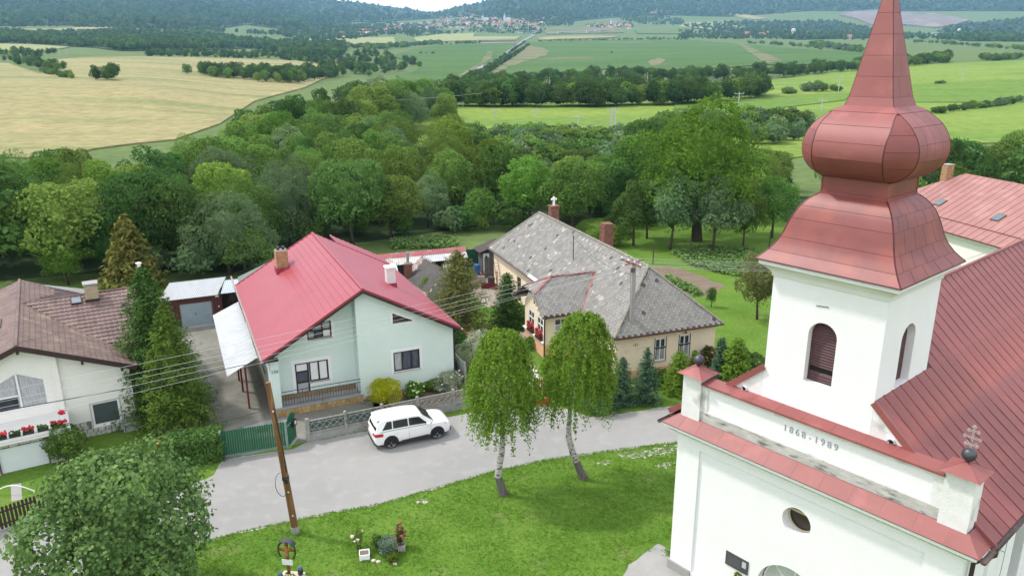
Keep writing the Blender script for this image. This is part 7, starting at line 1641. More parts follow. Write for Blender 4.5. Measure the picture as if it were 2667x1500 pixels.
def lobe_points(lobes, n, seed=0, top=0.25, shell=(0.78, 1.06), under=0.55):
    """points and outward directions on the outside of a cluster of ellipsoid lobes"""
    g = np.random.default_rng(seed); C = np.array([l[0] for l in lobes], float); Rr = np.array([l[1] for l in lobes], float)
    w = (Rr[:, 0] * Rr[:, 2]) ** 1.0; k = g.choice(len(C), int(n * 3), p=w / w.sum())
    d = g.normal(0, 1, (len(k), 3)); d[:, 2] += top; d /= np.linalg.norm(d, axis=1, keepdims=True)
    keep = (d[:, 2] > -under) | (g.random(len(k)) < 0.3); k, d = k[keep], d[keep]
    p = C[k] + d * Rr[k] * g.uniform(shell[0], shell[1], (len(k), 1))
    q = ((p[:, None, :] - C[None]) / Rr[None]); inside = ((q ** 2).sum(2) < 0.55).any(1)
    p, d = p[~inside][:n], d[~inside][:n]
    u = seed * 1.7; f = np.sin(p[:, 0] * 2.3 + u) * np.sin(p[:, 1] * 2.1 + u * 2) * np.sin(p[:, 2] * 2.6 + u); f2 = np.sin(p[:, 0] * 5.1 + u) * np.sin(p[:, 1] * 4.7) * np.sin(p[:, 2] * 5.6 + 1)
    p = p + d * (0.34 * f + 0.12 * f2)[:, None] * min(1.0, Rr[:, 0].max() / 1.6); k2 = (f2 > -0.5) | (g.random(len(p)) < 0.3)
    return p[k2], d[k2]
def crown_lobes(Rc, Hc, z0, nl, seed, irr=0.3, flat=0.8):
    r_ = random.Random(seed); out = [((0, 0, z0 + Hc * 0.5), (Rc * 0.62, Rc * 0.62, Hc * 0.42))]
    for i in range(nl):
        a = r_.uniform(0, 6.283); t = r_.random(); el = (t - 0.35) * 2.2; el = max(min(el, 1.45), -0.75); rad = r_.uniform(0.26, 0.46) * Rc
        d = r_.uniform(0.5, 0.82) + r_.uniform(-irr, irr) * 0.3
        out.append(((math.cos(a) * math.cos(el) * Rc * d, math.sin(a) * math.cos(el) * Rc * d, z0 + Hc * 0.5 + math.sin(el) * Hc * 0.5 * d), (rad, rad, rad * flat)))
    return out
def trunk_mesh(name, H, r0, mt, seed, limbs=5, spread=1.5, bend=0.05, z_l=0.35):
    r_ = random.Random(seed); q = MB(); pts = [V((0, 0, -0.15))] + [V((r_.uniform(-1, 1) * bend * H, r_.uniform(-1, 1) * bend * H, H * t)) for t in (0.3, 0.6, 0.85)]
    q.tube(pts, [r0 * 1.25, r0 * 0.85, r0 * 0.6, r0 * 0.3], 8)
    for i in range(limbs):
        b = pts[1].lerp(pts[3], r_.uniform(0, 0.7)); a = r_.uniform(0, 6.28); s_ = spread * r_.uniform(0.6, 1.1)
        q.tube([b, b + V((math.cos(a) * s_ * 0.5, math.sin(a) * s_ * 0.5, H * 0.13)), b + V((math.cos(a) * s_, math.sin(a) * s_, H * 0.22))], [r0 * 0.45, r0 * 0.28, r0 * 0.1], 5)
    me = D.meshes.new(name); me.from_pydata(q.v, [], q.f); me.materials.append(mt); me.polygons.foreach_set('use_smooth', [True] * len(me.polygons)); return me
PROTO = {}
def proto(key, H, Rc, z0, nl, n, size, seed, mt, flat=0.8, r0=0.16, limbs=5, irr=0.3, core=0.5, aspect=0.6):
    lob = crown_lobes(Rc, H - z0, z0, nl, seed, irr, flat); p, d = lobe_points(lob, n, seed)
    cm = leaf_mesh('crown', p, d, size, mt, aspect, seed=seed, core=[(c, tuple(x * 0.85 for x in r_)) for c, r_ in lob[:1]] if core else ())
    tm = trunk_mesh('trunk', H * 0.9, r0, M['bark'], seed, limbs, Rc * 0.6)
    PROTO[key] = (cm, tm, H, Rc)
proto('round', 8, 3.3, 1.6, 34, 7000, 0.145, 11, L_['mid'])
proto('tall', 9.5, 2.9, 1.6, 36, 7000, 0.145, 12, L_['mid'], flat=0.95)
proto('wide', 7, 4.0, 1.3, 42, 8000, 0.15, 13, L_['mid'], flat=0.7)
proto('ragged', 8.5, 3.2, 1.2, 30, 6000, 0.15, 14, L_['mid'], irr=1.2)
proto('bush', 4, 2.5, 0.1, 24, 4200, 0.13, 15, L_['mid'], r0=0.07)
proto('willow', 8, 3.6, 0.8, 44, 8500, 0.13, 16, L_['grey'], flat=1.0, irr=0.9, aspect=0.35)
proto('upright', 7, 2.0, 0.8, 26, 4600, 0.13, 17, L_['mid'], flat=1.2)
def conifer_mesh(name, H, Rb, mt, seed, n=150, z0=0.3, size=0.5, dens=26, droop=0.25, power=0.85):
    """whorled branches carrying short needle sprays"""
    g = np.random.default_rng(seed); P, Nn = [], []
    for i in range(n):
        t = (i + g.random()) / n; z = z0 + (H - z0) * t; L0 = Rb * (1 - t) ** power * g.uniform(0.72, 1.12) + 0.06; a = i * 2.399 + g.normal(0, 0.25)
        m_ = max(4, int(dens * L0 / Rb)); s_ = np.linspace(0.12, 1.0, m_)
        side = g.normal(0, 1, m_) * 0.22 * L0 * (1.05 - s_ * 0.75); rr_ = s_ * L0; zz = z - droop * L0 * s_ ** 1.5 + 0.12 * L0 * np.maximum(s_ - 0.7, 0) * 3 + g.normal(0, 0.05, m_) * L0
        P.append(np.stack([np.cos(a) * rr_ - np.sin(a) * side, np.sin(a) * rr_ + np.cos(a) * side, zz], 1)); Nn.append(np.tile([math.cos(a) * 0.35, math.sin(a) * 0.35, 0.9], (m_, 1)))
    P, Nn = np.concatenate(P), np.concatenate(Nn)
    return leaf_mesh(name, P, Nn, size, mt, 0.26, 0.42, seed, core=[((0, 0, z0 + (H - z0) * k / 7), (Rb * (1 - k / 7.5) ** power * 0.42,) * 2 + ((H - z0) / 9,)) for k in range(7)])
def put_tree(name, label, cat, base, crown, trunk, scale=(1, 1, 1), rz=0.0, group=None, mt=None, tmt=None, crown_name='crown', trunk_name='trunk'):
    t = thing(name, label, cat, base, rz, group); t.scale = scale
    c = inst(crown, crown_name, t)
    if mt: c.material_slots[0].link = 'OBJECT'; c.material_slots[0].material = mt
    if trunk:
        k = inst(trunk, trunk_name, t)
        if tmt: k.material_slots[0].link = 'OBJECT'; k.material_slots[0].material = tmt
    return t
def tree_px(label, px, py, top, key, mt=None, width=None, name='tree', cat='tree', group=None, rz=None, z=0.0):
    """tree of prototype key standing at photo pixel px, py with its top at photo row top"""
    b = gp(px, py, z) if py > 345 else ground(px, py); cm, tm, H, Rc = PROTO[key]; h_ = max(z_at(b, top) - b.z, 0.6) if py > 345 else None
    if h_ is None: h_ = (py - top) / FPX * b.y
    s_ = h_ / H; sx = s_ if width is None else (width / FPX * math.hypot(b.y, 12) / 2) / Rc
    return put_tree(name, label, cat, b, cm, tm, (sx, sx, s_), rnd.uniform(0, 6.28) if rz is None else rz, group, mt)
# ---- foreground lime
lb_ = gp(338, 1590, 0); Ht = z_at(lb_, 1205)
lob = crown_lobes(2.75, Ht - 0.35, 0.25, 75, 3, 0.7, 0.8)
p, d = lobe_points(lob, 23000, 5, 0.2, (0.72, 1.12), 0.8)
g_ = np.random.default_rng(2); tips = []
for i in range(70):
    a, el = g_.uniform(0, 6.28), g_.uniform(-0.5, 1.3); dv = np.array([math.cos(a) * math.cos(el), math.sin(a) * math.cos(el), math.sin(el) * 0.8]); c0 = np.array([0, 0, Ht * 0.52]) + dv * np.array([2.75, 2.75, Ht * 0.47])
    for s_ in np.linspace(0, 0.5, 9): tips.append(c0 + dv * s_ + g_.normal(0, 0.07, 3))
p = np.concatenate([p, np.array(tips)]); d = np.concatenate([d, np.tile([0, 0, 1.0], (len(tips), 1))])
lime = leafmat('lime_leaves', (0.050, 0.104, 0.032), (0.125, 0.185, 0.062), 0.0, 0.25, 0.0)
cm = leaf_mesh('crown', p, d, 0.085, lime, 0.82, 0.55, 4, core=[(c, tuple(x * 0.85 for x in r_)) for c, r_ in lob[:1]])
put_tree('lime_tree', 'large round leafy lime tree in the lower left foreground', 'tree', lb_, cm, trunk_mesh('trunk', Ht * 0.8, 0.2, M['bark'], 4, 8, 1.6))
# ---- two weeping birches
bb_ = mat('birch_bark', (0.55, 0.54, 0.51), 0.85, (0.30, 0.28, 0.26), 3.5, 0.6, 0.4, 20, stretch=(1, 1, 2.2), c3=(0.05, 0.045, 0.04), scale3=5.0, lo3=0.54, hi3=0.62)
bbase = mat('birch_base_bark', (0.16, 0.145, 0.13), 0.95, (0.08, 0.07, 0.06), 5, 0.6, 0.8, 14, stretch=(1, 1, 0.4))
birch_m = leafmat('birch_leaves', (0.058, 0.122, 0.014), (0.150, 0.225, 0.032), 0.0, 0.4, 0.0)
def birch(label, px, py, top, cl, cr, cbot, seed, path):
    b = gp(px, py, 0); H = z_at(b, top); dist = b.y; cz0 = z_at(b, cbot); cx = ((cl + cr) / 2 - px) / FPX * dist * 1.04; Rc = (cr - cl) / 2 / FPX * dist * 1.04
    g = np.random.default_rng(seed); P, Nn = [], []
    for i in range(850):
        t = g.random() ** 0.75; z = cz0 + (H - cz0) * (0.30 + 0.70 * t); prof = math.sin(math.pi * min(max(0.22 + 0.72 * t, 0), 1)) ** 0.85; a = g.uniform(0, 6.283); rr_ = Rc * prof * (0.35 + 0.65 * g.random() ** 0.5)
        c = np.array([cx * (0.35 + 0.65 * (1 - t)) + math.cos(a) * rr_, math.sin(a) * rr_, z]); L0 = g.uniform(0.3, 1.25) * (1.3 - t * 0.95) * (H / 7.0); m_ = int(16 + 24 * L0)
        s_ = np.linspace(0, 1, m_); out = 0.25 * np.sqrt(s_) * (1 + g.random())
        pts = np.stack([c[0] + math.cos(a) * out + g.normal(0, .05, m_), c[1] + math.sin(a) * out + g.normal(0, .05, m_), c[2] + 0.15 - L0 * s_ ** 1.3 + g.normal(0, .04, m_)], 1)
        pts = pts[pts[:, 2] > cz0 - 0.1]
        P.append(pts); Nn.append(np.tile([math.cos(a) * 0.8, math.sin(a) * 0.8, 0.55], (len(pts), 1)))
    P, Nn = np.concatenate(P), np.concatenate(Nn)
    cm = leaf_mesh('crown', P, Nn, 0.056, birch_m, 0.62, 0.7, seed, droop=0.8)
    t = thing('birch_tree', label, 'tree', b, 0, 'birches on the lawn'); c = inst(cm, 'crown', t)
    q = MB(); zs = [0, 0.35, 0.9, 1.5, 2.1, 2.8, H * 0.62, H * 0.9]; pts = [V((cx * path[i], 0.02 * i, z)) for i, z in enumerate(zs)]; rs = [.23, .185, .165, .15, .14, .115, .07, .02]
    q.tube([p_ - Z * 0.1 if i == 0 else p_ for i, p_ in enumerate(pts)][:3], rs[:3], 12); lo = MB(); 
    smooth_angle(q.build('trunk_base', bbase, t), 60)
    q = MB(); q.tube(pts[2:], rs[2:], 12)
    for i in range(10):
        k = g.uniform(0.35, 0.95); bp = pts[4].lerp(pts[7], k); a = g.uniform(0, 6.28); ln = Rc * (1.1 - k) * 0.9; q.tube([bp, bp + V((math.cos(a) * ln * .5, math.sin(a) * ln * .5, .4)), bp + V((math.cos(a) * ln, math.sin(a) * ln, .35))], [.035, .02, .008], 5)
    smooth_angle(q.build('trunk', bb_, t), 60); return t
birch('weeping birch with a crooked white trunk, left of the two on the lawn', 1313, 1288, 868, 1222, 1396, 1195, 21, [0, 1.6, 4.2, 3.2, 1.4, 0.8, 0.6, 0.4])
birch('weeping birch with a thick leaning trunk nearer the church', 1522, 1246, 826, 1402, 1580, 1140, 22, [0, 0.35, 0.8, 1.2, 1.5, 1.5, 1.2, 0.9])
# ---- two spruces at the white house
sp_d = leafmat('spruce_dark', (0.026, 0.062, 0.016), (0.062, 0.112, 0.026), 0.0, 0.15, 0.0); sp_y = leafmat('spruce_yellowish', (0.042, 0.078, 0.014), (0.090, 0.138, 0.024), 0.0, 0.2, 0.0)
b = gp(425, 1075, 0); H = z_at(b, 695); put_tree('spruce_tree', 'tall dark green spruce beside the white house', 'tree', b, conifer_mesh('crown', H, 2.75, sp_d, 31, 340, 0.2, 0.125, 120, 0.22, 0.6), trunk_mesh('trunk', H, 0.16, M['bark'], 1, 0), (1, 1, 1), 0.6, 'spruces between the white and mint houses')
b = gp(470, 1120, 0); H = z_at(b, 788); put_tree('spruce_tree', 'shorter yellow-green spruce in front of the dark one', 'tree', b, conifer_mesh('crown', H, 2.55, sp_y, 32, 240, 0.3, 0.115, 110, 0.34, 0.75), trunk_mesh('trunk', H, 0.13, M['bark'], 2, 0), (1, 1, 1), 0.2, 'spruces between the white and mint houses')
# ---- clipped hedge, bushes and garden plants
def box_crown(name, lx, ly, lz, n, size, mt, seed, round_=0.12):
    g = np.random.default_rng(seed); f = g.choice(5, n, p=[.36, .2, .2, .12, .12]); u, v = g.uniform(-1, 1, n), g.uniform(-1, 1, n); P = np.zeros((n, 3)); Nn = np.zeros((n, 3))
    for k, (nx, ny, nz) in enumerate([(0, 0, 1), (0, -1, 0), (0, 1, 0), (1, 0, 0), (-1, 0, 0)]):
        m_ = f == k
        if nz: P[m_] = np.stack([u[m_] * lx, v[m_] * ly, np.full(m_.sum(), lz)], 1)
        elif ny: P[m_] = np.stack([u[m_] * lx, np.full(m_.sum(), ny * ly), (v[m_] + 1) / 2 * lz], 1)
        else: P[m_] = np.stack([np.full(m_.sum(), nx * lx), u[m_] * ly, (v[m_] + 1) / 2 * lz], 1)
        Nn[m_] = (nx, ny, nz)
    P += g.normal(0, round_ * 0.6, (n, 3)); P[:, 2] = np.maximum(P[:, 2], 0.03)
    me = leaf_mesh(name, P, Nn, size, mt, 0.6, 0.6, seed, core=[((sx * lx * .5, 0, lz * .45), (lx * .62, ly * .8, lz * .5)) for sx in (-1, 1)]); return me
hb_ = V((-15.55, 33.35, 0)); put_tree('hedge', 'clipped dark hedge with a bushy light top between lime tree and green gate', 'hedge', hb_, box_crown('foliage', 1.25, 0.65, 1.3, 6500, 0.07, leafmat('hedge_leaves', (0.040, 0.085, 0.022), (0.075, 0.135, 0.034), 0, 0.2, 0), 41), None, (1, 1, 1), R(20), crown_name='foliage')
def bush(label, px, py, R_, H, mt, n=2600, size=0.07, seed=1, name='bush', cat='shrub', flowers=None, fn=0, group=None, nl=26, z=0.0, squash=1.0, aspect=0.6):
    b = gp(px, py, z); lob = crown_lobes(R_, H, 0.02, nl, seed, 0.4, 0.8); p, d = lobe_points(lob, n, seed, 0.2, (0.75, 1.1), 0.9); p[:, 2] = np.maximum(p[:, 2], 0.02)
    t = put_tree(name, label, cat, b, leaf_mesh('foliage', p, d, size, mt, aspect, 0.6, seed, core=[(c, tuple(x * 0.85 for x in r_)) for c, r_ in lob[:1]]), None, (1, squash, 1), 0, group, crown_name='foliage')
    if flowers:
        r_ = random.Random(seed); q = MB()
        for i in range(fn):
            k = r_.randrange(len(p)); 
            if d[k][2] < -0.1: continue
            q.blob(V(p[k]) + V(d[k]) * 0.05, r_.uniform(0.05, 0.085), i, 0, 0.3)
        q.build('blossoms', flowers, t)
    st_ = MB()
    for i in range(3): a = i * 2.1; st_.tube([(0.05 * math.cos(a), 0.05 * math.sin(a), -0.02), (R_ * .3 * math.cos(a), R_ * .3 * math.sin(a), H * 0.55)], [0.03, 0.01], 5)
    st_.build('stems', M['bark'], t); return t
bush('dense round shrub beside the white garage door', 178, 1200, 0.95, 1.75, leafmat('shrub_mid', (0.055, 0.100, 0.022), (0.095, 0.150, 0.034), 0, 0.25, 0), 4200, 0.06, 51)
bush('loose shrub with orange-pink blossoms behind the lime tree', 420, 1195, 0.75, 1.0, L_['yellow'], 1500, 0.06, 52, flowers=mat('orange_petals', srgb(224, 150, 112), 0.8), fn=26)
bush('low mixed shrub in front of the clipped hedge top', 470, 1175, 0.7, 1.1, L_['mid'], 1500, 0.06, 53)
globe = leafmat('golden_thuja', (0.19, 0.215, 0.010), (0.36, 0.35, 0.016), 0, 0.2, 0)
bush('bright yellow-green globe thuja behind the concrete fence', 1002, 1058, 0.95, 1.75, globe, 5200, 0.06, 54, nl=46, aspect=0.3)
bush('climbing rose with dark leaves against the mint wall', 976, 1012, 0.62, 1.75, leafmat('rose_leaves', (0.045, 0.080, 0.040), (0.075, 0.115, 0.055), 0, 0.2, 0), 1500, 0.075, 55, flowers=M['white_flower'], fn=9, nl=12)
bush('lime-green hydrangea with pale flower heads under the mint window', 1078, 1030, 0.62, 0.85, L_['yellow'], 1500, 0.07, 56, flowers=mat('hydrangea_head', srgb(206, 214, 150), 0.8), fn=22)
silver = leafmat('silver_shrub', (0.160, 0.195, 0.120), (0.290, 0.310, 0.215), 0, 0.3, 0)
bush('silvery white-tipped shrub bed along the mint house garden', 1172, 1015, 0.95, 0.9, silver, 2600, 0.06, 57, flowers=M['white_flower'], fn=22)
bush('tall silvery dappled willow between the two gardens', 1258, 965, 1.55, 2.5, silver, 6500, 0.065, 58, nl=44, aspect=0.4)
bush('small rose bush right of the mint window', 1178, 985, 0.45, 1.35, D.materials['rose_leaves'], 900, 0.07, 59, flowers=M['white_flower'], fn=8, nl=10)
bush('slim rose stem under the mint window', 1103, 1000, 0.28, 0.9, D.materials['rose_leaves'], 420, 0.07, 60, nl=7)
bush('low green plants between hydrangea and silvery shrubs', 1125, 1018, 0.5, 0.6, L_['mid'], 900, 0.06, 61)
bush('dark shrub at the mint house back corner', 1192, 905, 0.8, 1.0, L_['dark'], 1200, 0.08, 62)
def thuja(label, px, py, top, w, mt, seed, size=0.085, n=230, power=0.6, group=None, name='thuja', dens=40):
    b = gp(px, py, 0); H = z_at(b, top); return put_tree(name, label, 'conifer', b, conifer_mesh('foliage', H, w / FPX * b.y / 2 * 1.1, mt, seed, n, 0.03, size, dens, 0.02, power), trunk_mesh('trunk', H * .8, 0.06, M['bark'], seed, 0), (1, 1, 1), rnd.uniform(0, 6), group, crown_name='foliage')
th_b = leafmat('thuja_bronze', (0.062, 0.080, 0.022), (0.120, 0.115, 0.036), 0, 0.2, 0); th_d = leafmat('thuja_deep', (0.026, 0.062, 0.018), (0.062, 0.105, 0.028), 0, 0.2, 0); th_l = leafmat('thuja_light', (0.070, 0.130, 0.016), (0.130, 0.200, 0.028), 0, 0.25, 0); th_bl = leafmat('conifer_blue', (0.034, 0.074, 0.040), (0.072, 0.122, 0.070), 0, 0.15, 0)
thuja('big bronze-green thuja between the mint house and cream house', 1196, 872, 652, 205, th_b, 71, 0.13, 300, 0.55, dens=60)
thuja('smaller light green thuja left of the big bronze one', 1112, 812, 722, 75, th_l, 72, 0.10, 130, 0.6)
thuja('broad dark green thuja beside the cream porch', 1322, 868, 712, 100, th_d, 73, 0.11, 260, 0.5, dens=52)
cg = 'conifers in front of the cream house'
thuja('squat dark blue-green conifer partly behind the birch, leftmost in front of the cream house', 1558, 1066, 958, 120, th_bl, 74, 0.09, 200, 0.45, cg)
thuja('grey-green cone conifer left of the concrete pole', 1618, 1052, 930, 74, th_bl, 75, 0.08, 210, 0.6, cg)
thuja('spired blue-green conifer right of the concrete pole', 1680, 1046, 905, 92, th_bl, 76, 0.085, 240, 0.8, cg)
thuja('bright green bushy thuja under the cream house window', 1766, 1024, 915, 92, th_l, 77, 0.09, 230, 0.5, cg)
thuja('small bright green thuja at the right cream window', 1806, 985, 912, 44, th_l, 78, 0.07, 130, 0.6, cg)
thuja('dark column conifer at the right corner of the cream house', 1872, 1000, 880, 60, th_bl, 79, 0.09, 200, 0.5, cg)
thuja('large bright green thuja at the right end of the row, beside the church pedestal', 1912, 1010, 882, 100, th_l, 80, 0.1, 260, 0.45, cg)
bush('dark round bush behind the right end thuja', 1945, 985, 1.0, 1.7, L_['dark'], 2200, 0.08, 63)
bush('reddish flowering shrub at the right corner of the cream wall', 1845, 962, 0.55, 1.6, L_['brown'], 1100, 0.08, 64, flowers=mat('salmon_petals', srgb(196, 130, 100), 0.85), fn=30, nl=10)
bush('ivy mound climbing the left corner of the cream house', 1570, 985, 0.7, 2.0, L_['yellow'], 1700, 0.09, 65, squash=0.6)
bush('low green shrubs below the peach band of the cream house', 1720, 1000, 0.8, 0.7, L_['mid'], 1100, 0.08, 66)
bush('small green bush in the bed at the porch foot', 1385, 905, 0.6, 0.6, L_['mid'], 700, 0.08, 67)
bush('leafy shrub at the porch back corner', 1365, 850, 0.7, 1.6, L_['mid'], 1000, 0.09, 68)
# lawn flower bed
bush('thin rose with pale blossoms growing from the white planter', 935, 1430, 0.28, 1.1, L_['yellow'], 420, 0.05, 81, flowers=M['pink_flower'], fn=6, nl=7, group='plants of the lawn flower bed')
bush('silvery green bush in the middle of the lawn flower bed', 1010, 1440, 0.42, 0.75, leafmat('sage_leaves', (0.075, 0.115, 0.080), (0.130, 0.170, 0.120), 0, 0.2, 0), 1500, 0.042, 82, group='plants of the lawn flower bed')
bush('reddish twiggy shrub at the right end of the lawn flower bed', 1043, 1425, 0.24, 1.15, L_['brown'], 420, 0.05, 83, flowers=mat('rusty_leaf', srgb(150, 96, 74), 0.9), fn=26, nl=7, group='plants of the lawn flower bed')
bush('low green plant at the front of the lawn flower bed', 1022, 1462, 0.26, 0.35, L_['yellow'], 420, 0.045, 84, group='plants of the lawn flower bed')
bush('green rose with one red blossom behind the silvery bush', 985, 1432, 0.26, 0.75, L_['mid'], 420, 0.05, 85, flowers=M['red_flower'], fn=3, nl=7, group='plants of the lawn flower bed')
# ---- named trees of the orchard and gardens
proto('walnut', 13, 6.2, 2.6, 70, 17000, 0.2, 19, L_['bright'], r0=0.5, irr=0.9, aspect=0.45)
tree_px('huge bright green walnut tree, the tallest at the meadow edge', 1815, 628, 300, 'walnut', L_['bright'], 320)
og = 'orchard trees behind the cream house'
tree_px('grey-green orchard tree in front of the walnut on its left', 1745, 650, 452, 'ragged', L_['grey'], 135, group=og)
tree_px('rounded grey-green orchard tree in front of the walnut on its right', 1857, 657, 470, 'round', L_['grey'], 150, group=og)
tree_px('dark orchard tree left of the walnut with a bare trunk', 1650, 640, 470, 'tall', L_['dark'], 110, group=og)
tree_px('slim dark orchard tree between cream chimney and walnut', 1685, 622, 500, 'upright', L_['dark'], 70, group=og)
tree_px('light green orchard tree right of the rounded grey-green one', 1935, 645, 500, 'round', L_['mid'], 110, group=og)
tree_px('mid green orchard tree nearest the belfry', 2010, 620, 470, 'round', L_['mid'], 130, group=og)
tree_px('young lollipop tree alone on the grass beside the cream house', 1852, 800, 748, 'upright', L_['dark'], 27)
tree_px('brown-leaved bushy tree half hidden behind the belfry', 1972, 832, 668, 'ragged', L_['brown'], 125)
tree_px('small light apple tree on the lawn behind the white house', 180, 742, 632, 'ragged', L_['yellow'], 125)
tree_px('round garden tree left of the pink roof', 640, 712, 606, 'round', L_['mid'], 150)
b = gp(348, 752, 0); H = z_at(b, 560); put_tree('spruce_tree', 'bronze spruce behind the white house flue', 'tree', b, conifer_mesh('crown', H, 3.0, leafmat('spruce_bronze', (0.075, 0.085, 0.02), (0.14, 0.13, 0.035), 0, 0.2, 0), 33, 170, 0.5, 0.3, 40, 0.25, 0.75), trunk_mesh('trunk', H, 0.16, M['bark'], 3, 0))
tree_px('dark green garden tree left of the bronze spruce', 290, 715, 600, 'round', L_['dark'], 130)
tree_px('light green fruit bush right of the tall orchard chimney', 1600, 640, 590, 'bush', L_['yellow'], 90)
tree_px('bright leafy bush under the cream house right gable trees', 1545, 640, 600, 'bush', L_['yellow'], 60)
for k, (px, py, lab) in enumerate(((1700, 688, 'bare grey garden post nearest the cream roof'), (1797, 664, 'bare garden post in the middle of the vegetable plot'), (2003, 645, 'bare garden post nearest the belfry skirt'))):
    t = MB(); t.tube([(0, 0, 0), (0.03, 0.02, 1.75)], [0.07, 0.055], 7); o = t.build('garden_post', M['bark']); o.location = gp(px, py, 0); tag(o, lab, 'post', 'posts of the vegetable plot')
cfn = thing('wire_fence', 'low green wire fence with braced posts on the grass right of the cream house', 'fence', gp(1938, 955, 0)); fa_, fb_ = gp(1938, 955, 0), gp(1990, 962, 0); o_ = V(cfn.location)
for a, b in (((0, 0, 0), (0, 0, 1.35)), ((1.4, -.2, 0), (1.4, -.2, 1.35)), ((0, 0, 1.3), (1.0, -.15, 0))):
    q = MB(); q.tube([a, b], 0.03, 5); q.build('post', D.materials['dark_barrel'], cfn)
q = MB()
for z in (0.3, 0.6, 0.9, 1.2): q.tube([(-1.5, .2, z), (3, -.5, z)], 0.006, 3)
q.build('wire', M['gutter'], cfn)
# potato and cabbage rows: uncountable leafy rows
g_ = np.random.default_rng(9); P = []
bedp = [(1745, 655), (1830, 640), (1960, 648), (1990, 690), (1960, 720), (1890, 712), (1800, 690)]
for row in range(14):
    for k in range(150):
        px, py = g_.uniform(1740, 1995), 642 + row * 5.6 + g_.normal(0, 0.7)
        if inpoly(np.array([px]), np.array([py]), bedp)[0]: q = gp(px, py, 0.15); P.append((q.x, q.y, 0.12 + g_.uniform(0, .2)))
for k in range(260):
    t = g_.random(); px, py = 1735 + 85 * t + g_.normal(0, 4), 722 + 40 * t + g_.normal(0, 3); q = gp(px, py, 0.15); P.append((q.x, q.y, g_.uniform(.05, .25)))
for k in range(500):
    px, py = g_.uniform(1020, 1190), g_.uniform(622, 645); q = gp(px, py, 0.2); P.append((q.x, q.y, g_.uniform(.05, .5)))
P = np.array(P); P = np.repeat(P, 5, 0) + g_.normal(0, 0.14, (len(P) * 5, 3)) * np.array([1, 1, .5])
o = inst(leaf_mesh('vegetable_rows', P, np.tile([0, 0, 1.0], (len(P), 1)), 0.15, leafmat('vegetable_leaves', (0.06, 0.12, 0.03), (0.12, 0.18, 0.06), 0, 0.2, 0), 0.6, 0.6, 9), 'vegetable_rows'); o['kind'] = 'stuff'
# ================================================================== WOODS: 290 single trees nearest the village
DX = [-300, 0, 120, 165, 300, 400, 450, 560, 600, 700, 850, 950, 1040, 1060, 1150, 1157, 1160, 1330, 1345, 1640, 1655, 1700, 2060, 2100, 2370, 2900]
DMAX = [104, 104, 99, 95, 97, 100, 113, 126, 150, 176, 210, 230, 232, 254, 256, 240, 125, 108, 102, 102, 112, 120, 118, 106, 104, 108]
NX = [-300, 150, 300, 560, 640, 720, 1000, 1200, 1300, 1450, 1560, 1700, 2100, 2370, 2900]
DMIN = [62, 66, 66, 66, 71, 74, 79, 84, 86, 82, 84, 88, 86, 88, 96]
wood_pts = []
def far_enough(x, y, pts, d):
    return all((x - a) ** 2 + (y - b) ** 2 > d * d for a, b, *_ in pts)
rw = random.Random(42); tries = 0
while tries < 34000:
    tries += 1; Yw = rw.uniform(58, 258); px = rw.uniform(-700, 3200); Xw = (px - 1333.5) / 2078 * Yw
    lo, hi = np.interp(px, NX, DMIN), np.interp(px, DX, DMAX)
    if not lo < Yw < hi: continue
    if 1035 < px < 1160 and 108 < Yw < 190: continue
    if px > 2080 and px < 2370 and Yw < 100: continue
    sp_ = 3.9 + (Yw - 60) * 0.02
    if far_enough(Xw, Yw, wood_pts, sp_): wood_pts.append((Xw, Yw, px, hi - Yw))
kinds = [('round', 'mid', 'round-crowned mid green tree'), ('tall', 'dark', 'tall dark green tree'), ('wide', 'mid', 'wide mid green tree'), ('ragged', 'dark', 'ragged dark tree'), ('willow', 'grey', 'grey-green willow'), ('round', 'yellow', 'yellow-green round tree'), ('upright', 'mid', 'narrow mid green tree'), ('bush', 'mid', 'bushy low tree'), ('ragged', 'brown', 'brownish ragged tree'), ('tall', 'mid', 'tall mid green tree'), ('wide', 'dark', 'wide dark tree'), ('willow', 'mid', 'soft-crowned green tree')]
wts = [16, 11, 12, 9, 10, 8, 8, 9, 1, 11, 6, 9]
wood_pts.sort(key=lambda p: p[1]); far_pts = []
def place_rule(px): return 'left of the mint house' if px < 620 else 'behind the mint house' if px < 1180 else 'behind the cream house' if px < 2050 else 'behind the red-roofed house'
n_t = 0
for Xw, Yw, px, dd in wood_pts:
    key, lm, lab = rw.choices(kinds, wts)[0]
    if 540 < px < 830 and Yw < 100 and 72 < Yw: key, lm, lab = rw.choice([('willow', 'grey', 'grey-green willow'), ('bush', 'mid', 'bushy low tree'), ('willow', 'mid', 'soft-crowned green tree')])
    H = PROTO[key][2]; hgoal = {'bush': rw.uniform(3.5, 5.5), 'upright': rw.uniform(6, 9)}.get(key, rw.uniform(5.5, 9.3)) * (1 + min(max(Yw - 110, 0) / 300, 0.35))
    if 300 < px < 560: hgoal = min(hgoal, 8.5)
    if 1300 < px < 1660: hgoal = min(hgoal, max(19 - 0.128 * Yw, 4) * rw.uniform(.8, 1))
    if 1900 < px < 2110: hgoal = min(hgoal, 19 - 0.122 * Yw)
    if px < 330: hgoal = min(hgoal, 19 - 0.112 * Yw + rw.uniform(-1, .6))
    s_ = hgoal / H; sw = s_ * rw.uniform(0.85, 1.15)
    if n_t < 290 and -70 < px < 2740:
        put_tree('tree', '%s in the woods %s' % (lab, place_rule(px)), 'tree', (Xw, Yw, hgt1(Xw, Yw)), PROTO[key][0], PROTO[key][1], (sw, sw * rw.uniform(.9, 1.1), s_), rw.uniform(0, 6.28), '%ss of the woods %s' % (lab, place_rule(px)), L_[lm]); n_t += 1
    else: far_pts.append((Xw, Yw, hgt1(Xw, Yw), sw))
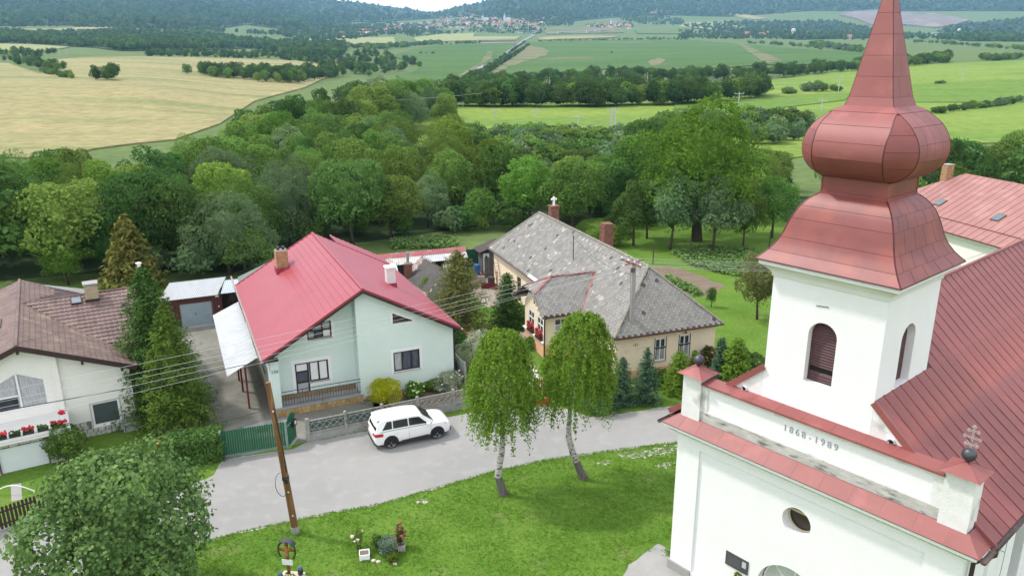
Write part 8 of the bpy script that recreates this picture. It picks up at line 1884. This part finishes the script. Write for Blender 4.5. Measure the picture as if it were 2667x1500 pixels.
# underwood: shrubs filling the gaps between the trunks
P = []; g_ = np.random.default_rng(77)
for Xw, Yw, px, dd in wood_pts:
    if Yw > 150 or rw.random() < 0.25: continue
    for k in range(2): P.append((Xw + rw.uniform(-3, 3), Yw + rw.uniform(-2.5, 2.5), rw.uniform(.35, .7)))
# ---- instanced stuff: points that carry scale and kind
def scatter(name, pts, protos, label=None):
    """pts: (x, y, z, scale); one object whose geometry nodes set crowns on its points"""
    pts = np.array(pts, float); n = len(pts); me = D.meshes.new(name); me.from_pydata(pts[:, :3].tolist(), [], [])
    g = np.random.default_rng(n); a = me.attributes.new('sc', 'FLOAT', 'POINT'); a.data.foreach_set('value', pts[:, 3].astype(np.float32)); a = me.attributes.new('idx', 'INT', 'POINT'); a.data.foreach_set('value', g.integers(0, len(protos), n).astype(np.int32)); a = me.attributes.new('rz', 'FLOAT', 'POINT'); a.data.foreach_set('value', g.uniform(0, 6.28, n).astype(np.float32))
    o = D.objects.new(name, me); COL.objects.link(o); o['kind'] = 'stuff'
    c = D.collections.new(name + '_crowns')
    for i, pm in enumerate(protos): c.objects.link(D.objects.new('%s_crown%02d' % (name, i), pm))
    ng = D.node_groups.new(name + '_nodes', 'GeometryNodeTree'); ng.interface.new_socket('Geometry', in_out='INPUT', socket_type='NodeSocketGeometry'); ng.interface.new_socket('Geometry', in_out='OUTPUT', socket_type='NodeSocketGeometry')
    N, L = ng.nodes, ng.links; gi, go = N.new('NodeGroupInput'), N.new('NodeGroupOutput'); ip = N.new('GeometryNodeInstanceOnPoints'); ci = N.new('GeometryNodeCollectionInfo'); ci.inputs[0].default_value = c; ci.inputs['Separate Children'].default_value = True; ci.inputs['Reset Children'].default_value = True
    def at(nm, ty): q = N.new('GeometryNodeInputNamedAttribute'); q.data_type = ty; q.inputs[0].default_value = nm; return next(s for s in q.outputs if s.enabled and s.name == 'Attribute')
    ip.inputs['Pick Instance'].default_value = True; cv = N.new('ShaderNodeCombineXYZ'); L.new(at('rz', 'FLOAT'), cv.inputs[2])
    L.new(gi.outputs[0], ip.inputs['Points']); L.new(ci.outputs[0], ip.inputs['Instance']); L.new(at('idx', 'INT'), ip.inputs['Instance Index']); L.new(cv.outputs[0], ip.inputs['Rotation']); L.new(at('sc', 'FLOAT'), ip.inputs['Scale']); L.new(ip.outputs[0], go.inputs[0])
    o.modifiers.new('scatter', 'NODES').node_group = ng; return o
def light_crown(key, H, Rc, nl, n, size, seed, mt, flat=0.8, z0=0.3):
    lob = crown_lobes(Rc, H - z0, z0, nl, seed, 0.5, flat); p, d = lobe_points(lob, n, seed); return leaf_mesh(key, p, d, size, mt, 0.6, 0.6, seed, core=[(c, tuple(x * 0.9 for x in r_)) for c, r_ in lob[:1]])
midw = [light_crown('belt_crown', 8.5, 3.6, 24, 1500, 0.28, 101, L_['far']), light_crown('belt_crown', 7.5, 4.0, 28, 1700, 0.28, 102, L_['far']), light_crown('belt_crown', 9, 3.0, 20, 1300, 0.28, 103, L_['dark']), light_crown('belt_crown', 7, 3.2, 22, 1400, 0.28, 104, L_['mid'])]
shr = [light_crown('shrub_crown', 5, 3.0, 14, 900, 0.30, 105, L_['mid']), light_crown('shrub_crown', 4.5, 3.4, 16, 900, 0.30, 106, L_['grey']), light_crown('shrub_crown', 4.2, 2.8, 12, 800, 0.30, 107, L_['dark'])]
scatter('underwood', [(x, y, hgt1(x, y), s_) for x, y, s_ in P], shr)
def band(px_line, half_rows, n, smin, smax, sparse=0.0, seed=0):
    """points along a line given where the photo shows the feet of the trees"""
    r_ = random.Random(seed + n); seg = [math.hypot(b[0] - a[0], b[1] - a[1]) for a, b in zip(px_line, px_line[1:])]; tot = sum(seg); xs, ys = [], []
    for k in range(n):
        t = r_.uniform(0, tot); i = 0
        while t > seg[i] and i < len(seg) - 1: t -= seg[i]; i += 1
        a, b = px_line[i], px_line[i + 1]; u = t / seg[i]; xs.append(a[0] + (b[0] - a[0]) * u); ys.append(a[1] + (b[1] - a[1]) * u + r_.uniform(-half_rows, half_rows))
    x, y, z, ok = ground_many(xs, ys); return [(p, q, w, r_.uniform(smin, smax)) for p, q, w, k in zip(x, y, z, ok) if k]
def area(poly, n, smin, smax, seed=0):
    g = np.random.default_rng(seed + n); xs = [p[0] for p in poly]; ys = [p[1] for p in poly]; X_, Y_ = g.uniform(min(xs), max(xs), n * 4), g.uniform(min(ys), max(ys), n * 4); k = inpoly(X_, Y_, poly); X_, Y_ = X_[k][:n], Y_[k][:n]
    x, y, z, ok = ground_many(X_, Y_); s_ = g.uniform(smin, smax, len(x)); return [(a, b, c, d) for a, b, c, d, o in zip(x, y, z, s_, ok) if o]
belts = list(far_pts)
belts += band([(1168, 277), (1300, 279), (1500, 280), (1700, 276), (1850, 270), (1990, 254)], 4, 150, .75, 1.35, seed=1)
belts += band([(1240, 240), (1330, 228), (1420, 215), (1560, 207), (1767, 212), (1900, 205), (2060, 199), (2250, 182), (2360, 173), (2470, 163)], 4, 260, .7, 1.25, seed=2)
belts += band([(1165, 262), (1210, 250), (1250, 240)], 5, 30, .8, 1.2, seed=3)
belts += area([(1175, 262), (1260, 240), (1400, 235), (1560, 228), (1680, 222), (1700, 240), (1560, 268), (1300, 270)], 90, .7, 1.2, 4)
belts += area([(458, 200), (560, 205), (660, 216), (790, 223), (800, 200), (640, 195), (540, 188)], 110, .7, 1.1, 5)
belts += area([(700, 206), (830, 218), (900, 200), (880, 185), (770, 190)], 60, .75, 1.15, 6)
belts += band([(237, 213), (262, 214), (300, 212)], 2, 8, .7, 1.0, seed=7)
belts += area([(-200, 150), (0, 158), (60, 178), (172, 192), (160, 178), (100, 158), (150, 142), (60, 132), (-200, 140)], 130, .5, .9, 8)
belts += area([(880, 192), (960, 204), (1098, 182), (1095, 165), (1050, 158), (960, 135), (900, 155)], 110, .7, 1.2, 10)
belts += area([(820, 168), (900, 160), (905, 178), (840, 182)], 22, .8, 1.2, 11)
belts += area([(380, 150), (700, 156), (860, 170), (880, 150), (700, 140), (400, 138)], 330, .5, .9, 12)
belts += band([(880, 292), (1020, 300), (1148, 290)], 6, 40, .85, 1.3, seed=13)
belts += band([(1160, 253), (1200, 222), (1250, 192), (1300, 162), (1345, 128), (1368, 112)], 2, 170, .4, .75, seed=14); belts += band([(1195, 240), (1235, 215), (1290, 180), (1340, 148), (1380, 118)], 2.5, 190, .45, .85, seed=15)
belts += band([(2370, 168), (2470, 165)], 3, 20, .6, 1.0, seed=16)
belts += band([(1960, 248), (1985, 252)], 3, 8, .8, 1.3, seed=17)
scatter('tree_belts', belts, midw)
sc_ = band([(1165, 388), (1300, 390), (1450, 392), (1600, 388), (1700, 385)], 9, 150, .5, .95, seed=20) + band([(1700, 345), (1850, 350), (1960, 350), (2100, 345)], 8, 70, .7, 1.2, seed=21)
sc_ += [(x, y, hgt1(x, y), s_) for x, y, s_ in [((px - 1333.5) / 2078 * Yw, Yw, rw.uniform(.55, 1.0)) for px, Yw in [(rw.uniform(1040, 1180), rw.uniform(100, 118)) for _ in range(20)] + [(rw.uniform(1170, 1640), rw.uniform(128, 158)) for _ in range(130)] + [(rw.uniform(1690, 2110), rw.uniform(165, 195)) for _ in range(60)]]]
sc_ += band([(2430, 300), (2500, 290), (2580, 280), (2660, 268)], 3, 46, .35, .6, seed=22) + band([(2095, 241), (2190, 240)], 1.5, 9, .6, 1.0, seed=23) + band([(2042, 247), (2080, 247)], 1, 7, .4, .7, seed=24) + band([(2420, 223), (2456, 222)], .6, 8, .35, .5, seed=25) + band([(112, 192), (140, 200), (190, 207)], 2, 22, .5, .8, seed=26)
sc_ += band([(1950, 114), (2080, 122), (2140, 130)], 1.5, 40, .8, 1.5, seed=27) + band([(2110, 118), (2170, 128), (2245, 138)], 2, 70, 1, 2.0, seed=28) + band([(2550, 156), (2600, 160), (2667, 152)], 1.2, 40, .6, 1.2, seed=29) + band([(2380, 112), (2460, 116), (2560, 124), (2667, 132)], 1.5, 50, .7, 1.4, seed=30)
sc_ += band([(1400, 110), (1700, 104), (1800, 106)], 1.5, 90, .6, 1.2, seed=31) + band([(1060, 118), (1250, 115)], 1.5, 40, .8, 1.4, seed=32) + band([(1092, 142), (1130, 142)], .6, 7, .4, .8, seed=33) + band([(1590, 141), (1594, 141)], .5, 3, .5, .8, seed=34)
sc_ += band([(900, 125), (1000, 128), (1100, 118), (1150, 114)], 3, 120, 1, 1.9, seed=35)
scatter('hedgerow_shrubs', sc_, shr)
# ---- far woods and wooded hills: crowns too many to count
farp = [light_crown('far_crown', 9, 5.0, 9, 90, 1.3, 111, L_['far']), light_crown('far_crown', 8, 5.5, 10, 90, 1.3, 112, L_['far']), light_crown('far_crown', 10, 4.5, 8, 80, 1.3, 113, L_['dark'])]
fw_ = area(C1((-300, 330), (0, 330), (500, 350), (700, 360), (900, 385), (1500, 378), (1850, 365), (2200, 440), (2500, 440), (2576, 400), (2576, 330), (2100, 320), (1800, 300), (1500, 250), (900, 240), (400, 258), (0, 245), (-300, 240)), 2600, .8, 1.35, 40)
fw_ += area(C1((-300, 205), (0, 205), (900, 190), (1600, 225), (1720, 250), (2000, 270), (2150, 220), (2300, 150), (2600, 160), (2700, 300), (2300, 310), (1900, 250), (1700, 250), (1000, 225), (400, 205), (0, 215)), 900, .9, 1.6, 41)
fw_ += area([(900, 105), (870, 70), (1000, 60), (1120, 70), (1150, 88), (1030, 92)], 500, .8, 1.4, 42)
scatter('far_woods', fw_, farp)
hills = area([(-300, 72), (300, 66), (560, 78), (640, 66), (760, 80), (850, 60), (1000, 58), (1200, 45), (1330, 48), (1430, 62), (1560, 50), (1700, 40), (1900, 45), (2100, 30), (2667, 30), (2960, 30), (2960, -60), (1600, -60), (1330, -8), (1240, 12), (1125, 38), (1000, 12), (830, -2), (400, -80), (-300, -80)], 15000, 1.3, 2.6, 43)
hills += area([(1767, 70), (1900, 60), (2180, 58), (2270, 78), (2350, 98), (2080, 105), (1900, 88)], 900, .9, 1.6, 44) + area([(2440, 82), (2530, 62), (2667, 50), (2900, 60), (2900, 112), (2500, 108)], 700, .9, 1.6, 47)
hills += area(C2((1500, 150), (1560, 200), (1750, 200), (1760, 165), (1650, 140)), 110, .9, 1.4, 45) + area(C2((2100, 120), (2400, 120), (2576, 160), (2576, 195), (2300, 190), (2110, 155)), 260, .9, 1.4, 46)
scatter('wooded_hills', hills, farp)
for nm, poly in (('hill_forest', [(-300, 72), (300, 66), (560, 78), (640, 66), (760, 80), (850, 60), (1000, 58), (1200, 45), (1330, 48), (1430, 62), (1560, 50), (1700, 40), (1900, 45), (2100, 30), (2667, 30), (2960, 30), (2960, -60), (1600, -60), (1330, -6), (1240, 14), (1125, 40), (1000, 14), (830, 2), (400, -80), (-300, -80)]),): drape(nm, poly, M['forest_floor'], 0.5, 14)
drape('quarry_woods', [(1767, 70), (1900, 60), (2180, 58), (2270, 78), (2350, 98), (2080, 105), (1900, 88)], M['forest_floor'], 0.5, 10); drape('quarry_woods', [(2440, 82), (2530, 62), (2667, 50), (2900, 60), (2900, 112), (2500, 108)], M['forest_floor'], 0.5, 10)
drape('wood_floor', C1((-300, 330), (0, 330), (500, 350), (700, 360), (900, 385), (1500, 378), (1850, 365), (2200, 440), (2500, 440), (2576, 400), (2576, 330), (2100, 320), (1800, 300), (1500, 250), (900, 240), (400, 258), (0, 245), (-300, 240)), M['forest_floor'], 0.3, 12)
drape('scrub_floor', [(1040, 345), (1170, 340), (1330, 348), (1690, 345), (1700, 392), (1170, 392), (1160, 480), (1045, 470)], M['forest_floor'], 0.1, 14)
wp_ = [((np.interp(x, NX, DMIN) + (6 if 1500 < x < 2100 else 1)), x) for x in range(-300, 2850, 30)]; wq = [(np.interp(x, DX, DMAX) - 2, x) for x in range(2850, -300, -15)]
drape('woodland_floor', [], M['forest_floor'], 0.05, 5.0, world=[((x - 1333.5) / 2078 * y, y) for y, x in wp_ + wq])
# ================================================================== FAR: country road, field poles, dead trees, town, industry
def strip(name, px_line, w, mt, lift):
    pts = [ground(x, y) for x, y in px_line]; out = []
    for i, p in enumerate(pts):
        d = (pts[min(i + 1, len(pts) - 1)] - pts[max(i - 1, 0)]); n = V((-d.y, d.x, 0)).normalized(); out.append((p + n * w / 2, p - n * w / 2))
    q = MB()
    for (a, b), (c, e) in zip(out, out[1:]): q.quad(*[V((v.x, v.y, hgt1(v.x, v.y) + lift)) for v in (a, b, e, c)])
    o = q.build(name, mt); bm = bmesh.new(); bm.from_mesh(o.data)
    for f in bm.faces:
        if f.normal.z < 0: f.normal_flip()
    bm.to_mesh(o.data); bm.free(); o['kind'] = 'structure'
line = [(1136, 243), (1160, 227), (1195, 209), (1255, 178), (1290, 161), (1320, 140), (1345, 122), (1366, 106), (1390, 92), (1402, 78), (1408, 70)]
fine = []
for a, b in zip(line, line[1:]): fine += [(a[0] + (b[0] - a[0]) * k / 5, a[1] + (b[1] - a[1]) * k / 5) for k in range(5)]
strip('country_road', fine, 8.5, mat('pale_asphalt', (0.22, 0.22, 0.225), 0.9, (0.18, 0.18, 0.185), 0.05), 1.1)
steelp = mat('galvanised_steel', (0.5, 0.5, 0.5), 0.5, metal=0.2)
def field_pole(px, py, top, label, lattice=False):
    b = ground(px, py); h_ = (py - top) / FPX * b.y * 1.0; t = thing('power_pole', label, 'utility pole', b, 0.15, 'power poles across the meadows')
    q = MB()
    if lattice:
        for sx in (-1, 1):
            for sy in (-1, 1): q.tube([(sx * .7, sy * .7, 0), (sx * .45, sy * .45, h_)], 0.09, 4)
        n = 9
        for i in range(n): z0, z1 = h_ * i / n, h_ * (i + 1) / n; q.beam((-.6, -.6, z0), (.6, -.6, z1), .07, .07); q.beam((.6, -.6, z0), (.6, .6, z1), .07, .07); q.beam((.6, .6, z0), (-.6, .6, z1), .07, .07)
    else: q.tube([(0, 0, 0), (0, 0, h_)], [0.2, 0.14], 6)
    q.build('mast', steelp, t); q = MB(); w = 1.0 + 0.1 * h_; q.box(-w, w, -.07, .07, h_ - .5, h_ - .32)
    for x in (-w, 0, w): q.tube([(x, 0, h_ - .35), (x, 0, h_ + .15)], 0.06, 4)
    q.build('crossarm', steelp, t)
for a in ((1506, 338, 302, 'white power pole in the bright meadow, nearest the hedge'), (1596, 335, 284, 'lattice power mast in the bright meadow right of the white pole', True), (1397, 312, 286, 'thin power pole in the meadow left of the white pole'), (1290, 310, 286, 'faint thin power pole at the left of the bright meadow'), (1206, 281, 270, 'small power pole at the wood edge near the road'), (1922, 290, 244, 'power pole left of the belfry bulb, beyond the walnut'), (2139, 292, 260, 'white T-shaped power pole just left of the onion dome'), (2183, 245, 208, 'slim power pole left of the spire by the bushes'), (2504, 219, 181, 'power pole right of the spire on the far meadow'), (995, 196, 182, 'small power pole in front of the round grove'), (154, 146, 131, 'white mast in the hedge at the far left'), (174, 146, 130, 'second white mast in the hedge at the far left')): field_pole(*a)
def pylon(px, py, top, label):
    b = ground(px, py); h_ = (py - top) / FPX * b.y; t = thing('pylon', label, 'pylon', b, 0.3, 'transmission pylons below the hills'); q = MB(); r_ = 0.011 * h_
    for s_ in (-1, 1): q.tube([(s_ * .05 * h_, 0, 0), (s_ * .1 * h_, 0, h_ * .55), (s_ * .26 * h_, 0, h_)], r_, 4); q.tube([(s_ * .1 * h_, 0, h_ * .55), (s_ * .02 * h_, 0, h_ * .9)], r_ * .7, 4)
    q.tube([(-.3 * h_, 0, h_ * .9), (.3 * h_, 0, h_ * .9)], r_, 4); q.build('mast', steelp, t)
for a in ((122, 76, 53, 'leftmost transmission pylon against the wooded hill'), (641, 84, 62, 'transmission pylon left of the forest cutting'), (651, 84, 62, 'twin transmission pylon right beside another one'), (700, 70, 57, 'small pylon right of the twin pylons'), (742, 62, 52, 'small pylon at the foot of the forest cutting')): pylon(*a)
def dead_tree(px, py, top, label):
    b = ground(px, py); h_ = (py - top) / FPX * b.y; t = thing('dead_tree', label, 'dead tree', b, 0, 'bare dead trees in the belt'); r_ = random.Random(px); q = MB(); q.tube([(0, 0, 0), (.2, 0, h_ * .5), (0, 0, h_)], [.3, .22, .06], 6); q.build('trunk', mat('dead_wood', (0.42, 0.40, 0.37), 0.9) if 'dead_wood' not in D.materials else D.materials['dead_wood'], t)
    for i in range(9): q = MB(); z = h_ * r_.uniform(.35, .85); a = r_.uniform(0, 6.28); l_ = h_ * r_.uniform(.12, .25); q.tube([(.1, 0, z), (math.cos(a) * l_ * .6, math.sin(a) * l_ * .6, z + l_ * .5), (math.cos(a) * l_ * .8, math.sin(a) * l_ * .8, z + l_ * 1.1)], [.12, .08, .03], 4); q.build('limb', D.materials['dead_wood'], t)
for a in ((1430, 262, 205, 'pale dead tree standing out of the belt, leftmost of the dead ones'), (1472, 246, 198, 'thin pale dead tree second from the left in the belt'), (1606, 236, 192, 'tall pale dead tree at the small meadow gap'), (1592, 238, 208, 'short pale dead tree beside the tall one at the gap'), (1684, 248, 193, 'pale dead tree rightmost in the belt')): dead_tree(*a)
# town
wl = [mat('town_white', (0.72, 0.70, 0.66), 0.9), mat('town_cream', (0.62, 0.54, 0.42), 0.9), mat('town_grey', (0.5, 0.49, 0.47), 0.9)]; rf = [mat('town_red', (0.36, 0.13, 0.09), 0.8), mat('town_orange', (0.44, 0.22, 0.15), 0.8), mat('town_brown', (0.20, 0.15, 0.13), 0.8), mat('town_pale', (0.5, 0.46, 0.43), 0.8)]
hm = {}
for i, w in enumerate(wl):
    for j, r_ in enumerate(rf):
        q = MB(); q.box(-5, 5, -4, 4, -3, 4.5); q.cur = 1; q.add([(-5.4, -4.5, 4.3), (5.4, -4.5, 4.3), (5.4, 0, 8), (-5.4, 0, 8), (-5.4, 4.5, 4.3), (5.4, 4.5, 4.3)], [(0, 1, 2, 3), (3, 2, 5, 4), (0, 3, 4), (1, 5, 2)]); q.cur = 2
        for x in (-3, 0, 3): q.quad((x - .6, -4.02, 1.4), (x + .6, -4.02, 1.4), (x + .6, -4.02, 2.9), (x - .6, -4.02, 2.9))
        o = q.build('town_house', mats=[w, r_, M['glass']]); hm[i, j] = o.data; D.objects.remove(o)
wn, rn_ = ('white', 'cream', 'grey'), ('red', 'orange', 'brown', 'pale')
spots = []
zones = [(C2((760, 140), (1000, 110), (1080, 118), (1240, 150), (1420, 150), (1500, 165), (1560, 190), (1530, 215), (1250, 215), (1000, 215), (860, 215), (700, 165)), 105, 'in the town centre'), (C2((480, 175), (700, 165), (850, 215), (540, 230), (330, 240), (380, 215)), 34, 'at the left edge of the town'), (C2((-30, 275), (0, 260), (240, 235), (420, 230), (260, 262)), 18, 'in the row left of the town'), (C2((1430, 150), (1700, 125), (1720, 140), (1500, 165)), 20, 'along the slope right of the town'), (C2((1840, 185), (2200, 180), (2210, 220), (1870, 215)), 24, 'right of the town road'), (C2((2250, 88), (2340, 66), (2480, 75), (2480, 105), (2380, 110)), 26, 'in the hill village'), (C2((2000, 105), (2120, 105), (2110, 125), (2010, 125)), 10, 'above the town woods'), (C3((400, 265), (640, 240), (760, 280), (560, 280)), 10, 'beside the water tower'), (C3((920, 260), (990, 255), (990, 275), (930, 275)), 3, 'left of the spire'), (C3((1230, 285), (1280, 280), (1290, 295)), 1, 'by the pasture near the spire'), (C1((2380, 285), (2576, 255), (2576, 300)), 6, 'at the forest edge'), (C1((2160, 315), (2200, 312), (2205, 322)), 1, 'alone before the dark wood')]
for poly, n, where in zones:
    for x, y, z, s_ in area(poly, n, .8, 1.35, 60 + n):
        i, j = rw.choices(range(3), (6, 3, 2))[0], rw.choices(range(4), (6, 6, 2, 2))[0]
        o = inst(hm[i, j], 'town_house', None, (x, y, hgt1(x, y)), (0, 0, rw.uniform(-.7, .7)), (s_ * rw.uniform(.8, 1.5), s_, s_)); tag(o, 'far %s house with %s roof %s' % (wn[i], rn_[j], where), 'house', 'far houses %s' % where)
tt = area(zones[0][0], 420, .6, 1.1, 70) + area(zones[1][0], 120, .6, 1.1, 71) + area(zones[2][0], 70, .6, 1.1, 72) + area(zones[4][0], 90, .6, 1.1, 73) + area(zones[5][0], 40, .6, 1.0, 74) + area(C2((400, 240), (900, 235), (1000, 215), (1560, 225), (1500, 262), (1000, 250), (560, 285)), 260, .6, 1.1, 75) + area(C3((0, 230), (300, 250), (760, 285), (1400, 270), (1400, 305), (700, 300), (0, 300)), 260, .7, 1.3, 76) + area(C3((1660, 260), (2576, 270), (2576, 320), (1670, 300)), 200, .7, 1.3, 77)
scatter('town_trees', tt, farp)
def far_block(px, py, w, d, h_, label, cat, name, wm=0, rows=0, rz=0.1):
    b = ground(px, py); t = thing(name, label, cat, b, rz); q = MB(); q.box(-w / 2, w / 2, -d / 2, d / 2, -4, h_); q.build('wall', wl[wm], t); q = MB(); q.box(-w / 2 - .5, w / 2 + .5, -d / 2 - .5, d / 2 + .5, h_, h_ + .6); q.build('roof', rf[3], t)
    for r_ in range(rows):
        q = MB(); z = h_ * (r_ + .35) / rows; q.box(-w / 2 + 1, w / 2 - 1, -d / 2 - .05, -d / 2, z, z + h_ / rows * .4); q.build('window_band', M['glass'], t)
    return t
far_block(1302, 74, 22, 12, 16, 'cream apartment block in the town centre below the white church', 'apartment block', 'apartment_block', 1, 4); far_block(1348, 72, 20, 12, 13, 'grey apartment block right of the cream one', 'apartment block', 'apartment_block', 2, 4); far_block(1598, 66, 24, 14, 20, 'white apartment tower right of the town', 'apartment block', 'apartment_block', 0, 5); far_block(1198, 78, 18, 12, 11, 'white block left of the town centre', 'building', 'apartment_block', 0, 3)
for px, py, w, lab in ((1372, 86, 62, 'long grey hall beside the town road'), (1475, 88, 60, 'long pale hall right of the town road'), (1545, 87, 46, 'white hall in the industrial yard'), (1575, 84, 70, 'long low hall at the back of the industrial yard'), (1295, 112, 90, 'long low pink farm shed beyond the green crop field'), (2456, 92, 76, 'long white quarry hall right of the spire'), (2598, 80, 50, 'white far sheds right of the quarry')): far_block(px, py, w, 14, 6, lab, 'hall', 'hall', 0 if 'pink' not in lab else 1, 1)
def steeple(px, py, h_, lab):
    b = ground(px, py); t = thing('church', lab, 'church', b, 0.2); q = MB(); q.box(-3.2, 3.2, -3.2, 3.2, -4, h_ * .6); q.build('tower', wl[0], t); q = MB(); q.add([(-3.4, -3.4, h_ * .6), (3.4, -3.4, h_ * .6), (3.4, 3.4, h_ * .6), (-3.4, 3.4, h_ * .6), (0, 0, h_)], [(0, 1, 4), (1, 2, 4), (2, 3, 4), (3, 0, 4)]); q.build('spire', mat('pale_copper', (0.40, 0.46, 0.48), 0.6) if 'pale_copper' not in D.materials else D.materials['pale_copper'], t)
    q = MB(); q.box(3.2, 24, -6, 6, -4, 9); q.build('nave', wl[0], t); q = MB(); q.add([(3, -6.5, 9), (24.5, -6.5, 9), (24.5, 0, 15), (3, 0, 15), (3, 6.5, 9), (24.5, 6.5, 9)], [(0, 1, 2, 3), (3, 2, 5, 4), (1, 5, 2)]); q.build('roof', rf[3], t)
steeple(1314, 56, 36, 'white town church with the tallest slender spire'); steeple(1258, 56, 30, 'smaller white town church left of the tallest spire')
b = ground(2065, 96); wt_ = thing('water_tower', 'squat white water tower among trees left of the spire', 'water tower', b); q = MB(); q.lathe([(4, -3), (4, 12)], 10); q.build('shaft', wl[0], wt_); q = MB(); q.lathe([(4, 12), (6, 14), (6, 20), (.5, 22)], 10); q.build('tank', wl[0], wt_)
b = ground(2497, 86); so_ = thing('silo', 'round white silo beside the quarry hall', 'silo', b); q = MB(); q.lathe([(5, -3), (5, 9), (4, 12), (.3, 13.5)], 12); q.build('shell', wl[0], so_)
# ================================================================== lawn grass and haze
g_ = np.random.default_rng(3); n = 30000
lx, ly = g_.uniform(-16, 12, n * 3), g_.uniform(20, 38, n * 3)
lawn_w = wpoly([(555, 1404), (800, 1350), (1000, 1313), (1130, 1275), (1280, 1232), (1420, 1200), (1600, 1175), (1765, 1154), (1745, 1400), (1640, 1470), (1560, 1600), (100, 1600), (300, 1494), (430, 1440)])
verge = wpoly([(1500, 1076), (1550, 1088), (1770, 1055), (1900, 1033), (1900, 985), (1760, 1015), (1600, 1050)])
k = inpoly(lx, ly, lawn_w) | inpoly(lx, ly, verge); lx, ly = lx[k], ly[k]
dens = np.sin(lx * 1.7 + np.sin(ly * 1.3) * 2) * np.sin(ly * 2.1 + lx * .6); keep = g_.random(len(lx)) < 0.55 + 0.4 * dens; lx, ly = lx[keep], ly[keep]
P = np.stack([lx, ly, np.full(len(lx), 0.035)], 1); P = np.repeat(P, 2, 0) + g_.normal(0, 0.035, (len(P) * 2, 3)) * np.array([1, 1, .25])
o = inst(leaf_mesh('lawn_tufts', P, np.tile([0, -.4, .6], (len(P), 1)), 0.05, leafmat('grass_blades', (0.075, 0.160, 0.018), (0.115, 0.205, 0.028), 0, 0.35, 0), 0.3, 0.7, 3), 'lawn_tufts'); o['kind'] = 'stuff'
n = 9000; t = g_.random(n); Pe = []
edge = [gp(x, y, 0) for x, y in road_px_lo[2:14]] + []
for a, b in zip(edge, edge[1:]):
    m_ = int((b - a).length * 70); u = g_.random(m_); s_ = V((-(b - a).y, (b - a).x, 0)).normalized()
    off = np.abs(g_.normal(0, .12, m_)) - .05
    for q, o_ in zip(u, off): p = a.lerp(b, q) + s_ * o_; Pe.append((p.x, p.y, 0.04))
for px, py in ((531, 1128), (771, 1387), (1313, 1288), (1522, 1246), (957, 1462), (1046, 1436), (1743, 1440), (1760, 1380)):
    c = gp(px, py, 0)
    for i in range(130): a = g_.uniform(0, 6.28); r_ = abs(g_.normal(0.2, .12)); Pe.append((c.x + r_ * math.cos(a), c.y + r_ * math.sin(a), 0.05))
for i in range(6):
    a, b = posts[i], posts[i + 1]; s_ = V(((b - a).y, -(b - a).x, 0)).normalized()
    for j in range(50): p = a.lerp(b, g_.random()) + s_ * abs(g_.normal(.09, .05)); Pe.append((p.x, p.y, 0.03))
P = np.array(Pe); o = inst(leaf_mesh('edge_weeds', P, np.tile([0, -.5, .4], (len(P), 1)), 0.06, D.materials['grass_blades'], 0.25, 0.8, 4), 'edge_weeds'); o['kind'] = 'stuff'
hz_ = MB(); hz_.box(-7000, 7000, -60, 9000, -2, 1150); hm_ = D.materials.new('air'); hm_.use_nodes = True; t = hm_.node_tree; t.nodes.remove(t.nodes['Principled BSDF']); pv = t.nodes.new('ShaderNodeVolumePrincipled'); pv.inputs['Density'].default_value = 0.000075; pv.inputs['Color'].default_value = (0.36, 0.64, 1.0, 1); pv.inputs['Anisotropy'].default_value = 0.0; t.links.new(pv.outputs[0], t.nodes['Material Output'].inputs['Volume'])
hz_.build('haze', hm_, kind='stuff')

# alike trees and far houses: told apart by their order from the left
by = {}
for o in COL.objects:
    if o.parent is None and o.get('label') and o.get('group'): by.setdefault(o['label'], []).append(o)
orde = ['first', 'second', 'third', 'fourth', 'fifth', 'sixth', 'seventh', 'eighth', 'ninth', 'tenth', 'eleventh', 'twelfth']
for lab, os_ in by.items():
    if len(os_) < 2: continue
    os_.sort(key=lambda o: o.location.x / o.location.y)
    for i, o in enumerate(os_):
        o['label'] = lab + ', ' + ('leftmost' if i == 0 else 'rightmost' if i == len(os_) - 1 else (orde[i] if i < 12 else '%dth' % (i + 1)) + ' from left')
